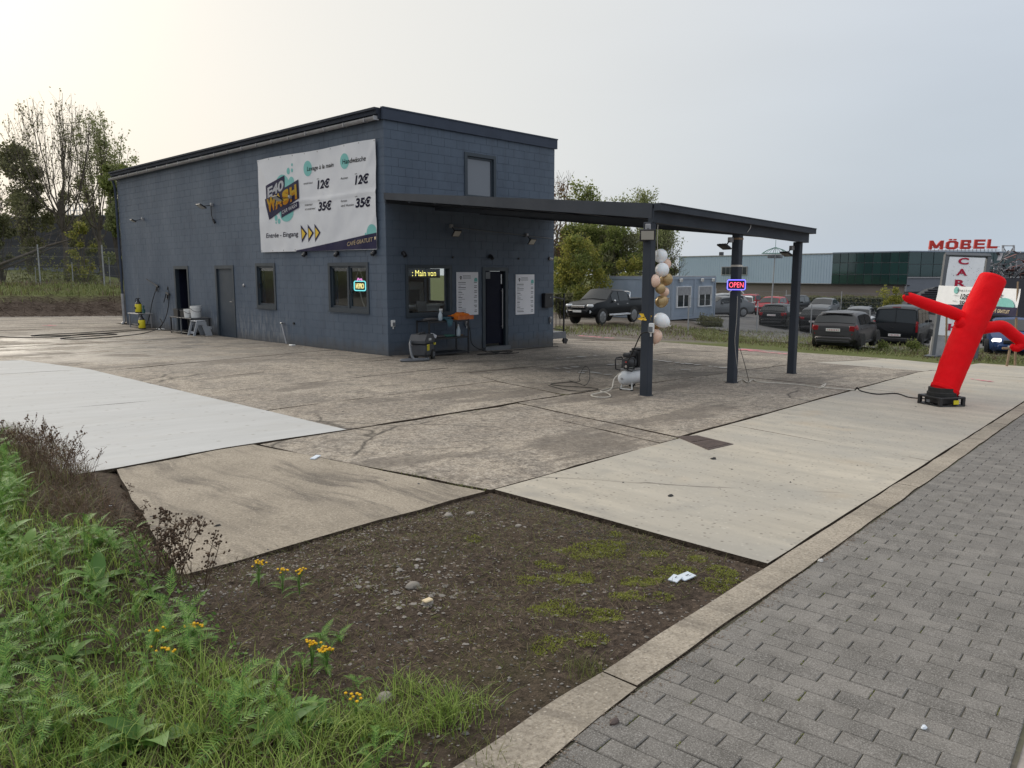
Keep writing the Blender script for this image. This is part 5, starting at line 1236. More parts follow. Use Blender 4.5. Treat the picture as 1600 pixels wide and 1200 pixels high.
# ------------------------------------------------------------------ air compressor
cp = G(972, 611)
CM = thing('air_compressor', 'white tank air compressor with black motor beside the left canopy post', 'compressor', (cp.x+.33, cp.y+.02, gz(cp.x+.3, cp.y)), R(4)); CM.scale = (.86, .86, .82)
m = MB(); pr = [(.01, -.40), (.07, -.395), (.115, -.37), (.14, -.32), (.145, -.28), (.145, .28), (.14, .32), (.115, .37), (.07, .395), (.01, .40)]; m.lathe(pr, 20, (0, 0, .26), 'x'); m.build('tank', 'compressor_white', CM, 60)
m = MB(); m.lathe([(.02, -.425), (.02, -.39)], 8, (0, 0, .26), 'x'); m.build('tank_plug', 'steel', CM)
for y in (-.13, .13):
    m = MB(); m.lathe([(.10, -.025), (.10, .025)], 16, (.25, y*1.35, .10), 'y'); wh = m.build('wheel', 'black_rubber', CM, 40); m = MB(); m.lathe([(.05, -.029), (.05, .029)], 10, (.25, y*1.35, .10), 'y'); m.build('hub', 'white_plastic', wh)
m = MB(); m.tube([(-.22, -.1, .16), (-.24, -.12, .03)], .016, 6); m.tube([(-.22, .1, .16), (-.24, .12, .03)], .016, 6); m.tube([(-.24, -.12, .03), (-.24, .12, .03)], .016, 6); m.build('front_foot', 'white_plastic', CM); m = MB(); m.lathe([(.03, 0), (.03, .03)], 10, (-.24, -.12, 0)); m.lathe([(.03, 0), (.03, .03)], 10, (-.24, .12, 0)); m.build('rubber_foot', 'black_rubber', CM)
m = MB(); m.cbox((.0, 0, .425), (.56, .22, .03), .004); m.build('platform', 'steel', CM)
m = MB()
for k in range(7): m.cbox((.02+.038*k, 0, .62), (.018, .21, .30), .004)
m.cbox((.135, 0, .62), (.27, .14, .34), .02); m.cbox((.14, 0, .80), (.2, .17, .04), .01); m.build('pump_head', 'black_plastic', CM)
m = MB(); m.lathe([(.09, -.13), (.1, -.11), (.1, .11), (.085, .13)], 16, (-.12, .02, .55), 'x'); m.build('motor', 'dark_grey_plastic', CM, 40); m = MB(); m.cbox((-.1, .02, .70), (.30, .16, .08), .02); m.build('air_filter', 'black_plastic', CM)
m = MB(); m.cbox((-.3, -.02, .5), (.08, .08, .13), .01); m.build('pressure_switch', 'black_plastic', CM); m = MB(); m.lathe([(.028, -.03), (.028, .0)], 10, (-.34, -.06, .50), 'x'); m.build('gauge', 'chrome', CM); m = MB(); m.cbox((-.3, -.02, .575), (.03, .03, .025), .004); m.build('red_knob', 'sign_red', CM)
m = MB()
for y in (-.13, .13): m.tube([(-.27, y, .40), (-.42, y, .44), (-.44, y, .62), (-.40, y, .66), (-.22, y, .66), (-.18, y, .60), (-.2, y, .42)], .014, 6)
m.tube([(-.43, -.13, .64), (-.43, .13, .64)], .014, 6); m.build('handle', 'black_plastic', CM, 40)
hose('compressor_cable', [(-1.10, -7.90, 1.02), (-1.14, -7.8, .98), (-1.05, -7.6, .7), (-.95, -7.45, .55)], .010, 'black_rubber', 'black cable from the post socket down to the compressor', 'cable', n=5)
c0 = V((cp.x-.1, cp.y, 0)); H_ = lambda px, py: tuple(G(px, py)[:2])
hose('air_hose', [(cp.x-.02, cp.y+.02, gz(cp.x, cp.y)+.3), (cp.x-.25, cp.y-.02, gz(cp.x, cp.y)+.22), (cp.x-.45, cp.y-.1, gz(cp.x, cp.y)+.08), H_(924, 618), H_(935, 622), H_(953, 621), H_(950, 616), H_(938, 612), H_(960, 607), H_(980, 606)], .009, 'rope_white', 'pale air hose looping on the ground left of the compressor', 'hose')
hose('cable_coil', [H_(857, 603), H_(880, 609), H_(905, 612), H_(935, 609), H_(915, 606), H_(880, 604), H_(860, 601), H_(885, 598), H_(905, 597), (G(905, 597).x, G(905, 597).y, gz(-.3, -6)+.1), (G(913, 592).x, G(913, 592).y, gz(0, -6)+.22), (G(920, 594).x, G(920, 594).y, gz(0, -6)+.2), (G(921, 600).x, G(921, 600).y, gz(0, -6)+.1), H_(914, 603), H_(905, 600), H_(890, 596)], .006, 'black_rubber', 'dark cable coil standing up from the slab left of the compressor', 'cable', n=5)
hose('white_rope', [H_(1130, 595), H_(1150, 597), H_(1160, 594), H_(1168, 599), H_(1176, 594), H_(1185, 598), H_(1220, 600), H_(1255, 603), H_(1282, 607), H_(1290, 601), H_(1284, 606), H_(1310, 609), H_(1336, 611)], .011, 'rope_white', 'white cable lying on the slab from the middle post towards the red tube figure', 'cable')
hose('blower_cable', [H_(1336, 611), (G(1339, 612).x, G(1339, 612).y, gz(4, -9.8)+.12), H_(1345, 612), H_(1370, 617), H_(1400, 616), H_(1420, 622), H_(1440, 624), H_(1450, 625)], .010, 'black_rubber', 'black cable on the apron leading to the blower of the red tube figure', 'cable')
# ------------------------------------------------------------------ red inflatable tube figure
bp = G(1470, 633); DT = (bp-CAM).dot(FWD)
TD = thing('tube_figure', 'leaning red inflatable tube figure with two arms on a black blower', 'inflatable', bp)
def lp(px, py, d=0): return at(px, py, DT+d)-bp
brot = Matrix.Rotation(R(-32), 3, 'Z')
m = MB()
for z in (.015, .135): 
    for sx in (-1, 1): m.cbox(brot @ V((sx*.20, 0, z)), (.05, .44, .03), .008, brot); m.cbox(brot @ V((0, sx*.20, z)), (.40, .05, .03), .008, brot)
for sx in (-1, 1):
    for sy in (-1, 1): m.cbox(brot @ V((sx*.20, sy*.20, .075)), (.05, .05, .14), .006, brot)
m.cbox((0, 0, .08), (.33, .33, .10), .02, brot); m.build('blower', 'black_plastic', TD)
m = MB(); m.cbox(brot @ V((-.232, .0, .075)), (.008, .06, .04), 0, brot); m.build('sticker', 'mid_grey_plastic', TD); m = MB(); m.cbox(brot @ V((.05, -.232, .075)), (.09, .008, .06), 0, brot); m.build('sticker', 'yellow_plastic', TD)
m = MB(); m.lathe([(.20, .14), (.20, .20), (.185, .21), (.185, .27)], 20, (0, 0, 0)); m.build('collar', 'black_rubber', TD, 40)
def soft(pts, rads, n=28, sub=8, sd=0, wr=.02):
    P_ = [V(p) for p in pts]; ctr, rr = [], []
    for i in range(len(P_)-1):
        p0, p1, p2, p3 = P_[max(i-1, 0)], P_[i], P_[i+1], P_[min(i+2, len(P_)-1)]
        for k in range(sub):
            t_ = k/sub; ctr.append(.5*((2*p1)+(p2-p0)*t_+(2*p0-5*p1+4*p2-p3)*t_*t_+(3*p1-p0-3*p2+p3)*t_**3)); rr.append(rads[i]+(rads[i+1]-rads[i])*t_)
    ctr.append(P_[-1]); rr.append(rads[-1]); m = MB(); m.tube(ctr, rr, n)
    for i, v in enumerate(m.v):
        c = ctr[min(i//n, len(ctr)-1)]; d = V(v)-c; a = i % n
        f = 1+wr*noise.noise((v[0]*9+sd, v[1]*9, v[2]*9))+wr*.9*noise.noise((a*.9, v[2]*2.2+sd, 3)); m.v[i] = tuple(c+d*f)
    return m
top = [lp(1474, 614), lp(1490, 572), lp(1508, 528), lp(1528, 484), lp(1546, 446)]
ext = (top[-1]-top[-2]).normalized()
body = soft(top+[top[-1]+ext*.10, top[-1]+ext*.138, top[-1]+ext*.146], [.185, .20, .205, .20, .194, .19, .165, .02], 40, 12, 1, .034)
body.build('body', 'red_nylon', TD, 180)
m = soft([lp(1474.5, 611), lp(1477, 606)], [.197, .205], 36, 4, 3, .03); m.build('hem', 'red_nylon', TD, 180)
m = soft([lp(1512, 500, .0), lp(1500, 494), lp(1480, 486), lp(1450, 476), lp(1420, 465), lp(1416, 463)], [.075, .085, .092, .088, .078, .045], 22, 8, 5, .03); m.build('arm', 'red_nylon', TD, 180)
m = soft([lp(1504, 507, -.05), lp(1497, 502, -.06)], [.10, .075], 18, 8, 7, .06); m.build('arm_fold', 'red_nylon', TD, 180)
m = soft([lp(1530, 514), lp(1550, 511), lp(1567, 511), lp(1583, 523), lp(1600, 536), lp(1604, 540)], [.09, .085, .09, .088, .084, .05], 22, 8, 9, .03); m.build('arm', 'red_nylon', TD, 180)
m = soft([lp(1600, 535), lp(1588, 544), lp(1580, 540)], [.075, .06, .035], 16, 6, 12, .12); m.build('hand_flap', 'red_nylon', TD, 180)
m = MB(); m.tube([lp(1417, 463, -.0), lp(1412.5, 462, .0)], .05, 12); m.build('arm_opening', 'black_rubber', TD)

# ------------------------------------------------------------------ drain cover, markings, small litter
GT = thing('drain_cover', 'rusty brown rectangular drain cover at the edge of the apron', 'drain cover', (0, 0, 0)); c4 = [(-3.64, -10.03), (-3.40, -10.14), (-3.54, -10.66), (-4.02, -10.64)]
m = MB(); m.add([(x, y, gz(x, y)+.012) for x, y in c4]+[(x, y, gz(x, y)-.05) for x, y in c4], [(3, 2, 1, 0), (0, 1, 5, 4), (1, 2, 6, 5), (2, 3, 7, 6), (3, 0, 4, 7)]); m.build('plate', 'iron_cover', GT)
m = MB()
def quad_pt(c, u, v): a = V((*c[0], 0)).lerp(V((*c[1], 0)), u); b = V((*c[3], 0)).lerp(V((*c[2], 0)), u); p = a.lerp(b, v); return p
for k in range(11):
    u0 = .05+k*.082
    for (v0, v1) in ((.05, .47), (.53, .95)):
        q = [quad_pt(c4, u0, v0), quad_pt(c4, u0+.05, v0), quad_pt(c4, u0+.05, v1), quad_pt(c4, u0, v1)]; m.add([(p.x, p.y, gz(p.x, p.y)+.018) for p in q]+[(p.x, p.y, gz(p.x, p.y)+.01) for p in q], [(3, 2, 1, 0), (0, 1, 5, 4), (1, 2, 6, 5), (2, 3, 7, 6), (3, 0, 4, 7)])
m.build('ribs', 'iron_cover', GT)
m = MB(); rnd = random.Random(9)
def dash(mb, p, q, w_, broken=.25, step=.12, dz=.018):
    p, q = V((*p, 0)), V((*q, 0)); d = q-p; n = max(1, int(d.length/step)); d.normalize(); s = V((-d.y, d.x, 0))
    for i in range(n):
        if rnd.random() < broken: continue
        a = p+d*(i*step); b = p+d*(i*step+step*rnd.uniform(.6, 1.0)); ww = w_*rnd.uniform(.4, 1)/2; o = s*rnd.uniform(-.02, .02)
        mb.add([(c.x, c.y, gz(c.x, c.y)+dz) for c in (a-s*ww+o, b-s*ww+o, b+s*ww+o, a+s*ww+o)], [(0, 1, 2, 3)])
pk = MB()
dash(pk, G(1156, 546)[:2], G(1186, 549)[:2], .85, .0); dash(pk, G(1150, 547)[:2], G(1232, 554)[:2], .42, .05); dash(pk, G(905, 525)[:2], G(960, 529)[:2], .5, .1); dash(pk, G(1508, 592)[:2], G(1570, 600)[:2], .14, .25); dash(pk, G(72, 509)[:2], G(88, 509.5)[:2], .5, .3)
o = pk.build('paint_marks', 'marking_pink'); struct(o)
wk = MB()
for a, b, w_, br in (((1018, 563), (1142, 577), .24, .25), ((1018, 576), (1108, 581), .16, .4), ((870, 561), (950, 556), .20, .5), ((880, 576), (960, 588), .20, .5), ((860, 577), (920, 573), .20, .6), ((935, 573), (1000, 566), .20, .6), ((875, 582), (945, 585), .16, .6)): dash(wk, G(*a)[:2], G(*b)[:2], w_, br)
struct(wk.build('chalk_lines', 'marking_white'))
def card(px, py, label, s=.1, rot=0):
    p = G(px, py); t = thing('card', label, 'card', (p.x, p.y, patch_z(p.x, p.y)+.02), R(rot), 'two paper cards on the soil'); m = MB(); m.cbox((0, 0, .003), (s*1.25, s*.72, .006), .0, Matrix.Rotation(R(6), 3, 'X')); m.build('sheet', 'litter_white', t)
    m = MB(); m.cbox((.01, .0, .0085), (s*.3, s*.06, .002), 0, Matrix.Rotation(R(6), 3, 'X')); m.build('print_line', 'mid_grey_plastic', t)
card(1055, 907, 'left of two small white cards lying on the soil patch', .072, 12); card(1072, 902, 'right of two small white cards lying on the soil patch', .085, -5)
def litter(px, py, s, mat, label, name='litter', cat='litter', zf=None):
    p = G(px, py); m = MB(); random.seed(px); m.ball((p.x, p.y, gz(p.x, p.y)+s*.3), s, 8, 5, (1.2, .8, .45), .25); return tag(m.build(name, mat), label, cat)
p_ = G(493, 717); m = MB(); m.cbox((p_.x, p_.y, gz(p_.x, p_.y)+.016), (.14, .05, .012), .003, Matrix.Rotation(R(35), 3, 'Z')); tag(m.build('paper_scrap', 'litter_white'), 'small white paper scrap on the joint between ramp and yard', 'paper')
litter(170, 795, .030, 'litter_white', 'white scrap of paper in the dry weeds near the ramp', 'paper_scrap', 'paper'); litter(105, 768, .045, 'paper_white', 'crumpled white paper in the brown weeds', 'paper_scrap', 'paper'); litter(147, 818, .025, 'paper_white', 'small pale paper ball in the weeds below the scrap', 'paper_scrap', 'paper')
litter(340, 823, .022, 'black_rubber', 'black lump lying on the dirty ramp slab', 'lump', 'lump'); litter(1048, 776, .022, 'black_rubber', 'dark pebble on the apron near the soil patch', 'pebble', 'pebble'); litter(1115, 718, .03, 'black_rubber', 'dark pebble on the apron below the drain cover', 'pebble', 'pebble')
litter(960, 1130, .022, 'iron_cover', 'dark stone lying on the pavement blocks beside the kerb', 'stone', 'stone'); litter(1282, 877, .02, 'marking_white', 'pale lump on the pavement beside the kerb', 'lump', 'lump'); litter(1444, 1138, .014, 'litter_white', 'small white pebble on the pavement blocks', 'pebble', 'pebble')

# ------------------------------------------------------------------ vehicles
def vehicle(kind, px, D, head, paint, label, top_y=None, opts=(), group=None, xy=None, cat='car', name='parked_car'):
    P0 = at(px, 427, D) if xy is None else V((*xy, 0)); x, y = P0.x, P0.y
    z = gz(x, y)+.03
    spec = {
     'hatch': dict(L=3.95, W=.86, Hh=1.48, wb=2.49, r=.31, fo=.80, prof=[(-1.97, .62, .60, .60), (-1.93, .94, .92, .78), (-1.86, 1.02, 1.00, .82), (-1.55, 1.38, .98, .85), (-1.2, 1.46, .96, .86), (-.3, 1.48, .94, .86), (.25, 1.42, .93, .86), (.95, .98, .92, .855), (1.6, .86, .84, .80), (1.88, .70, .68, .70), (1.97, .55, .54, .58)], win=((-1.35, -.52), (-.46, .42)), rearg=(2, 3, .10, .88), wind=(6, 7, .08, .92)),
     'suv': dict(L=4.5, W=.92, Hh=1.66, wb=2.65, r=.35, fo=.9, prof=[(-2.25, .68, .66, .70), (-2.2, 1.04, 1.02, .86), (-2.12, 1.10, 1.08, .89), (-1.85, 1.52, 1.07, .91), (-1.4, 1.63, 1.05, .92), (-.3, 1.66, 1.03, .92), (.4, 1.58, 1.01, .92), (1.1, 1.10, 1.0, .91), (1.9, .98, .96, .87), (2.17, .8, .78, .76), (2.25, .62, .6, .64)], win=((-1.75, -.65), (-.58, .5)), rearg=(2, 3, .1, .9), wind=(6, 7, .08, .92)),
     'saloon': dict(L=4.5, W=.89, Hh=1.46, wb=2.68, r=.32, fo=.88, prof=[(-2.25, .62, .60, .62), (-2.2, .92, .90, .80), (-2.08, .99, .97, .85), (-1.75, 1.06, .97, .87), (-1.05, 1.40, .95, .88), (-.3, 1.46, .94, .89), (.3, 1.41, .92, .89), (1.05, .97, .91, .88), (1.85, .85, .83, .83), (2.15, .70, .68, .74), (2.25, .55, .53, .62)], win=((-1.2, -.42), (-.36, .5)), rearg=(3, 4, .1, .92), wind=(6, 7, .06, .94)),
     'van': dict(L=5.0, W=.97, Hh=1.97, wb=3.1, r=.34, fo=.93, prof=[(-2.5, .62, .6, .86), (-2.48, 1.08, 1.06, .93), (-2.44, 1.16, 1.10, .95), (-2.36, 1.86, 1.12, .965), (-2.15, 1.95, 1.12, .97), (0, 1.97, 1.12, .97), (1.0, 1.92, 1.10, .97), (1.75, 1.28, 1.08, .95), (2.2, 1.08, 1.02, .9), (2.42, .82, .8, .82), (2.5, .6, .58, .7)], win=((-2.1, -1.0), (-.92, .05), (.12, 1.15)), rearg=(2, 3, .08, .92), wind=(6, 7, .06, .94)),
     'pickup': dict(L=5.2, W=.9, Hh=1.78, wb=3.0, r=.40, fo=.95, prof=[(-2.6, .75, .73, .82), (-2.56, 1.18, 1.16, .87), (-2.4, 1.2, 1.18, .88), (-1.05, 1.20, 1.18, .89), (-.85, 1.64, 1.14, .89), (-.5, 1.75, 1.13, .9), (.5, 1.78, 1.12, .9), (1.2, 1.24, 1.1, .9), (2.1, 1.13, 1.1, .86), (2.45, .98, .96, .78), (2.6, .72, .70, .62)], win=((-.78, .08), (.14, .78)), rearg=(3, 4, .2, .9), wind=(6, 7, .06, .94)),
    }[kind]
    t = thing(name, label, cat, (x, y, z), head, group); W_, r, wb = spec['W'], spec['r'], spec['wb']
    zb = .22 if kind != 'pickup' else .42
    st = []
    P_ = spec['prof']
    for (sx, zr, zbelt, wbelt) in P_:
        k = max(0, zr-zbelt); wr = wbelt-.05-.22*k*(1.15 if kind != 'van' else .55)
        zlo = zb+(.12 if abs(sx) > spec['L']/2-.12 else 0)
        st.append([V((sx, 0, zlo)), V((sx, wbelt*.80, zlo)), V((sx, wbelt*.97, zlo+.12)), V((sx, wbelt*1.0, zlo+(zbelt-zlo)*.55)), V((sx, wbelt*.985, zbelt-.07*(1 if k < .3 else 1))), V((sx, wbelt*.955, zbelt)), V((sx, wr+.02, max(zbelt+.012, zr-.09*min(1, k*3)))), V((sx, wr*.90, max(zbelt+.016, zr-.025))), V((sx, 0, zr+.02))])
    # subdivide stations smoothly
    m = MB(); rows = []
    for s_ in st: rows.append(s_+[V((p.x, -p.y, p.z)) for p in s_[-2:0:-1]])
    n = len(rows[0]); vs = [p for q in rows for p in q]
    fs = [(i*n+k, i*n+(k+1) % n, (i+1)*n+(k+1) % n, (i+1)*n+k) for i in range(len(rows)-1) for k in range(n)]+[tuple(range(n))[::-1], tuple((len(rows)-1)*n+k for k in range(n))]
    m.add(vs, fs); b = m.build('body', paint, t, 38)
    bev = b.modifiers.new('bevel', 'BEVEL'); bev.width = .03; bev.segments = 2; bev.limit_method = 'ANGLE'; bev.angle_limit = R(28)
    def srf(sx, a, v, side):      # a: lower point index, v 0..1 towards a+1
        for i in range(len(P_)-1):
            if P_[i][0] <= sx <= P_[i+1][0]: break
        f = (sx-P_[i][0])/(P_[i+1][0]-P_[i][0]); p = st[i][a].lerp(st[i+1][a], f).lerp(st[i][a+1].lerp(st[i+1][a+1], f), v)
        return V((p.x, p.y*side, p.z))
    def clip_top(sx): return .93
    for side in (1, -1):
        for (xa, xb) in spec['win']:
            m = MB(); nn = 6; off = V((0, .012*side, .004))
            for k in range(nn+1):
                sx = xa+(xb-xa)*k/nn
                lo, hi = srf(sx, 5, .06, side)+off, srf(sx, 5, .93, side)+off; m.v += [tuple(lo), tuple(hi)]
            m.f = [(2*k, 2*k+2, 2*k+3, 2*k+1) if side < 0 else (2*k, 2*k+1, 2*k+3, 2*k+2) for k in range(nn)]
            m.build('side_window', 'car_glass', t)
        m = MB(); xm = spec['win'][-1][1]-.12; q = srf(xm, 5, 0, side); m.cbox((xm+.02, q.y+.09*side, q.z+.06), (.10, .16, .12), .03); m.build('mirror', 'chrome' if kind == 'pickup' else paint, t, 40)
        for xa, xb in spec['win'][:2]:
            m = MB(); q = srf(xa+.12, 3, .8, side); m.cbox((xa+.14, q.y+.012*side, q.z), (.16, .03, .028), .008); m.build('door_handle', 'chrome' if kind == 'pickup' else paint, t)
        m = MB()
        for xa in [spec['win'][0][0]-.04]+[w_[1]+.03 for w_ in spec['win']]:
            if kind == 'van' and xa < -.5: continue
            q = [srf(xa, 2, .3, side), srf(xa, 3, .5, side), srf(xa, 4, .9, side)]
            for u_, w_ in zip(q, q[1:]): m.add([u_+V((-.006, .004*side, 0)), u_+V((.006, .004*side, 0)), w_+V((.006, .004*side, 0)), w_+V((-.006, .004*side, 0))], [(0, 1, 2, 3)])
        if m.v: m.build('door_gap', 'black_plastic', t)
        m = MB(); m.cbox((0, W_*.965*side, zb+.06), (wb-2*r-.1, .05, .10), .015); m.build('sill', 'black_plastic' if kind != 'pickup' else 'chrome', t)
        for xw in (-spec['L']/2+(spec['L']-spec['fo']-wb), spec['L']/2-spec['fo']):
            m = MB(); m.lathe([(r+.05, -.12), (r+.05, .012)], 24, (xw, W_*side-.022*side, r), 'y'); m.v = [(p[0], p[1] if True else 0, max(p[2], zb-.02)) for p in m.v]; m.build('wheel_arch', 'black_rubber', t, 40)
            m = MB(); yw = W_*side-.115*side; m.lathe([(r*.72, -.105), (r*.95, -.105), (r, -.075), (r, .075), (r*.95, .105), (r*.72, .105)], 26, (xw, yw+.005*side, r), 'y'); wh = m.build('wheel', 'black_rubber', t, 40)
            m = MB(); yo = yw+.108*side; m.lathe([(r*.70, -.012), (r*.72, .0), (r*.66, .004)], 22, (xw, yo, r), 'y')
            for k in range(6):
                a = k*math.pi/3; d = V((math.cos(a), 0, math.sin(a))); s_ = V((-d.z, 0, d.x)); c = V((xw, yo+.004*side, r)); m.add([c+d*.04-s_*.035, c+d*r*.68-s_*.05, c+d*r*.68+s_*.05, c+d*.04+s_*.035], [(0, 1, 2, 3)])
            m.lathe([(.05, -.006), (.05, .012)], 10, (xw, yo, r), 'y'); m.build('rim', 'steel', wh, 40)
            m = MB(); m.lathe([(r*.70, -.03), (r*.70, -.02)], 18, (xw, yo-.01*side, r), 'y'); m.build('brake_disc', 'dark_grey_plastic', wh)
    def strip(i, fa, fb, name, mat, half=(5, 7), inset=.08, lift=.012):
        m = MB(); a0, a1 = half; rr = []
        nrm_x = -1 if P_[i][0] < 0 else 1
        for f in (fa, (fa+fb)/2, fb):
            base = [st[i][k].lerp(st[i+1][k], f) for k in range(6, 9)]; p6, p7, p8 = base
            pts = [p6*(1-inset)+p7*inset if False else p6.lerp(p7, .35), p7, V((p8.x, 0, p8.z))]
            full = pts[:2]+[pts[2]]+[V((q.x, -q.y, q.z)) for q in pts[1::-1]]
            rr.append([q+V((nrm_x*lift, 0, lift)) for q in full])
        for q in rr: m.v += [tuple(p) for p in q]
        for a in range(2):
            for k in range(4): m.f.append((a*5+k, a*5+k+1, (a+1)*5+k+1, (a+1)*5+k))
        return m.build(name, mat, t, 60)
    strip(spec['rearg'][0], spec['rearg'][2], spec['rearg'][3], 'rear_window', 'car_glass'); strip(spec['wind'][0], spec['wind'][2], spec['wind'][3], 'windscreen', 'car_glass')
    xr, xf = P_[0][0], P_[-1][0]
    # rear: lamps, plate, bumper
    for side in (1, -1):
        m = MB(); zz = P_[2][2]; yy = P_[2][3]
        if kind == 'van': m.cbox((-2.475, .90*side, 1.05), (.06, .10, .5), .02)
        elif kind == 'pickup': m.cbox((-2.57, .80*side, 1.0), (.06, .12, .35), .02)
        elif kind == 'hatch': 
            m.v = []; m.f = []
            for (a_, v0, v1, xa_, xb_) in ((3, .55, 1.0, -1.955, -1.66), (4, 0, 1.0, -1.93, -1.70)):
                o_ = len(m.v)
                for k in range(4): sx = xa_+(xb_-xa_)*k/3; m.v += [tuple(srf(sx, a_, v0, side)+V((-.006, .012*side, 0))), tuple(srf(sx, a_, v1, side)+V((-.006, .012*side, .004)))]
                m.f += [(o_+2*k, o_+2*k+2, o_+2*k+3, o_+2*k+1) if side < 0 else (o_+2*k, o_+2*k+1, o_+2*k+3, o_+2*k+2) for k in range(3)]
            m.cbox((-1.925, .66*side, .86), (.05, .19, .20), .015)
        else: m.cbox((xr+.09, (yy-.19)*side, zz-.09), (.14, .30, .16), .03, Matrix.Rotation(R(-16*side), 3, 'Z'))
        m.build('tail_lamp', 'tail_lamp_red', t, 40)
        m = MB(); m.cbox((xr+.03, P_[1][3]*.72*side, .42+zb*.3), (.05, .22, .05), .01); m.build('reflector', 'tail_lamp_red', t)
        m = MB(); zz = P_[-3][1]-.06; m.cbox((xf-.20, (P_[-2][3]-.14)*side, zz-.10), (.30, .32, .15), .05, Matrix.Rotation(R(14*side), 3, 'Z')); m.build('headlight', 'headlamp_on' if 'lights_on' in opts else 'headlamp_glass', t, 40)
    m = MB(); m.cbox((xr+.02, 0, .45 if kind != 'pickup' else .62), (.14, P_[1][3]*1.72, .20), .05); m.build('rear_bumper', 'black_plastic' if kind in ('van', 'suv', 'pickup') else paint, t, 40)
    zp = .80 if kind in ('hatch', 'suv') else .66; m = MB(); m.cbox((xr-.035, 0, zp), (.018, .52, .11), .004); pl_ = m.build('number_plate', 'white_plastic', t)
    m = MB()
    for k in range(7): m.cbox((xr-.0455, -.19+k*.062, zp), (.003, .022, .05), 0)
    m.build('plate_characters', 'print_crimson', pl_)
    m = MB(); m.cbox((xf-.04, 0, .45 if kind != 'pickup' else .66), (.16, P_[-1][3]*1.9, .22), .05); m.build('front_bumper', paint, t, 40)
    m = MB(); m.cbox((xf-.035, 0, P_[-2][1]-.05), (.12, .8, .13), .02); m.build('grille', 'chrome' if kind == 'pickup' else 'black_plastic', t)
    m = MB(); m.cbox((xf+.035, 0, .47 if kind != 'pickup' else .70), (.018, .52, .11), .004); m.build('number_plate', 'white_plastic', t)
    m = MB(); m.cbox((0, 0, zb+.02), (spec['L']*.9, W_*1.55, .12), .02); m.build('underside', 'black_rubber', t)
    if kind == 'hatch':
        m = MB(); m.box(-1.955, -1.945, -.60, .60, .755, .762); m.box(-1.985, -1.972, -.42, .42, .565, .572); m.build('tailgate_gap', 'black_plastic', t)
        m = MB(); m.cbox((-1.52, 0, 1.43), (.22, 1.16, .035), .012, Matrix.Rotation(R(-6), 3, 'Y')); m.build('spoiler', paint, t, 40); m = MB(); m.tube([(-1.80, .05, 1.06), (-1.74, -.3, 1.13)], .014, 5); m.build('wiper', 'black_plastic', t); m = MB(); m.cbox((xr+.0, 0, .36), (.14, 1.25, .13), .03); m.build('diffuser', 'black_plastic', t)
    if kind == 'van':
        m = MB(); m.box(-2.466, -2.455, -.006, .006, .55, 1.86); m.box(-2.50, -2.46, .05, .2, .98, 1.03); m.build('rear_door_gap', 'black_plastic', t); m = MB(); m.cbox((-2.33, 0, 1.93), (.05, .36, .035), .008); m.build('brake_light', 'tail_lamp_red', t)
    if kind == 'pickup':
        m = MB(); m.cbox((-1.75, 0, 1.24), (1.3, 1.5, .08), .03); m.build('bed_cover', 'black_plastic', t); m = MB(); m.tube([(-1.1, -.74, 1.2), (-1.18, -.72, 1.58), (-1.3, -.5, 1.62), (-1.3, .5, 1.62), (-1.18, .72, 1.58), (-1.1, .74, 1.2)], .03, 8); m.build('roll_bar', 'chrome', t, 40)
        m = MB()
        for k in range(9): m.cbox((2.56, -.5+k*.125, .60), (.06, .05, .07), .01)
        m.build('skid_plate', 'chrome', t)
        for s_ in (1, -1): m = MB(); m.lathe([(.075, -.02), (.075, .03)], 12, (2.5, .68*s_, .68), 'x'); m.build('fog_lamp', 'headlamp_glass', t)
        m = MB(); m.cbox((0, -.93, .46), (1.7, .16, .04), .01); m.cbox((0, .93, .46), (1.7, .16, .04), .01); m.build('side_step', 'chrome', t)
    if 'rails' in opts:
        for s_ in (1, -1): m = MB(); m.tube([(-1.3, .62*s_, spec['Hh']-.01), (-1.2, .62*s_, spec['Hh']+.05), (.1, .62*s_, spec['Hh']+.04), (.25, .62*s_, spec['Hh']-.04)], .016, 5); m.build('roof_rail', 'steel', t)
    return t
pk_ = vehicle('pickup', 948, 40.5, R(184), 'paint_black', 'black double-cab pickup truck with chrome mirrors parked on rough ground by the cabins', name='pickup_truck', cat='pickup truck')
fi_ = G(1330, 549)
vehicle('hatch', 1328, 31, R(7), 'paint_graphite', 'dark grey small hatchback seen from behind at the edge of the yard, outside the fence')
vehicle('van', 1418, 37.5, R(9), 'paint_black', 'black panel van behind the wire fence beside the grey hatchback', cat='van', name='parked_van')
g_ = 'cars in the fenced parking lot'
vehicle('hatch', 1222, 50, R(10), 'paint_black', 'black hatchback with red tail lamp behind the fence between the two right posts', group=g_)
vehicle('suv', 1284, 50, R(14), 'paint_black', 'black car right of the far right post, behind the fence', group=g_)
vehicle('suv', 1124, 62, R(140), 'paint_silver', 'silver-grey car beside the blue cabins with its red tail lamp to the right', group=g_)
vehicle('saloon', 1128, 55, R(150), 'paint_midgrey', 'low grey car nose at the foot of the cabins', group=g_)
vehicle('hatch', 1164, 66, R(205), 'paint_white', 'white car facing the yard beside the middle post', group=g_)
vehicle('suv', 1172, 78, R(195), 'paint_red', 'dark red estate car behind the white car', group=g_, opts=('rails',))
vehicle('hatch', 1208, 62, R(188), 'paint_red', 'bright red hatchback partly hidden by the black hatchback', group=g_)
vehicle('suv', 1240, 66, R(185), 'paint_black', 'dark car behind the red hatchback near the lamp post', group=g_)
vehicle('saloon', 1290, 64, R(190), 'paint_midgrey', 'blue-grey car roof in the back row left of the car with roof rails', group=g_)
vehicle('suv', 1350, 58, R(12), 'paint_midgrey', 'grey car with pale roof rails behind the small grey hatchback', group=g_, opts=('rails',))
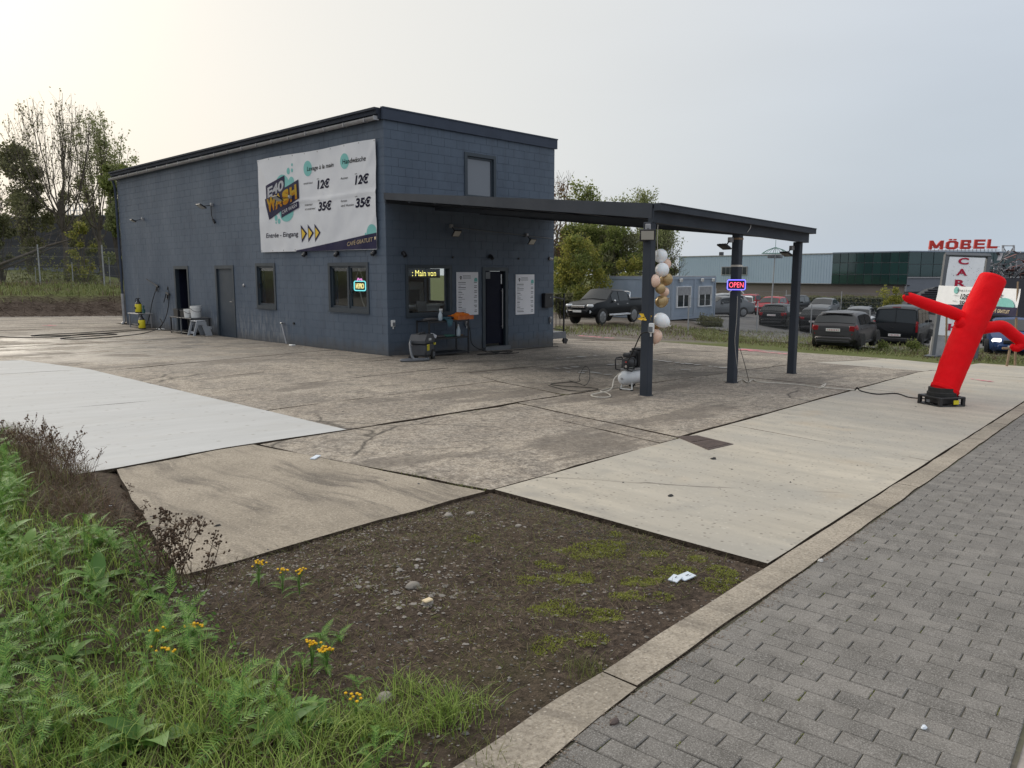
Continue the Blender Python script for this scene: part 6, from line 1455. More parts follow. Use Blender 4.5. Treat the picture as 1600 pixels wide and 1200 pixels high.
vehicle('hatch', 1352, 47, R(10), 'paint_white', 'white car between the small grey hatchback and the black van', group=g_)
vehicle('saloon', 1592, 30.5, R(194), 'paint_blue', 'dark blue car with lit headlight at the right edge behind the tube figure', group=g_, opts=('lights_on',))
vehicle('suv', 1535, 52, R(200), 'paint_silver', 'pale car behind the dark blue car', group=g_)
vehicle('saloon', 1590, 47, R(190), 'paint_silver', 'silver-blue car in the row behind the dark blue car at the right edge', group=g_)
# ------------------------------------------------------------------ wire fences
def fence(pts, h, label, pw=.06, spacing=.055, name='wire_fence', base=None, rows=5, wire=.0032, gbase=0):
    t = thing(name, label, 'fence', (pts[0].x, pts[0].y, gz(pts[0].x, pts[0].y))); o = V(t.location)
    P_ = [V((p.x, p.y, gz(p.x, p.y)+gbase)) for p in pts]
    for p in P_: m = MB(); m.cbox(p-o+V((0, 0, h/2)), (pw, pw, h+.1), .008); m.cbox(p-o+V((0, 0, h+.06)), (pw*1.15, pw*1.15, .02), .004); m.build('post', 'fence_post_steel', t)
    for a, b in zip(P_, P_[1:]):
        m = MB(); d = b-a; L_ = math.hypot(d.x, d.y); n = min(110, int(L_/spacing)); u = V((d.x/L_, d.y/L_, 0)); s_ = V((-u.y, u.x, 0))*wire
        for k in range(1, n):
            p = a.lerp(b, k/n)-o; w_ = u*wire; z0, z1 = V((0, 0, .06)), V((0, 0, h-.03))
            m.add([p-w_+z0, p+s_+z0, p+w_+z0, p-w_+z1, p+s_+z1, p+w_+z1], [(0, 1, 4, 3), (1, 2, 5, 4), (2, 0, 3, 5)])
        for r_ in range(rows): z = V((0, 0, .1+(h-.2)*r_/(rows-1))); m.tube([a-o+z+s_*2, b-o+z+s_*2], wire*1.4, 3, False)
        m.build('mesh_panel', 'wire_mesh_steel', t)
    return t
FP = [G(1075, 515), G(1182, 521), G(1266, 523), G(1357, 533), G(1443, 541), G(1475, 545)]
fence(FP, 1.75, 'grey wire mesh fence with steel posts between the yard verge and the parking lot')
FB = [at(1120, 427, 76), at(1230, 427, 78), at(1317, 427, 79), at(1400, 427, 80)]
fence(FB, 2.1, 'thin wire fence at the back of the parking lot in front of the hedge', spacing=.16, wire=.008)
FLp = [at(-60, 427, 46), at(62, 427, 43), at(162, 427, 42.5), at(262, 427, 42), at(370, 427, 41.5)]
fence(FLp, 2.1, 'tall wire mesh fence on the grass bank behind the yard', spacing=.06)
def pole(px, D, top, r, label):
    p = at(px, 427, D); m = MB(); z = gz(p.x, p.y); m.tube([(p.x, p.y, z-.1), (p.x+.02, p.y, z+top)], r, 6); tag(m.build('stake', 'fence_post_steel'), label, 'stake', 'thin stakes near the bank fence')
pole(113, 42.8, 1.2, .022, 'thin pale stake beside the tree behind the bank fence'); pole(171, 43, 1.5, .016, 'thin stake just right of the right bank fence post'); pole(55, 43.4, .95, .016, 'short thin stake left of the left bank fence post')
# ------------------------------------------------------------------ lot hedge, lamp post
def leaf_quads(mb, p, size, rnd, flat=0.0):
    a = V((rnd.gauss(0, 1), rnd.gauss(0, 1), rnd.gauss(0, 1)*(1-flat))).normalized(); b = a.orthogonal().normalized(); b = (b*math.cos(1)+a.cross(b)*math.sin(rnd.random()*6)).normalized(); c = a.cross(b)
    s = size*rnd.uniform(.6, 1.3); mb.v += [tuple(p-a*s*.5), tuple(p+b*s*.3), tuple(p+a*s*.5), tuple(p-b*s*.3+c*s*.1)]; o = len(mb.v)-4; mb.f.append((o, o+1, o+2, o+3))
rnd = random.Random(21)
h0, h1 = at(1095, 427, 82), at(1420, 427, 83); hd = thing('hedge', 'dark clipped hedge along the back of the parking lot', 'hedge', (h0.x, h0.y, gz(h0.x, h0.y))); m = MB(); hz = -.55
dd = (h1-h0); dd.z = 0
for k in range(9000):
    u = rnd.random(); f = h0+dd*u; zt = hz+.25*noise.noise((u*30, 0, 0)); zb_ = gz(f.x, f.y); q = rnd.random()**.6
    leaf_quads(m, V((f.x+rnd.gauss(0, .3), f.y+rnd.gauss(0, .3), zb_+(zt-zb_)*q))-V(hd.location), .28, rnd)
m.build('foliage', 'tree_leaf_dark', hd)
m = MB(); s_ = V((dd.y, -dd.x, 0)).normalized()*.25
a, b = h0-V(hd.location), h1-V(hd.location); m.add([V((q.x+e*s_.x, q.y+e*s_.y, z)) for q in (a, b) for e in (-1, 1) for z in (-1.2, hz-.2-hd.location.z)], [(0, 1, 3, 2), (4, 6, 7, 5), (0, 4, 5, 1), (2, 3, 7, 6), (1, 5, 7, 3)]); m.build('branches', 'hedge_dark', hd)
lp_ = at(1207, 427, 60); LZ = gz(lp_.x, lp_.y)
LM = thing('street_lamp', 'tall parking lot lamp with green domed frame and twin lamp boxes', 'street lamp', (lp_.x, lp_.y, LZ)); LH_ = 1.9+(427-398)*60/FOC-LZ
m = MB(); m.tube([(0, 0, 0), (0.1, -.1, LH_)], .06, 8, r1=.045); m.build('pole', 'fence_post_steel', LM)
for sx in (-1, 1): m = MB(); m.cbox(RGT*(sx*.30)+V((.1, -.1, LH_-.15)), (.42, .42, .26), .03); m.build('lamp_box', 'mid_grey_plastic', LM)
m = MB()
for k in range(10):
    a = k*math.pi/5; d = V((math.cos(a), math.sin(a), 0)); c = V((.1, -.1, LH_)); m.tube([c+d*1.0+V((0, 0, .08)), c+d*.6+V((0, 0, .34)), c+V((0, 0, .55))], .022, 4)
m.tube([V((.1+1.0*math.cos(k*math.pi/8), -.1+1.0*math.sin(k*math.pi/8), LH_+.08)) for k in range(17)], .022, 4); m.tube([(.1, -.1, LH_), (.1, -.1, LH_+1.1)], .02, 5)
pm('patina_green', (.16, .30, .26), (.12, .24, .21), 3, .6); m.build('dome_frame', 'patina_green', LM)

# ------------------------------------------------------------------ blue office cabins
c0 = at(1051.5, 427, 47.3)
def cabin(i, label):
    x0 = c0.x+i*2.56; y0 = c0.y-.0; z0 = gz(c0.x, c0.y)-.02+.0; t = thing('office_cabin', label, 'cabin', (x0, y0, z0), R(-2), 'blue office cabins beside the pickup'); Lc, Wc, Hc = 6.0, 2.44, 2.62
    m = MB(); m.box(.03, Wc-.03, .03, Lc-.03, .05, Hc-.06)
    for k in range(58): y = .15+k*.1; m.box(.0, .03, y, y+.05, .16, Hc-.18)
    for k in range(22):
        x = .14+k*.1
        if .4 < x < 1.98: m.box(x, x+.05, .0, .03, .16, .72); m.box(x, x+.05, .0, .03, 2.02, Hc-.18)
        else: m.box(x, x+.05, .0, .03, .16, Hc-.18)
    m.build('wall', 'cabin_blue', t); m = MB()
    for x in (-.02, Wc-.10): m.box(x, x+.12, -.02, .10, 0, Hc)
    m.box(-.02, .10, Lc-.1, Lc+.02, 0, Hc); m.box(.10, Wc-.10, -.02, .10, Hc-.17, Hc-.003); m.box(.1, Wc-.1, -.02, .1, 0, .15); m.box(-.02, .1, .1, Lc-.1, Hc-.17, Hc-.003); m.box(-.02, .1, .1, Lc-.1, 0, .15); m.build('frame', 'cabin_trim', t)
    m = MB(); m.box(0, Wc, 0, Lc, Hc, Hc+.04); m.build('roof', 'grey_zinc', t)
    m = MB(); a0, a1, z_0, z_1 = .48, 1.94, .78, 1.98
    m.box(a0-.07, a0, -.045, .028, z_0-.07, z_1+.05); m.box(a1, a1+.07, -.045, .028, z_0-.07, z_1+.05); m.box(a0, a1, -.045, .028, z_1, z_1+.05); m.box(a0, a1, -.045, .028, z_0-.07, z_0); m.box(1.18, 1.25, -.03, .02, z_0, 1.48); m.box(a0+.04, a0+.1, -.025, .02, z_0, 1.48); m.box(a1-.1, a1-.04, -.025, .02, z_0, 1.48); w_ = m.build('window', 'white_frame', t)
    m = MB(); m.box(a0+.002, a1-.002, -.004, .0, z_0+.002, 1.479); m.build('pane', 'office_glass', w_); m = MB()
    for k in range(10): m.box(a0+.003, a1-.003, -.03, -.012, 1.482+k*.05, 1.526+k*.05)
    m.build('roller_shutter', 'grey_zinc', w_); m = MB(); m.box(a0+.15, a0+.5, .0005, .004, z_0+.15, 1.4); m.build('curtain', 'white_plastic', w_)
    return t
ca = cabin(0, 'left of the two pale blue office cabins, with its ribbed long side showing'); cb_ = cabin(1, 'right of the two pale blue office cabins, nearest the parked cars')
for i, (x, lb) in enumerate(((.7, 'white floodlight on the roof edge of the left cabin'), (3.2, 'white floodlight on the left end of the right cabin roof edge'), (4.55, 'white floodlight on the right end of the right cabin roof edge'))):
    t = thing('floodlight', lb, 'floodlight', (c0.x+x, c0.y-.06, gz(c0.x, c0.y)+2.38), R(-90), 'floodlights on the blue cabins'); m = MB(); m.cbox((.1, 0, 0), (.12, .26, .22), .03); m.build('housing', 'white_plastic', t); m = MB(); m.tube([(0, 0, .15), (.1, 0, .05)], .02, 5); m.build('bracket', 'black_metal', t); m = MB(); m.cbox((.163, 0, 0), (.006, .2, .16), 0); m.build('lens', 'lamp_lens', t)

# ------------------------------------------------------------------ furniture warehouse
P0, P1, P2 = at(1418, 427, 85), at(1060, 427, 110), at(1660, 427, 90)
MBD = thing('furniture_store', 'long warehouse with blue ribbed cladding and dark green glass upper storey', 'building', (P0.x, P0.y, -4.4)); O_ = V(MBD.location)
ZT, ZB, ZG = 4.27, .66, -4.6
def wallframe(a, b): u = V((b.x-a.x, b.y-a.y, 0)); L_ = u.length; u.normalize(); n = V((u.y, -u.x, 0)); return u, n, L_
uL, nL, LL_ = wallframe(P0, P1); nL = nL if nL.dot(CAM-P0) > 0 else -nL
uR, nR, LR_ = wallframe(P0, P2); nR = nR if nR.dot(CAM-P0) > 0 else -nR
def wq(mb, u, n, a, b, z0, z1, d0=0, d1=-.3):
    o = V((P0.x, P0.y, 0)); vs = [o+u*s+n*d+V((0, 0, z))-O_ for s in (a, b) for d in (d0, d1) for z in (z0, z1)]; mb.add(vs, [(0, 1, 3, 2), (4, 6, 7, 5), (0, 4, 5, 1), (2, 3, 7, 6), (0, 2, 6, 4), (1, 5, 7, 3)])
def s_of(px): # distance along the left wall of a picture column
    lo, hi = 0, LL_
    for _ in range(40):
        mid = (lo+hi)/2; q = V((P0.x, P0.y, 1.9))+uL*mid-CAM; x = 800+FOC*q.dot(RGT)/q.dot(FWD)
        if x > px: lo = mid
        else: hi = mid
    return lo
sg = s_of(1300)
m = MB(); pitch = .36; s = sg
while s < LL_: e_ = min(s+pitch*.55, LL_); wq(m, uL, nL, s, e_, ZB+.06, ZT-.12, .022); wq(m, uL, nL, e_, min(e_+pitch*.45, LL_), ZB+.06, ZT-.12, 0); s += pitch
m.build('cladding', 'blue_cladding', MBD); m = MB(); wq(m, uL, nL, sg, LL_+.1, ZT-.12, ZT, .09); wq(m, uL, nL, sg, LL_, ZB-.02, ZB+.06, .08); m.build('flashing', 'grey_zinc', MBD)
m = MB(); wq(m, uL, nL, .4, LL_, ZG, ZB-.3, -.35, -2); wq(m, uL, nL, 0, LL_, ZB-.3, ZB-.02, -.3, -2); m.build('lower_wall', 'brown_masonry', MBD)
m = MB(); wq(m, uL, nL, -.2, LL_, ZB-.12, ZB-.03, -.05, -.3); m.build('soffit', 'black_metal', MBD)
q0, q1 = s_of(1128.5), s_of(1167); m = MB(); z0, z1 = 1.9-1.0*.0+ (427-428.6)*106/FOC, 1.9+(427-418)*106/FOC
wq(m, uL, nL, q1-.1, q0+.1, z0-.1, z1+.1, .10, .0); wnd = m.build('window', 'grey_zinc', MBD)
for k in range(6): m = MB(); d = (q0-q1)/6; wq(m, uL, nL, q1+k*d+.04, q1+(k+1)*d-.04, z0, z1, .12, .101); m.build('pane', 'office_glass', wnd)
gp = MB(); ncol = 9
for k in range(ncol):
    for r_, (za, zb2) in enumerate(((ZB+.0, 1.75), (1.80, 3.05), (3.10, ZT-.08))):
        m = MB(); d = sg/ncol; wq(m, uL, nL, k*d+.04, (k+1)*d-.04, za+.03, zb2, .06+.012*((k*7+r_*3) % 3-1), -.02); m.build('pane', 'green_glass', MBD)
wq(gp, uL, nL, 0, sg, ZB, ZT-.06, -.03, -.3); gp.build('glazing_frame', 'mid_grey_plastic', MBD); m = MB(); wq(m, uL, nL, 0, sg, ZT-.06, ZT+.06, .12); wq(m, uR, nR, .0, LR_, ZT-.06, ZT+.06, .12); m.build('roof_edge', 'cabin_trim', MBD)
nR_ = int(LR_*.75/1.6)
for k in range(nR_):
    for r_, (za, zb2) in enumerate(((1.55, 2.85), (2.90, ZT-.08))): m = MB(); wq(m, uR, nR, k*1.6+.04, (k+1)*1.6-.04, za, zb2, .05+.012*((k*5+r_) % 3-1), -.02); m.build('pane', 'green_glass', MBD)
m = MB(); wq(m, uR, nR, 0.02, LR_, 1.5, ZT-.06, -.03, -.3); m.build('glazing_frame', 'mid_grey_plastic', MBD)
m = MB(); wq(m, uR, nR, 0.0, LR_, 1.38, 1.5, .12); m.build('sill_band', 'grey_zinc', MBD); m = MB(); wq(m, uR, nR, 0.0, LR_, -.1, 1.38, .0); wq(m, uR, nR, 0.0, LR_, ZG, -.1, -.8, -1.2); m.build('lower_wall', 'grey_cladding', MBD)
m = MB(); rb = V((P0.x, P0.y, 0)); poly = [rb+nL*-.2, rb+uL*LL_, rb+uL*LL_+(-nL)*60, rb+uR*LR_+(-nR)*50, rb+uR*LR_]; vs = [V((p.x, p.y, ZT-.2))-O_ for p in poly]; m.add(vs, [(0, 1, 2, 3, 4)]); m.build('roof', 'grey_cladding', MBD)
m = MB(); p = at(1127, 400, 108)-O_; m.cbox(p, (.5, .5, 1.1), .05); m.build('chimney', 'dark_grey_plastic', MBD)
# dark slatted porch roof in front of the corner
PR = thing('porch', 'dark slatted sloping porch roof in front of the store corner', 'porch', at(1425, 470, 72)); 
for k in range(9):
    m = MB(); z = k*.20; a = at(1408+k*5.2, 480-k*3.4, 72)-V(PR.location); b = at(1480, 480-k*3.4, 72)-V(PR.location); m.tube([a, b], .09, 4); m.build('slat', 'dark_cladding', PR)
m = MB(); a, b, c, d = [at(px, py, 72.3)-V(PR.location) for px, py in ((1404, 482), (1462, 448), (1490, 448), (1490, 490))]; bk_ = FWD*2; m.add([a, b, c, d, a+bk_, b+bk_, c+bk_, d+bk_], [(0, 1, 2, 3), (7, 6, 5, 4), (0, 4, 5, 1), (1, 5, 6, 2), (2, 6, 7, 3), (3, 7, 4, 0)]); m.build('gable', 'black_metal', PR)
# roof letters
RS = thing('roof_sign', 'big red roof letters spelling MÖBEL on a steel frame', 'sign', at(1451, 390, 95)); D_ = 95; k_ = D_/FOC
GL = {'M': [[(0, 0), (.2, 0), (.2, .58), (.42, .12), (.58, .12), (.8, .58), (.8, 0), (1, 0), (1, 1), (.78, 1), (.5, .42), (.22, 1), (0, 1)]],
 'E': [[(0, 0), (1, 0), (1, .24), (.28, .24), (.28, .39), (.95, .39), (.95, .61), (.28, .61), (.28, .76), (1, .76), (1, 1), (0, 1)]], 'L': [[(0, 0), (1, 0), (1, .25), (.28, .25), (.28, 1), (0, 1)]]}
def glyph(ch, x0, x1, y0, y1):
    m = MB(); w_ = (x1-x0)*k_; h_ = (y0-y1)*k_; o = at(x0, y0, D_)-V(RS.location); bs_ = frame(o, RGT, V((.0, 0, 1))+RGT*.06)
    def pr(poly): m.prism([(a*w_, b*h_) for a, b in poly], -.12, .12, bs_)
    if ch in GL:
        for p in GL[ch]: pr(p)
    elif ch == 'O':
        o_ = [(.25, 0), (.75, 0), (1, .2), (1, .8), (.75, 1), (.25, 1), (0, .8), (0, .2)]; i_ = [(.34, .24), (.66, .24), (.74, .32), (.74, .68), (.66, .76), (.34, .76), (.26, .68), (.26, .32)]
        for k in range(8): pr([o_[k], o_[(k+1) % 8], i_[(k+1) % 8], i_[k]])
        pr([(.22, 1.04), (.44, 1.04), (.44, 1.2), (.22, 1.2)]); pr([(.58, 1.04), (.8, 1.04), (.8, 1.2), (.58, 1.2)])
    elif ch == 'B':
        pr([(0, 0), (.28, 0), (.28, 1), (0, 1)])
        for a in (0, .39, .77): pr([(.281, a), (.86 if a != .39 else .9, a), (.9, a+.02), (.9, a+.23), (.281, a+.23)])
        pr([(.74, .231), (1, .2), (1, .36), (.74, .389)]); pr([(.70, .621), (.96, .66), (.96, .8), (.70, .769)]); pr([(.901, .03), (1, .12), (1, .199), (.901, .229)]); pr([(.901, .78), (.955, .82), (.955, .9), (.901, .96)])
    m.build('letter', 'sign_red', RS)
for ch, a, b, c, d in (('M', 1451, 1472.6, 390, 376), ('O', 1477, 1495.6, 389.8, 376.3), ('B', 1500, 1516, 389.3, 375), ('E', 1521, 1537.5, 388.8, 374.4), ('L', 1542, 1557.5, 388.3, 374)): glyph(ch, a, b, c, d)
m = MB(); rl = lambda px, py, d=0: at(px, py, D_+d)-V(RS.location)
for px in range(1454, 1562, 6): m.tube([rl(px, 389, .4), rl(px, 398, .6)], .035, 4)
for y in (391, 386): m.tube([rl(1450, y+.6, .5), rl(1562, y-.4, .5)], .035, 4)
m.build('support_frame', 'grey_zinc', RS)
GA = thing('roof_gantry', 'grey lattice steel gantry on the store roof right of the letters', 'gantry', at(1575, 398, 97)); m = MB(); gl_ = lambda px, py: at(px, py, 97)-V(GA.location)
for a, b in (((1566, 383), (1566, 402)), ((1585, 383), (1585, 402)), ((1566, 384), (1585, 384)), ((1566, 384), (1578, 402)), ((1585, 384), (1573, 402)), ((1568.5, 383), (1568.5, 402)), ((1583, 383), (1583, 402))): m.tube([gl_(*a), gl_(*b)], .06, 4)
m.build('lattice', 'grey_zinc', GA)

# ------------------------------------------------------------------ leaning sign tower, price banner, scrap heap
sb = G(1457, 557); DS_ = (sb-CAM).dot(FWD)
SG = thing('sign_tower', 'leaning white sign panel with red letters down it in a grey steel frame', 'sign', sb); sp_ = lambda px, py, d=0: at(px, py, DS_+d)-sb
def sbar(a, b, w_, name, mat='cabin_trim'): m = MB(); m.tube([sp_(*a), sp_(*b)], w_, 4); m.build(name, mat, SG)
pm('sign_frame', (.115, .125, .14), (.09, .10, .115), 2, .5)
sbar((1479, 398, .05), (1456.5, 559, .05), .085, 'frame_post', 'sign_frame'); sbar((1545, 400, .05), (1523, 562, .05), .085, 'frame_post', 'sign_frame'); sbar((1477, 398, .05), (1547, 400, .05), .085, 'frame_rail', 'sign_frame')
m = MB(); m.cbox((0, 0, .02), (.5, .4, .05), .01); m.build('foot_plate', 'sign_frame', SG)
a, b, c, d = sp_(1484, 401), sp_(1540, 403), sp_(1518.5, 527), sp_(1461.5, 523); th = FWD*.08; m = MB(); m.add([a, b, c, d, a+th, b+th, c+th, d+th], [(3, 2, 1, 0), (4, 5, 6, 7), (0, 1, 5, 4), (1, 2, 6, 5), (2, 3, 7, 6), (3, 0, 4, 7)]); m.build('panel', 'sign_panel', SG)
m = MB(); a, b, c, d = sp_(1463, 525, .02), sp_(1517, 528, .02), sp_(1512, 562, .02), sp_(1458, 556, .02); th = FWD*.3; m.add([a, b, c, d, a+th, b+th, c+th, d+th], [(3, 2, 1, 0), (4, 5, 6, 7), (0, 1, 5, 4), (1, 2, 6, 5), (2, 3, 7, 6), (3, 0, 4, 7)]); m.build('plinth', 'grey_zinc', SG)
kk = DS_/FOC
SER = {'C': 0, 'A': 1, 'R': 1, 'W': 1, 'S': 0, 'H': 1}
for i, ch in enumerate('CARWASH'):
    px = 1505-i*2.65; py = 408+i*17.2; u_ = RGT; o = sp_(px, py+5.2, -.012)
    vs, fs = text_mb(ch, 1.0, Matrix.Identity(4), .003, .035); xs_ = [v.x for v in vs]; ys_ = [v.y for v in vs]; W0 = 16.5*kk; H0 = 10.5*kk
    bs_ = frame(o, RGT+UPV*-.03, UPV+RGT*.12); m = MB(); m.add([bs_ @ V(((v.x-min(xs_))/(max(xs_)-min(xs_))*W0-W0/2, (v.y-min(ys_))/(max(ys_)-min(ys_))*H0, v.z)) for v in vs], fs)
    if ch in 'ARHW':
        zz = (0,) if ch in 'AR' else (0, H0-.018)
        for sx in (-1, 1):
            for z in zz: m.add([bs_ @ V(p) for p in ((sx*W0*.40-.05, z, .004), (sx*W0*.40+.05, z, .004), (sx*W0*.40+.05, z+.018, .004), (sx*W0*.40-.05, z+.018, .004))], [(0, 1, 2, 3)])
        if ch in 'RH':
            for z in (0, H0-.018): m.add([bs_ @ V(p) for p in ((-W0*.5-.02, z, .0045), (-W0*.2, z, .0045), (-W0*.2, z+.018, .0045), (-W0*.5-.02, z+.018, .0045))], [(0, 1, 2, 3)])
    m.build('letter', 'print_crimson', SG)
m = MB(); rnd = random.Random(2)
for k in range(70):
    px = rnd.uniform(1490, 1534); py = rnd.uniform(415, 445); o = sp_(px-(py-402)*.17, py, -.006); s = rnd.uniform(.003, .016); m.add([o, o+RGT*s, o+RGT*s+UPV*s*rnd.uniform(.5, 2), o+UPV*s], [(0, 1, 2, 3)])
stuff(m.build('splash_print', 'mid_grey_plastic', SG))
# price banner on wooden posts
DA, DB = 24.5, 19.6
PB = thing('price_banner', 'white price banner with navy stripe and teal dots behind the tube figure', 'banner', at(1530, 560, 21)); po = V(PB.location)
def pb(u, v, d=0): # u 0..1 left to right, v 0..1 top to bottom
    t_ = u; a = at(1467, 446, DA-d).lerp(at(1595, 451.5, DB-d), t_); b = at(1461, 480, DA-d).lerp(at(1587, 494.5, DB-d), t_); return a.lerp(b, v)-po
m = MB(); n = 24
for j in range(9):
    for i in range(n+1): p = pb(i/n, j/8)+FWD*.03*noise.noise((i*.4, j*.3, 0)); m.v.append(tuple(p))
for j in range(8):
    for i in range(n): m.f.append((j*(n+1)+i, (j+1)*(n+1)+i, (j+1)*(n+1)+i+1, j*(n+1)+i+1))
m.build('sheet', 'sign_panel', PB, 60)
def pstrip(f0, f1, mat, d, u0=0, u1=1, name='stripe'):
    m = MB()
    for i in range(21): u = u0+(u1-u0)*i/20; m.v += [tuple(pb(u, f0(u), d)), tuple(pb(u, f1(u), d))]
    m.f = [(2*i, 2*i+1, 2*i+3, 2*i+2) for i in range(20)]; m.build(name, mat, PB)
pstrip(lambda u: .84-.16*u, lambda u: 1.0, 'print_navy', .06)
def pdisc(u, v, ru, rv, mat, d, name='bubble', vmax=9):
    m = MB(); m.v.append(tuple(pb(u, v, d)))
    for k in range(20): m.v.append(tuple(pb(u+ru*math.cos(k*math.pi/10), min(vmax, v+rv*math.sin(k*math.pi/10)), d)))
    m.f = [(0, 1+(k+1) % 20, 1+k) for k in range(20)]; m.build(name, mat, PB)
pdisc(.26, .17, .030, .15, 'print_teal', .05); pdisc(.86, .70, .11, .34, 'print_teal', .05, vmax=.69); pdisc(.80, .31, .008, .04, 'print_black', .05); pdisc(.82, .27, .007, .03, 'print_black', .05); pdisc(.815, .36, .006, .03, 'print_black', .05)
def ptext(s_, u, v, hpx, wpx, mat, d=.08, bold=.0, shear=.15):
    vs, fs = text_mb(s_, 1, Matrix.Identity(4), .0, bold, shear); x0 = min(q.x for q in vs); x1 = max(q.x for q in vs); m = MB()
    m.add([pb(u+(q.x-x0)/(x1-x0)*wpx, v-q.y/.72*hpx, d) for q in vs], fs); m.build('lettering', mat, PB)
ptext('Lavage à la main', .275, .20, .09, .20, 'print_black'); ptext('12€', .33, .53, .22, .12, 'print_black', bold=.03); ptext('35€', .325, .80, .20, .12, 'print_black', bold=.03); ptext('extérieur', .24, .42, .05, .07, 'print_black'); ptext('intérieur', .235, .66, .05, .06, 'print_black'); ptext('CAFÉ GRATUIT', .72, .93, .13, .21, 'print_cream', .09, .01)
for (px, py, ex, ey, D1, w_) in ((1588, 494, 1590.5, 440, DB+.1, .035), (1588, 496, 1586, 571, DB+.15, .05), (1578, 545, 1573, 572, DB, .05), (1480, 447, 1478, 552, DA+.2, .05)):
    m = MB(); m.tube([at(px, py, D1)-po, at(ex, ey, D1)-po], w_*.6, 4); m.build('wooden_post', 'wood_pale', PB)
m = MB(); m.tube([at(1566, 544, DB)-po, at(1592, 545, DB)-po], .03, 4); m.build('wooden_rail', 'wood_pale', PB)
# scrap heap in a container
SK = thing('scrap_container', 'dark open container heaped with tangled scrap metal behind the signs', 'container', at(1580, 470, 37)); so_ = V(SK.location); m = MB(); sq = lambda px, py, d: at(px, py, 37+d)-so_
a = [sq(1536, 433, 0), sq(1640, 437, 0), sq(1640, 500, 0), sq(1536, 492, 0)]; th = FWD*2.2; m.add(a+[p+th for p in a], [(3, 2, 1, 0), (4, 5, 6, 7), (0, 1, 5, 4), (1, 2, 6, 5), (2, 3, 7, 6), (3, 0, 4, 7)]); m.build('container_box', 'dark_cladding', SK)
rnd = random.Random(8); pcs = {'scrap_metal': MB(), 'scrap_rust': MB(), 'dark_grey_plastic': MB()}
for k in range(230):
    px = rnd.uniform(1538, 1630); top_ = 398+10*math.sin(px*.13)+6*math.sin(px*.41); py = max(394, 434-abs(rnd.gauss(0, .5))*(434-top_))
    p = sq(px, py, rnd.uniform(.1, 1.9)); mm = pcs[rnd.choice(['scrap_metal', 'scrap_metal', 'dark_grey_plastic', 'scrap_rust' if px > 1575 else 'scrap_metal'])]
    d = V((rnd.gauss(0, 1), rnd.gauss(0, 1), rnd.gauss(0, .8))).normalized(); l = rnd.uniform(.2, .6); q = d.orthogonal().normalized()
    if rnd.random() < .6: mm.tube([p-d*l*.5, p+q*rnd.uniform(-.15, .15), p+d*l*.5], rnd.uniform(.015, .04), 4)
    else: mm.cbox(p, (l, l*.4, .02), 0, d.to_track_quat('X', 'Z').to_matrix())
for k, mm in pcs.items(): stuff(mm.build('scrap_pieces', k, SK))
bx_ = G(1487, 542); m = MB(); m.cbox((bx_.x+.5, bx_.y, bx_.z+.25), (.3, .3, .6), .03); tag(m.build('cable_cabinet', 'hedge_dark'), 'small dark green cabinet behind the sign tower foot', 'cabinet')

# ------------------------------------------------------------------ dark building behind the bank
d0, d1 = at(-90, 427, 68), at(200, 427, 60); ux, nx_, dl = wallframe(d0, d1)
DB_ = thing('dark_building', 'low dark grey clad building behind the trees on the left', 'building', (d0.x, d0.y, 2)); m = MB(); do = V(DB_.location)
def dq(mb, a, b, z0, z1, e0=0, e1=8):
    n_ = V((-ux.y, ux.x, 0)); n_ = n_ if n_.dot(FWD) > 0 else -n_; vs = [V((d0.x, d0.y, 0))+ux*s+n_*e+V((0, 0, z))-do for s in (a, b) for e in (e0, e1) for z in (z0, z1)]; mb.add(vs, [(0, 1, 3, 2), (4, 6, 7, 5), (0, 4, 5, 1), (2, 3, 7, 6), (0, 2, 6, 4), (1, 5, 7, 3)])
dq(m, 0, dl*.86, 1, 6.35); m.build('wall', 'dark_cladding', DB_)
m = MB()
for k in range(10): dq(m, 0, dl*.86, 1.6+k*.48, 1.64+k*.48, -.03, .0)
m.build('cladding_joint', 'black_metal', DB_); m = MB(); dq(m, -.1, dl*.86+.1, 6.35, 6.45, -.1); m.build('parapet', 'grey_zinc', DB_); m = MB(); dq(m, 0, dl*.86, 1.9, 2.35, -.05, 0); m.build('plinth', 'grey_cladding', DB_)
m = MB(); mid = dl*.69
for k in range(7): dq(m, mid+k*.34, mid+k*.34+.05, 6.45, 7.3, .3, .36)
for z in (6.8, 7.25): dq(m, mid, mid+2.1, z, z+.05, .3, .36)
m.build('roof_railing', 'white_frame', DB_)

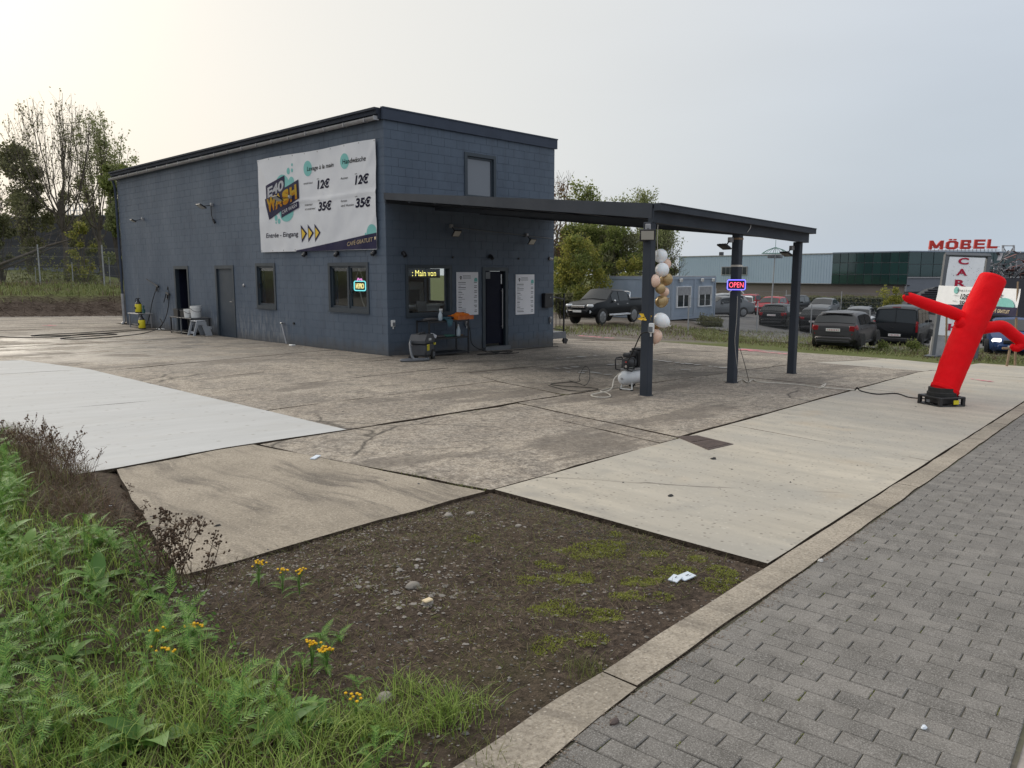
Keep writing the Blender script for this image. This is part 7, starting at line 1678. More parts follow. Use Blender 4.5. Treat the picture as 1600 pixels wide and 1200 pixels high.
# ------------------------------------------------------------------ trees
def make_tree(label, px, D, top_y, spread, trunk_r, leaf, nleaf, lsize, seed, depth=4, kids_=4, up=.55, lean=0, group=None, first=.25, bark='bark', name='tree', base_px=None, gap=.35, leafzone=(0, 1), twig=.010, leafside=0):
    rnd = random.Random(seed); p = at(px, 427, D); z = gz(p.x, p.y)-.15; H = (1.9+(427-top_y)*D/FOC)-z
    t = thing(name, label, 'tree', (p.x, p.y, z), 0, group); br = MB(); tips = []
    def grow(q, d, L_, r, lev):
        n = 5 if lev == 0 else (4 if lev < 3 else 3); pts = [q]; dirs = [d]; 
        for i in range(n):
            d = (d+V((rnd.gauss(0, .10), rnd.gauss(0, .10), rnd.gauss(0, .06)+up*.10*(lev > 0)))).normalized(); q = q+d*(L_/n); pts.append(q); dirs.append(d)
        r1 = max(twig, r*(.55 if lev < depth else .5)); br.tube(pts, max(r, twig), 6 if lev < 2 else (4 if lev < 4 else 3), False, r1=r1)
        if lev >= depth: tips.extend(pts[1:]); return
        if lev >= depth-1: tips.append(pts[-1])
        nk = kids_+(2 if lev == 0 else 0)
        for c in range(nk):
            f = (first if lev == 0 else .3)+(1-(first if lev == 0 else .3))*(c+rnd.random()*.6)/nk; f = min(f, 1); k = min(n, max(1, int(round(f*n)))); dd_ = dirs[k]; a = dd_.orthogonal().normalized(); a.rotate(Matrix.Rotation(rnd.random()*6.283, 3, dd_))
            ang = R(rnd.uniform(22, 48)) if lev else R(rnd.uniform(20, 55))*spread; nd = (dd_*math.cos(ang)+a*math.sin(ang)); nd.z += .12*up; grow(pts[k], nd.normalized(), L_*rnd.uniform(.5, .72)*(1 if lev else (1.05-.45*f)), max(twig, r*(1-.45*f)*.55), lev+1)
        if lev < depth: grow(pts[-1], dirs[-1], L_*.55, r1, lev+1)
    grow(V((0, 0, 0)), V((lean, 0, 1)).normalized(), 1, trunk_r, 0) if False else None
    L0 = H*.52; grow(V((0, 0, 0)), V((RGT.x*lean, RGT.y*lean, 1)).normalized(), L0, trunk_r, 0)
    zmax = max(v[2] for v in br.v); s = H/zmax
    br.v = [(v[0]*s, v[1]*s, v[2]*s) for v in br.v]; br.build('trunk', bark, t)
    if nleaf:
        m = MB(); tp = [q*s for q in tips]
        tp = [q for q in tp if leafzone[0] <= q.z/H <= leafzone[1] and noise.noise(q*.45+V((seed, 0, 0))) > gap-.5]
        if leafside: tp = [q for q in tp if q.dot(RGT)*leafside > -.4]
        for k in range(nleaf): q = rnd.choice(tp); leaf_quads(m, q+V((rnd.gauss(0, lsize), rnd.gauss(0, lsize), rnd.gauss(0, lsize))), lsize, rnd)
        m.build('crown', leaf, t)
    return t
def fan_tree(label, px, D, top_y, wpx, trunk_r, leaf, nleaf, lsize, seed, fork=.42, limbs=14, leafbias=0, group=None):
    rnd = random.Random(seed); p = at(px, 427, D); z = gz(p.x, p.y)-.15; H = (1.9+(427-top_y)*D/FOC)-z; W = wpx*D/FOC/2; t = thing('tree', label, 'tree', (p.x, p.y, z), 0, group); br = MB(); tips = []
    wob = lambda s: V((rnd.gauss(0, s), rnd.gauss(0, s), rnd.gauss(0, s)))
    tr = [V((0, 0, 0))]+[V((.06*math.sin(k*1.3+seed), .05*math.cos(k*1.7), H*fork*k/5)) for k in range(1, 6)]
    br.tube(tr, trunk_r, 8, False, r1=trunk_r*.62)
    def arc(a, b, r0, r1, n=6, out=.35, sides=4):
        h = b-a; pts = []
        for i in range(n+1):
            s = i/n; q = a+V((h.x*(s**(1-out)), h.y*(s**(1-out)), h.z*s**(1+out*.55))); pts.append(q+wob(.018*h.length**.5)*(0 < i < n)*1.0)
        br.tube(pts, r0, sides, False, r1=r1); return pts
    def dome(a, q): # a azimuth, q 0..1 outwards
        return V((math.cos(a)*W*q, math.sin(a)*W*q, H*(fork+.10+(.90-fork)*math.sqrt(max(0, 1-(q*.93)**2))*rnd.uniform(.88, 1.02))))
    for i in range(limbs):
        a = i*2.4+rnd.random()*.5; q = min(1, math.sqrt((i+.6)/limbs)); s = rnd.uniform(.62, 1.0); k = min(5, int(s*5)); base = tr[k]; end = dome(a, q); pts = arc(base, end, trunk_r*rnd.uniform(.24, .36), .010, 8, .30)
        for j in range(9):
            b = pts[rnd.randint(2, 7)]; e = dome(a+rnd.gauss(0, .55), min(1.05, max(0, q+rnd.gauss(0, .22)))); e = b+(e-b)*rnd.uniform(.45, .95); e.z = max(e.z, b.z+.25); p2 = arc(b, e, .018, .007, 5, .2, 3); tips += p2[2:]
            for g in range(6):
                c = p2[rnd.randint(1, 5)]; d = V((rnd.gauss(0, .30), rnd.gauss(0, .30), rnd.uniform(.3, 1.1))); f = c+d*rnd.uniform(.4, .9); br.tube([tuple(c), tuple(c+d*.25+wob(.03)), tuple(f)], .008, 3, False, r1=.006); tips += [f, (c+f)*.5]
    br.build('trunk', 'bark', t); m = MB()
    if leafbias: tips = [q for q in tips if q.dot(RGT)*leafbias > -.3+rnd.gauss(0, .5) and q.z < H*.93]
    for k in range(nleaf): q = rnd.choice(tips); leaf_quads(m, q+wob(lsize*.8), lsize, rnd)
    m.build('crown', leaf, t); return t
def make_bush(label, px, D, base_y, top_y, wpx, leaf, nleaf, lsize, seed, name='bush', cat='bush', group=None, clumps=26, leaf2=None, sink=0):
    rnd = random.Random(seed); p = at(px, 427, D); zt = 1.9+(427-top_y)*D/FOC; z = min(gz(p.x, p.y)-.1, 1.9+(427-base_y)*D/FOC); Hh = zt-z; rw = wpx*D/FOC/2
    t = thing(name, label, cat, (p.x, p.y, z), 0, group); st = MB(); m = MB(); m2 = MB()
    for k in range(clumps):
        a = rnd.random()*6.283; rr = rw*math.sqrt(rnd.random())*.85; h = Hh*(.12+.80*rnd.random()**.75); shr = math.sqrt(max(.08, 1-(h/Hh)**3)); c = V((math.cos(a)*rr*shr, math.sin(a)*rr*shr, h)); cr_ = rw*rnd.uniform(.18, .34)
        st.tube([(c.x*.15, c.y*.15, 0), (c.x*.6, c.y*.6, h*.5), tuple(c)], .03, 4, False, r1=.008)
        mm = m2 if leaf2 and rnd.random() < .35 else m
        for j in range(nleaf//clumps):
            d = V((rnd.gauss(0, 1), rnd.gauss(0, 1), rnd.gauss(0, 1))).normalized()*cr_*(rnd.random()**.4)*1.1; q = c+d
            if q.z > .02: leaf_quads(mm, q, lsize, rnd)
        for j in range(5):
            d = V((rnd.gauss(0, .7), rnd.gauss(0, .7), abs(rnd.gauss(0, 1)))).normalized()*cr_*1.7; st.tube([tuple(c), tuple(c+d)], .008, 3, False)
            for i in range(7): leaf_quads(mm, c+d*rnd.uniform(.4, 1)+V((rnd.gauss(0, .05), rnd.gauss(0, .05), rnd.gauss(0, .05))), lsize*.9, rnd)
    st.build('stems', 'bark', t); m.build('foliage', leaf, t)
    if m2.v: m2.build('foliage', leaf2, t)
    return t
fan_tree('tall nearly bare tree with fan of fine branches, behind the bank fence', 104, 50, 150, 165, .19, 'tree_leaf_dark', 1500, .14, 5, .44, 15)
fan_tree('second bare tree with sparse green leaves on its right, beside the building', 160, 53, 168, 120, .16, 'tree_leaf_pale', 5200, .15, 8, .36, 12, 1)
make_tree('tree with bare left boughs at the left edge of the picture', -12, 47, 225, .9, .14, 'tree_leaf_dark', 2600, .17, 12, depth=4, kids_=4, up=.5, first=.25, gap=.3)
make_bush('dark rounded evergreen tree left of the bare tree', 48, 57, 430, 222, 92, 'tree_leaf_dark', 10500, .20, 31, 'evergreen_tree', 'tree', clumps=30)
make_bush('dark evergreen crown low behind the two bare trees', 128, 58, 420, 250, 70, 'tree_leaf_dark', 2600, .2, 32, 'evergreen_tree', 'tree', clumps=14)
make_bush('leafy green tree right against the left end of the building', 190, 47, 440, 250, 62, 'tree_leaf_green', 9000, .17, 33, 'leafy_tree', 'tree', clumps=40, leaf2='tree_leaf_pale')
make_bush('blue-green dark shrub at the left edge behind the fence', 2, 46, 440, 300, 52, 'tree_leaf_dark', 4500, .16, 34, clumps=24)
make_bush('yellow-green low tree branch in front of the dark building', 130, 45.5, 400, 345, 46, 'tree_leaf_yellow', 900, .17, 35, clumps=12)
make_bush('tangled shrubs on the rise behind the bank fence', 95, 48, 455, 418, 150, 'olive_leaf', 2400, .14, 36, clumps=24)
rnd = random.Random(77); m = MB(); a, b, c, d = at(-30, 425, 44), at(30, 402, 44.2), at(75, 384, 44.5), at(118, 372, 45)
m.tube([a, b, c, d], [.10, .09, .07, .03], 7); m.tube([a+V((0, 0, -.25)), b+V((0, .2, -.3)), c+V((0, .3, -.25)), at(100, 380, 45)], [.07, .06, .045, .02], 6)
for k in range(16): q = b.lerp(d, rnd.random()); m.tube([q, q+V((rnd.gauss(0, .4), rnd.gauss(0, .4), rnd.uniform(.2, .8))), q+V((rnd.gauss(.3, .6), rnd.gauss(0, .5), rnd.uniform(.5, 1.4)))], .018, 4, False, r1=.007)
tag(m.build('fallen_trunk', 'bark'), 'slanting fallen trunk with twigs behind the bank fence on the left', 'trunk')
# right hand group behind the building
make_tree('dark green round-topped tree just right of the building roof', 905, 58, 288, 1.0, .16, 'tree_leaf_green', 24000, .19, 41, depth=4, kids_=5, up=.35, first=.2, gap=.22)
make_tree('pale thin-leaved tree above the canopy, right of the dark one', 990, 62, 295, 1.1, .15, 'tree_leaf_pale', 24000, .16, 42, depth=4, kids_=5, up=.4, first=.2, gap=.22)
make_tree('rust-leaved tree peeping out behind the right edge of the building', 852, 55, 268, .8, .12, 'tree_leaf_rust', 3600, .17, 43, depth=4, kids_=4, up=.4, gap=.25)
make_tree('twiggy half-bare tree between the canopy beam and the warehouse', 1048, 60, 322, 1.15, .10, 'tree_leaf_pale', 1300, .14, 44, depth=4, kids_=4, up=.3, first=.2, gap=.35)
make_bush('big yellow-green bush behind the black pickup', 905, 50, 495, 365, 98, 'tree_leaf_yellow', 16000, .155, 45, clumps=46, leaf2='tree_leaf_green')
make_bush('dark green bush mass between the yellow bush and the left post', 965, 55, 485, 350, 90, 'tree_leaf_green', 13000, .17, 46, clumps=40, leaf2='tree_leaf_dark')
make_bush('yellow-tipped bush reaching over the left cabin roof', 985, 52, 470, 402, 62, 'tree_leaf_yellow', 5200, .15, 47, clumps=20)
make_bush('olive shrub behind the balloons beside the warehouse end', 1045, 62, 470, 415, 48, 'olive_leaf', 3800, .18, 48, clumps=18)
make_bush('dark low shrub at the foot of the building behind the steps', 880, 47, 505, 455, 40, 'tree_leaf_dark', 3800, .15, 49, clumps=16)
make_bush('leggy yellowing shrub in front of the store wall behind the van', 1392, 55, 490, 448, 50, 'tree_leaf_yellow', 1700, .15, 50, clumps=14)
make_bush('green weeds clump at the fence between the hatchback and the van', 1392, 30.5, 553, 535, 26, 'tree_leaf_green', 1500, .07, 51, clumps=10)
make_bush('green weeds clump at the right fence post before the van', 1436, 30, 556, 536, 40, 'tree_leaf_green', 2200, .07, 52, clumps=12)
make_bush('dark weeds at the foot of the right cabin', 1112, 45, 512, 497, 46, 'tree_leaf_dark', 2200, .10, 53, clumps=14)
# ------------------------------------------------------------------ grass, weeds, stones
def blade(mb, p, h, w_, rnd, bend=.5, seg=3):
    a = rnd.random()*6.283; d = V((math.cos(a), math.sin(a), 0)); s = V((-d.y, d.x, 0))*w_; o = len(mb.v); b = bend*rnd.uniform(.3, 1.4)
    for i in range(seg):
        t_ = i/seg; q = p+d*(h*b*t_*t_)+V((0, 0, h*t_*(1-.3*b*t_))); k = 1-t_*.6; mb.v += [tuple(q-s*k), tuple(q+s*k)]
    q = p+d*(h*b)+V((0, 0, h*(1-.3*b))); mb.v.append(tuple(q))
    for i in range(seg-1): mb.f.append((o+2*i, o+2*i+1, o+2*i+3, o+2*i+2))
    mb.f.append((o+2*seg-2, o+2*seg-1, o+2*seg))
rnd = random.Random(5)
# verge between yard and fence
E1 = [G(*q) for q in ((868, 521), (881, 523), (997, 526), (1090, 531), (1151, 535), (1208, 540), (1262, 545), (1290, 547), (1380, 553), (1460, 561), (1530, 564), (1600, 567))]
E2 = [G(*q) for q in ((868, 512), (890, 512), (990, 506), (1075, 512), (1151, 518), (1208, 520), (1262, 524), (1290, 526), (1380, 536), (1460, 544), (1530, 548), (1600, 552))]
gr, dr_ = MB(), MB()
for k in range(26000):
    u = rnd.random()*(len(E1)-1); i = int(u); f = u-i; v = rnd.random(); p = E1[i].lerp(E1[i+1], f).lerp(E2[i].lerp(E2[i+1], f), v*1.05-.02); p.z = gz(p.x, p.y)-.04
    den = noise.noise((p.x*.6, p.y*.6, 2))
    if i < 3 and (v < .55 or rnd.random() < .5): 
        if rnd.random() < .75: continue
    if v < .12 and rnd.random() < .5: continue
    (dr_ if den < -.1 and rnd.random() < .5 else gr)
    blade(dr_ if (den < -.05 and rnd.random() < .45) or rnd.random() < .1 else gr, p, rnd.uniform(.08, .27)*(1+.8*max(0, den))*(.5 if v < .2 else 1), .016, rnd, 1.0, 2)
stuff(gr.build('verge_grass', 'verge_leaf')); stuff(dr_.build('dry_verge_grass', 'dry_leaf'))
gr, dr_ = MB(), MB()
for k in range(13000):
    x = rnd.uniform(-24, 14); y = rnd.uniform(25.4, 40); y = 25.4+(y-25.4)*rnd.random()**.5; p = V((x, y, gz(x, y)-.05)); den = noise.noise((x*.5, y*.5, 6))
    if y < 26.1+.5*den and rnd.random() < .8: continue
    blade(dr_ if (den < -.1 and rnd.random() < .6) or (y > 33 and rnd.random() < .6) else gr, p, rnd.uniform(.12, .4), .022, rnd, .6, 2)
stuff(gr.build('bank_grass', 'verge_leaf')); stuff(dr_.build('dry_bank_grass', 'dry_leaf'))
m = MB()
for k in range(2600):
    x = rnd.uniform(-24, 8); y = rnd.uniform(23.9, 25.9); p = V((x, y, gz(x, y)-.04)); q = rnd.random()
    d = V((rnd.gauss(0, 1), rnd.gauss(0, .4), rnd.gauss(0, .3))).normalized()*rnd.uniform(.15, .5); m.tube([p, p+d*.5+V((0, 0, .04)), p+d], .009, 3, False)
stuff(m.build('bank_roots', 'stem_brown'))
# foreground weeds on the verge
XB = [(-3.5, -8.72), (-6.1, -8.75), (-7.6, -8.9), (-8.6, -9.08), (-9.8, -9.3), (-10.45, -9.34), (-11.0, -9.46), (-11.5, -9.50), (-12.0, -9.42), (-12.45, -9.40), (-12.85, -9.5), (-13.2, -9.6)]
def xb(y):
    for (y0, x0), (y1, x1) in zip(XB, XB[1:]):
        if y1 <= y <= y0: f = (y-y0)/(y1-y0); return x0+(x1-x0)*f
    return -9.6 if y < -13 else -8.7
def vz(x, y): return max(patch_z(x, y) if (y < -10.3 and x > -11.8 and y > KI(x)) else -9, verge_z(x, y) if y > -10.5 else gz(x, y)-.02)
def browny(x, y): # 1 in the withered strip beside the ramp
    return sstep(-9.9, -9.0, y)*sstep(.56, .28, xb(y)-x+.22*noise.noise((x*3, y*3, 1)))
def sample(n, w_=1.7):
    for k in range(n):
        y = rnd.uniform(-12.95, -5.2); x = xb(y)-rnd.random()*w_+.05; yield x, y
gr, dr_, ol = MB(), MB(), MB()
for x, y in sample(52000):
    p = V((x, y, vz(x, y)-.01)); b = browny(x, y); den = noise.noise((x*2.2, y*2.2, 3)); edge = xb(y)-x
    if edge < .12 and rnd.random() < .7: continue
    tuft = noise.noise((x*4.5, y*4.5, 8))
    if b > .5:
        if rnd.random() < .45: continue
        blade(dr_ if rnd.random() < .75 else ol, p, rnd.uniform(.05, .20), .0022, rnd, .9)
    else:
        grassy = sstep(-11.2, -11.9, y)
        if rnd.random() > .35+.65*grassy+.3*tuft: continue
        blade(gr if rnd.random() < .86 else (dr_ if rnd.random() < .5 else ol), p, rnd.uniform(.05, .15)*(1+.9*max(0, tuft))*(1+.25*grassy)*(.6 if edge < .2 else 1), rnd.uniform(.0014, .0030), rnd, .75)
stuff(gr.build('weed_grass', 'grass_leaf')); stuff(dr_.build('withered_grass', 'dry_leaf')); stuff(ol.build('olive_grass', 'olive_leaf'))
# withered stems in the brown strip
wst = MB()
for k in range(2100):
    y = rnd.uniform(-10.4, -5.5); x = xb(y)-rnd.random()*.45+.03
    if rnd.random() > .15+browny(x, y): continue
    p = V((x, y, vz(x, y))); d = V((rnd.gauss(0, .5), rnd.gauss(0, .5), abs(rnd.gauss(.5, .4)))).normalized()*rnd.uniform(.05, .2); s_ = d.orthogonal().normalized()*.0016; q = p+d*.5+V((0, 0, .01))
    wst.add([p-s_, p+s_, q+s_, p+d, q-s_], [(0, 1, 2, 4), (2, 3, 4)])
    if rnd.random() < .5:
        for j in range(2): leaf_quads(wst, p+d*rnd.uniform(.4, 1), rnd.uniform(.008, .02), rnd)
stuff(wst.build('withered_stems', 'rust_leaf'))
# ground-cover leaves under the grass
m, md = MB(), MB()
for x, y in sample(9000):
    b = browny(x, y); p = V((x, y, vz(x, y)+rnd.random()*.05*(1-b)+.005)); leaf_quads(md if b > .4 or rnd.random() < .12 else m, p, rnd.uniform(.012, .034), rnd, .4)
stuff(m.build('ground_cover', 'broad_leaf')); stuff(md.build('leaf_litter', 'dry_leaf'))
# tansy: feathered leaves
def frond(mb, p, d, L_, rnd, droop=.5, n=13):
    d = d.normalized(); side = d.cross(V((0, 0, 1))); side = side.normalized() if side.length > .05 else V((1, 0, 0)); q = V(p); st = L_/n; pts = [V(q)]
    for i in range(n):
        d = (d+V((0, 0, -droop*.11))).normalized(); q = q+d*st; pts.append(V(q)); t_ = (i+1)/n; l = L_*.25*math.sin(math.pi*min(1, .18+.80*t_))*rnd.uniform(.85, 1.1); nn = side.cross(d).normalized()
        for s_ in (-1, 1):
            e = (side*s_*.86+d*.5+nn*.12).normalized()*l; wv = d*(st*.27); a = q
            # toothed leaflet: three lobes
            mb.add([a-wv*.5, a+e*.45-wv*1.1, a+e*.62, a+e+d*st*.15, a+e*.66+wv*1.0, a+e*.4+wv*1.0, a+wv*.5], [(0, 1, 2, 6), (2, 3, 4, 6), (4, 5, 6)])
    mb.add([q-side*st*.3, q+d*st*1.4, q+side*st*.3], [(0, 1, 2)])
    for a, b in zip(pts, pts[1:]): s_ = side*.0016; mb.add([a-s_, a+s_, b+s_, b-s_], [(0, 1, 2, 3)])
def tansy_mesh(seed, h, nf, fl):
    r2 = random.Random(seed); m = MB(); m.tube([(0, 0, -.03), (r2.gauss(0, .02), r2.gauss(0, .02), h*.5), (r2.gauss(0, .04), r2.gauss(0, .04), h)], .003, 4, True, r1=.0016)
    for k in range(nf):
        a = k*2.4+r2.random(); z = h*(.05+.9*k/nf); el_ = R(r2.uniform(15, 60)); frond(m, V((0, 0, z)), V((math.cos(a)*math.cos(el_), math.sin(a)*math.cos(el_), math.sin(el_))), fl*r2.uniform(.7, 1.15)*(1-.35*k/nf), r2, r2.uniform(.3, 1.2))
    me = m.mesh('tansy_plant'); me.materials.append(MATS['tansy_leaf']); return me
TM = [tansy_mesh(s, *q) for s, q in enumerate(((.16, 9, .15), (.22, 11, .16), (.12, 8, .13), (.27, 12, .15), (.08, 7, .17), (.19, 10, .12)))]
def place_tansy(x, y, k, sc, lb='feathery green tansy plant in the weedy verge at the lower left', grp='tansy plants in the weedy verge'):
    o = link('tansy_plant', TM[k]); o.location = (x, y, vz(x, y)-.01); o.rotation_euler = (rnd.gauss(0, .15), rnd.gauss(0, .15), rnd.random()*6.28); o.scale = (sc,)*3; tag(o, lb, 'plant', grp); return o
cnt = 0
for x, y in sample(1300, 1.5):
    if cnt >= 230: break
    b = browny(x, y); grassy = sstep(-11.3, -12.0, y)
    if b > .35 or xb(y)-x < .1 or rnd.random() < grassy*.75: continue
    place_tansy(x, y, rnd.randrange(6), rnd.uniform(.75, 1.25)); cnt += 1
# broad leaved weeds
def dock_mesh(seed, n, L_):
    r2 = random.Random(seed); m = MB()
    for k in range(n):
        a = k*2.4+r2.random(); el_ = R(r2.uniform(18, 65)); d = V((math.cos(a)*math.cos(el_), math.sin(a)*math.cos(el_), math.sin(el_))); s_ = V((-math.sin(a), math.cos(a), 0)); l = L_*r2.uniform(.7, 1.2); o = len(m.v); q = V((0, 0, 0)); up_ = s_.cross(d)
        for i in range(6):
            t_ = i/5; w_ = l*.19*math.sin(math.pi*(.08+.9*t_)**.8)*(1 if i < 5 else .1); m.v += [tuple(q-s_*w_+V((0, 0, .25*w_))), tuple(q), tuple(q+s_*w_+V((0, 0, .25*w_)))]; d = (d+V((0, 0, -.22))).normalized(); q = q+d*l/5
        for i in range(5):
            for j in (0, 1): m.f.append((o+3*i+j, o+3*i+j+1, o+3*i+j+4, o+3*i+j+3))
    me = m.mesh('broad_weed', 180); me.materials.append(MATS['broad_leaf']); return me
DM = [dock_mesh(s, n, l) for s, (n, l) in enumerate(((7, .16), (9, .12), (6, .2)))]
cnt = 0
for x, y in sample(700, 1.3):
    if cnt >= 30: break
    if browny(x, y) > .3 or xb(y)-x < .12: continue
    o = link('broad_leaved_weed', DM[cnt % 3]); o.location = (x, y, vz(x, y)); o.rotation_euler = (0, 0, rnd.random()*6.28); o.scale = (rnd.uniform(.7, 1.2),)*3; tag(o, 'broad-leaved dark green weed among the grass of the verge', 'plant', 'broad-leaved weeds in the verge'); cnt += 1
# withered stems with dark seed heads
def dry_mesh(seed, h, n, leafy):
    r2 = random.Random(seed); m = MB()
    for k in range(n):
        a = r2.random()*6.28; l = h*r2.uniform(.6, 1.1); e = V((math.cos(a)*l*.35, math.sin(a)*l*.35, l)); mid = e*.5+V((r2.gauss(0, .02), r2.gauss(0, .02), .03)); m.tube([(0, 0, -.02), tuple(mid), tuple(e)], .0028, 4, False, r1=.0014)
        for j in range(7):
            b = mid.lerp(e, r2.uniform(.1, 1)); d = V((r2.gauss(0, .6), r2.gauss(0, .6), r2.uniform(.3, 1))).normalized()*l*r2.uniform(.10, .25); m.tube([tuple(b), tuple(b+d)], .0012, 3, False)
            if leafy:
                for i in range(4): leaf_quads(m, b+d*r2.uniform(.4, 1.05), .022, r2)
            else:
                for i in range(4): c = b+d+V((r2.gauss(0, .012), r2.gauss(0, .012), r2.gauss(0, .005))); m.ball(c, .006, 5, 4)
    me = m.mesh('dry_weed'); me.materials.append(MATS['rust_leaf']); return me
WM = [dry_mesh(1, .42, 5, True), dry_mesh(2, .36, 4, True), dry_mesh(3, .34, 4, False), dry_mesh(4, .28, 3, False)]
def dryweed(px, py, k, sc, label, grp):
    p = G(px, py); o = link('dry_weed', WM[k]); o.location = (p.x, p.y, vz(p.x, p.y)-.01); o.rotation_euler = (rnd.gauss(0, .12), rnd.gauss(0, .12), rnd.random()*6.28); o.scale = (sc,)*3; tag(o, label, 'weed', grp)
for q in ((28, 735, 0, 1.0), (45, 742, 1, .95), (62, 745, 0, .95), (78, 748, 0, 1.0), (92, 752, 1, 1.0), (108, 752, 0, .75), (122, 758, 1, .8), (138, 760, 1, .7), (58, 730, 1, .8), (85, 765, 0, .8), (112, 775, 1, .7)): dryweed(*q, 'withered red-brown leafy weed standing out against the pale slab', 'red-brown weeds at the pale slab')
for q in ((222, 880, 2, .75), (245, 905, 2, 1.0), (262, 900, 2, .95), (280, 905, 2, 1.05), (298, 910, 3, 1.0), (318, 915, 2, .95), (255, 915, 3, 1.0), (232, 850, 3, .7), (205, 835, 3, .7), (195, 800, 3, .6), (288, 925, 3, .9)): dryweed(*q, 'dead tansy stem with dark seed heads beside the ramp slab', 'dead seed-head stems beside the ramp')
FM = MB(); 
def flower_plant(px, py, n, h, label, base_dy=34):
    p = G(px, py+base_dy); t = thing('flowering_tansy', label, 'flower', (p.x, p.y, vz(p.x, p.y)), 0, 'yellow flowering tansies'); tip = at(px, py, (p-CAM).dot(FWD))-V(t.location); st = MB(); m = MB()
    for k in range(n):
        c = tip+RGT*rnd.gauss(0, .016)+V((rnd.gauss(0, .01), rnd.gauss(0, .01), rnd.gauss(0, .006))); m.lathe([(.003, -.004), (.0062, -.001), (.006, .002), (.003, .004)], 8, c); st.tube([(0, 0, 0), tuple(tip*.6+V((rnd.gauss(0, .006), rnd.gauss(0, .006), 0))), tuple(c+V((0, 0, -.004)))], .0013, 3, False)
    r2 = random.Random(px)
    for k in range(4): a = r2.random()*6.28; frond(st, tip*r2.uniform(.15, .6), V((math.cos(a), math.sin(a), .5)), .09, r2, .7)
    st.build('stem', 'tansy_leaf', t); m.build('flower_head', 'flower_yellow', t)
for q in ((404, 879, 14, .1, 'yellow tansy flowers at the upper edge of the soil patch nearest the ramp'), (441, 890, 8, .08, 'small yellow tansy flowers just right of the ramp corner ones'), (468, 892, 10, .08, 'yellow tansy flowers on the stony part of the soil patch'), (487, 1006, 14, .1, 'left cluster of the yellow tansy pair in the middle of the soil edge'), (510, 1014, 18, .1, 'right, larger cluster of the yellow tansy pair at the soil edge'), (303, 978, 16, .12, 'yellow tansy cluster among the green weeds'), (243, 984, 6, .1, 'small yellow tansy head left in the green weeds'), (244, 1015, 4, .1, 'tiny yellow tansy head low in the green weeds'), (268, 1014, 5, .1, 'faded orange tansy head in the green weeds'), (556, 1087, 8, .08, 'lowest yellow tansy flowers beside the grass tuft')): flower_plant(*q)
for q in ((505, 1000, 4, .8), (530, 995, 4, .7), (470, 1040, 2, .8), (560, 1075, 2, .6)):
    p = G(q[0], q[1]); place_tansy(p.x, p.y, q[2], q[3], 'single feathery tansy plant out on the bare soil patch', 'lone tansies on the soil')
# soil patch: stones, clods, straw, moss
stn, lt, bl = MB(), MB(), MB()
def stone(mb, p, s): 
    o = len(mb.v); sc_ = (s*rnd.uniform(.7, 1.3), s*rnd.uniform(.7, 1.3), s*rnd.uniform(.4, .8)); a = rnd.random()*3
    pts = [(1, 0, 0), (.3, .9, .1), (-.8, .5, -.1), (-.8, -.6, .1), (.4, -.9, 0), (.1, .1, .9)]
    for q in pts: x, y = q[0]*sc_[0]*rnd.uniform(.8, 1.2), q[1]*sc_[1]*rnd.uniform(.8, 1.2); mb.v.append((p.x+x*math.cos(a)-y*math.sin(a), p.y+x*math.sin(a)+y*math.cos(a), p.z+q[2]*sc_[2]))
    mb.f += [(o+k, o+(k+1) % 5, o+5) for k in range(5)]
pm('gravel_dark', (.14, .135, .13), (.09, .085, .08), 8, .9); pm('gravel_brown', (.23, .18, .135), (.14, .105, .08), 8, .95)
c1, c2 = G(630, 915), G(480, 880); c3 = G(860, 815)
for k in range(15000):
    x = rnd.uniform(-9.6, -6.78); y = rnd.uniform(KI(x), -10.35); p = V((x, y, patch_z(x, y)+.002))
    n_ = noise.noise((x*1.7, y*1.7, 4)); g1 = math.exp(-((x-c1.x)**2+(y-c1.y)**2)/.12); g2 = math.exp(-((y+10.62)/.28)**2); g3 = math.exp(-((x+6.95)/.22)**2)*(y > -12)
    if rnd.random() > .34+.5*g1+.6*g2+.7*g3+.25*n_: continue
    s = rnd.choice((.003, .004, .005, .006, .008, .012 if rnd.random() < .3 else .006)); q = rnd.random()
    if g3 > .3 and q < .8: stone(bl, p, s*.75)
    else: stone(stn if q < .36+.3*g2+.3*g1 else (bl if q < .6 else lt), p, s*(1.55 if g1 > .3 and q < .4 else 1))
stuff(stn.build('gravel', 'stone_grey')); stuff(bl.build('dark_gravel', 'gravel_dark')); stuff(lt.build('soil_crumbs', 'gravel_brown'))
for i, (px, py, s, lb) in enumerate(((645, 915, .035, 'pale stone in the middle of the soil patch'), (668, 940, .03, 'pinkish stone near the centre of the soil patch'), (600, 1088, .035, 'grey stone beside the lowest yellow flowers'), (735, 800, .03, 'grey stone on the gravelly edge below the yard joint'), (700, 805, .03, 'grey stone left of the gravelly edge stone'), (810, 822, .022, 'small grey stone on the gravel near the apron'))):
    p = G(px, py); m = MB(); random.seed(i); m.ball((p.x, p.y, patch_z(p.x, p.y)+s*.25), s, 9, 6, (1.2, .9, .6), .15); tag(m.build('stone', 'stone_grey', None, 40), lb, 'stone')
p = G(668, 942); m = MB(); m.cbox((p.x, p.y, patch_z(p.x, p.y)+.03), (.05, .035, .012), .004); tag(m.build('leaf_scrap', 'print_cream'), 'pale yellowish leaf scrap near the centre of the soil patch', 'leaf')
m, mo, ol2 = MB(), MB(), MB()
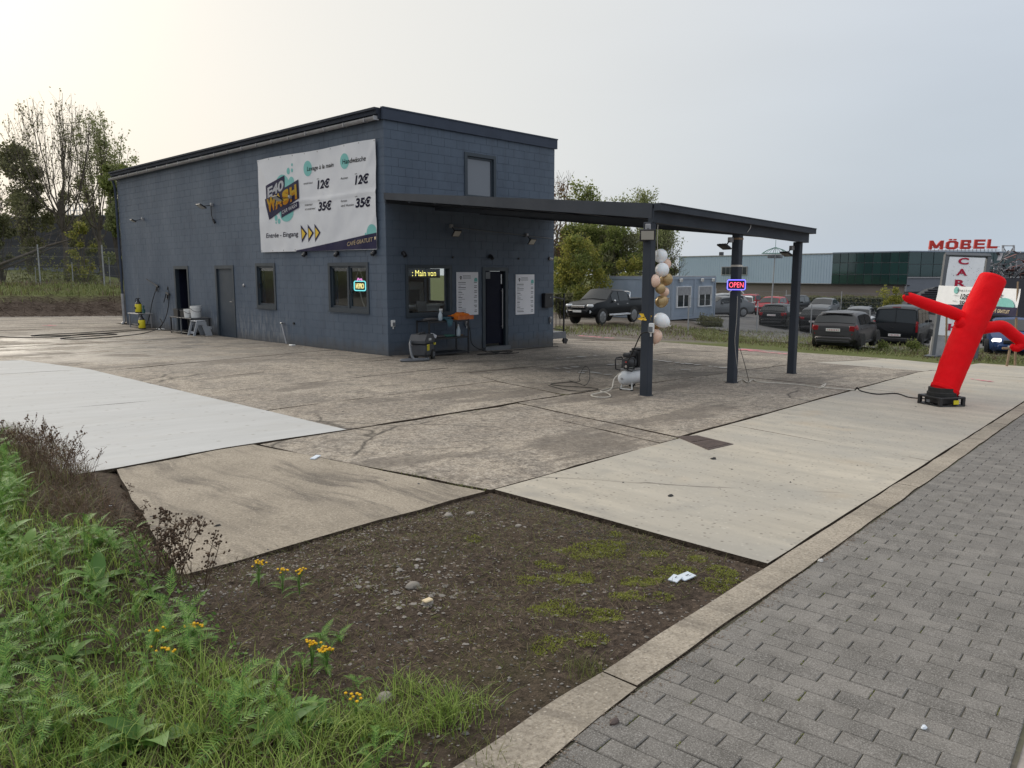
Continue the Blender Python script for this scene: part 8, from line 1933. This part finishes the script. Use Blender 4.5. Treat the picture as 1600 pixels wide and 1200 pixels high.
MOSS = [(G(px, py), r) for px, py, r in ((1055, 888, .16), (1118, 912, .13), (1125, 890, .12), (1150, 905, .06), (945, 850, .2), (905, 860, .16), (1000, 905, .14), (900, 900, .16), (940, 960, .14), (870, 950, .16), (1180, 938, .05), (960, 830, .08), (1020, 860, .12), (980, 930, .12), (860, 880, .12), (1090, 870, .08), (830, 905, .10), (920, 1000, .12), (860, 1000, .10), (740, 840, .08), (1040, 930, .08))]
for k in range(60000):
    x = rnd.uniform(-9.7, -6.78); y = rnd.uniform(KI(x)+.03, -10.36); p = V((x, y, patch_z(x, y)+.002)); near_k = (y-KI(x))
    mm = 0
    for c, r in MOSS: mm = max(mm, math.exp(-((x-c.x)**2+(y-c.y)**2)/(r*r)*1.2))
    n_ = noise.noise((x*5, y*5, 2))
    if mm+.45*n_ > .50: blade(mo, p, rnd.uniform(.006, .013), .0026, rnd, 1.2, 2); blade(mo, p+V((rnd.gauss(0, .01), rnd.gauss(0, .01), 0)), rnd.uniform(.006, .013), .0026, rnd, 1.2, 2); continue
    if near_k < .22+.15*n_ and x > -9: continue
    if rnd.random() < .26+.4*noise.noise((x*2, y*2, 7)):
        d = V((rnd.gauss(0, 1), rnd.gauss(0, 1), abs(rnd.gauss(0, .35)))).normalized()*rnd.uniform(.015, .06); s_ = d.orthogonal().normalized()*.0016; q = rnd.random()
        tgt = m if q < .8 else ol2; tgt.add([p-s_, p+s_, p+d*.6+s_*.8+V((0, 0, .006)), p+d, p+d*.6-s_*.8+V((0, 0, .006))], [(0, 1, 2, 4), (2, 3, 4)])
    elif rnd.random() < .05+.22*max(0, n_): blade(ol2, p, rnd.uniform(.012, .05), .0015, rnd, 1.0, 2)
stuff(m.build('dead_straw', 'dry_leaf')); stuff(mo.build('moss', 'moss_leaf')); stuff(ol2.build('sparse_grass', 'olive_leaf'))
for (px, py, n, hh) in ((690, 1125, 260, .14), (730, 1110, 120, .12), (640, 1080, 200, .12), (560, 1130, 300, .14), (920, 1040, 130, .07), (600, 1140, 200, .13), (760, 1185, 60, .1)):
    c = G(px, py); m = MB(); r2 = random.Random(px)
    for k in range(n): x, y = c.x+r2.gauss(0, .06), c.y+r2.gauss(0, .06); blade(m, V((x, y, vz(x, y))), r2.uniform(.3, 1)*hh, .0016, r2, .9)
    o = m.build('grass_tuft', 'grass_leaf' if hh > .1 else 'olive_leaf'); tag(o, {690: 'thin grass tuft nearest the kerb at the bottom of the soil', 730: 'sparse upright tuft right of the kerbside grass', 640: 'loose grass tuft at the lower edge of the soil patch', 560: 'dense green grass tuft below the lowest yellow flowers', 920: 'small olive tuft on the soil beside the bare strip', 600: 'grass tuft between the dense one and the kerb', 760: 'few blades of grass growing against the kerb stone'}[px], 'grass')
# moss in the pavement joints, dirt along the kerb
mo, dt = MB(), MB()
for c, l in inv:
    dcam = (c-V((CAM.x, CAM.y, 0))).length; 
    if dcam > 7: continue
    far = (c.y-KI(c.x))
    if rnd.random() < (.34 if far > -.75 else .08):
        p = c+kn*(l/2)*(1 if rnd.random() < .5 else -1) if rnd.random() < .6 else c+kd*(CW/2); z = gz(c.x, c.y)-.008
        for k in range(26): a = p+(kd*rnd.uniform(-.045, .045)+kn*rnd.gauss(0, .004) if True else kd); blade(mo, V((a.x, a.y, z)), rnd.uniform(.004, .010), .002, rnd, .8, 2)
for k in range(2600):
    x = rnd.uniform(-10.2, -5); f = abs(rnd.gauss(0, .035)); y = kerb_out(x)-f; p = V((x, y, gz(x, y)+.0)); 
    if rnd.random() > .4+.6*noise.noise((x*4, 0, 3)): continue
    stone(dt, p, rnd.uniform(.002, .005))
stuff(mo.build('joint_moss', 'moss_leaf')); stuff(dt.build('kerb_dirt', 'gravel_brown'))
# dark tufts in the yard joints
m = MB()
for (a, b, n) in (((560, 732), (575, 738), 60), ((500, 720), (700, 750), 120), ((867, 616), (890, 617), 60), ((700, 648), (760, 640), 60), ((765, 580), (785, 603), 40), ((880, 617), (830, 608), 30), ((1070, 688), (1040, 682), 40), ((700, 755), (760, 766), 40)):
    pa, pb_ = G(*a), G(*b)
    for k in range(n): p = pa.lerp(pb_, rnd.random())+V((rnd.gauss(0, .015), rnd.gauss(0, .015), 0)); blade(m, V((p.x, p.y, gz(p.x, p.y)-.02)), rnd.uniform(.02, .05), .004, rnd, .9, 2)
stuff(m.build('joint_weeds', 'olive_leaf'))
# gravel strip at the foot of the bank and crumbs on the yard
m = MB()
for k in range(3500):
    x = rnd.uniform(-18, 6); y = rnd.gauss(23.9, .35); stone(m, V((x, y, gz(x, y)-.01)), rnd.uniform(.015, .04))
stuff(m.build('bank_gravel', 'stone_grey'))
m = MB()
for k in range(700):
    x = rnd.uniform(-9.2, 8); y = rnd.uniform(-12, 6)
    if x > -.1 and y > -.1: continue
    stone(m, V((x, y, gz(x, y)+.006)), rnd.choice((.004, .006, .008, .012)))
stuff(m.build('yard_grit', 'gravel_dark'))
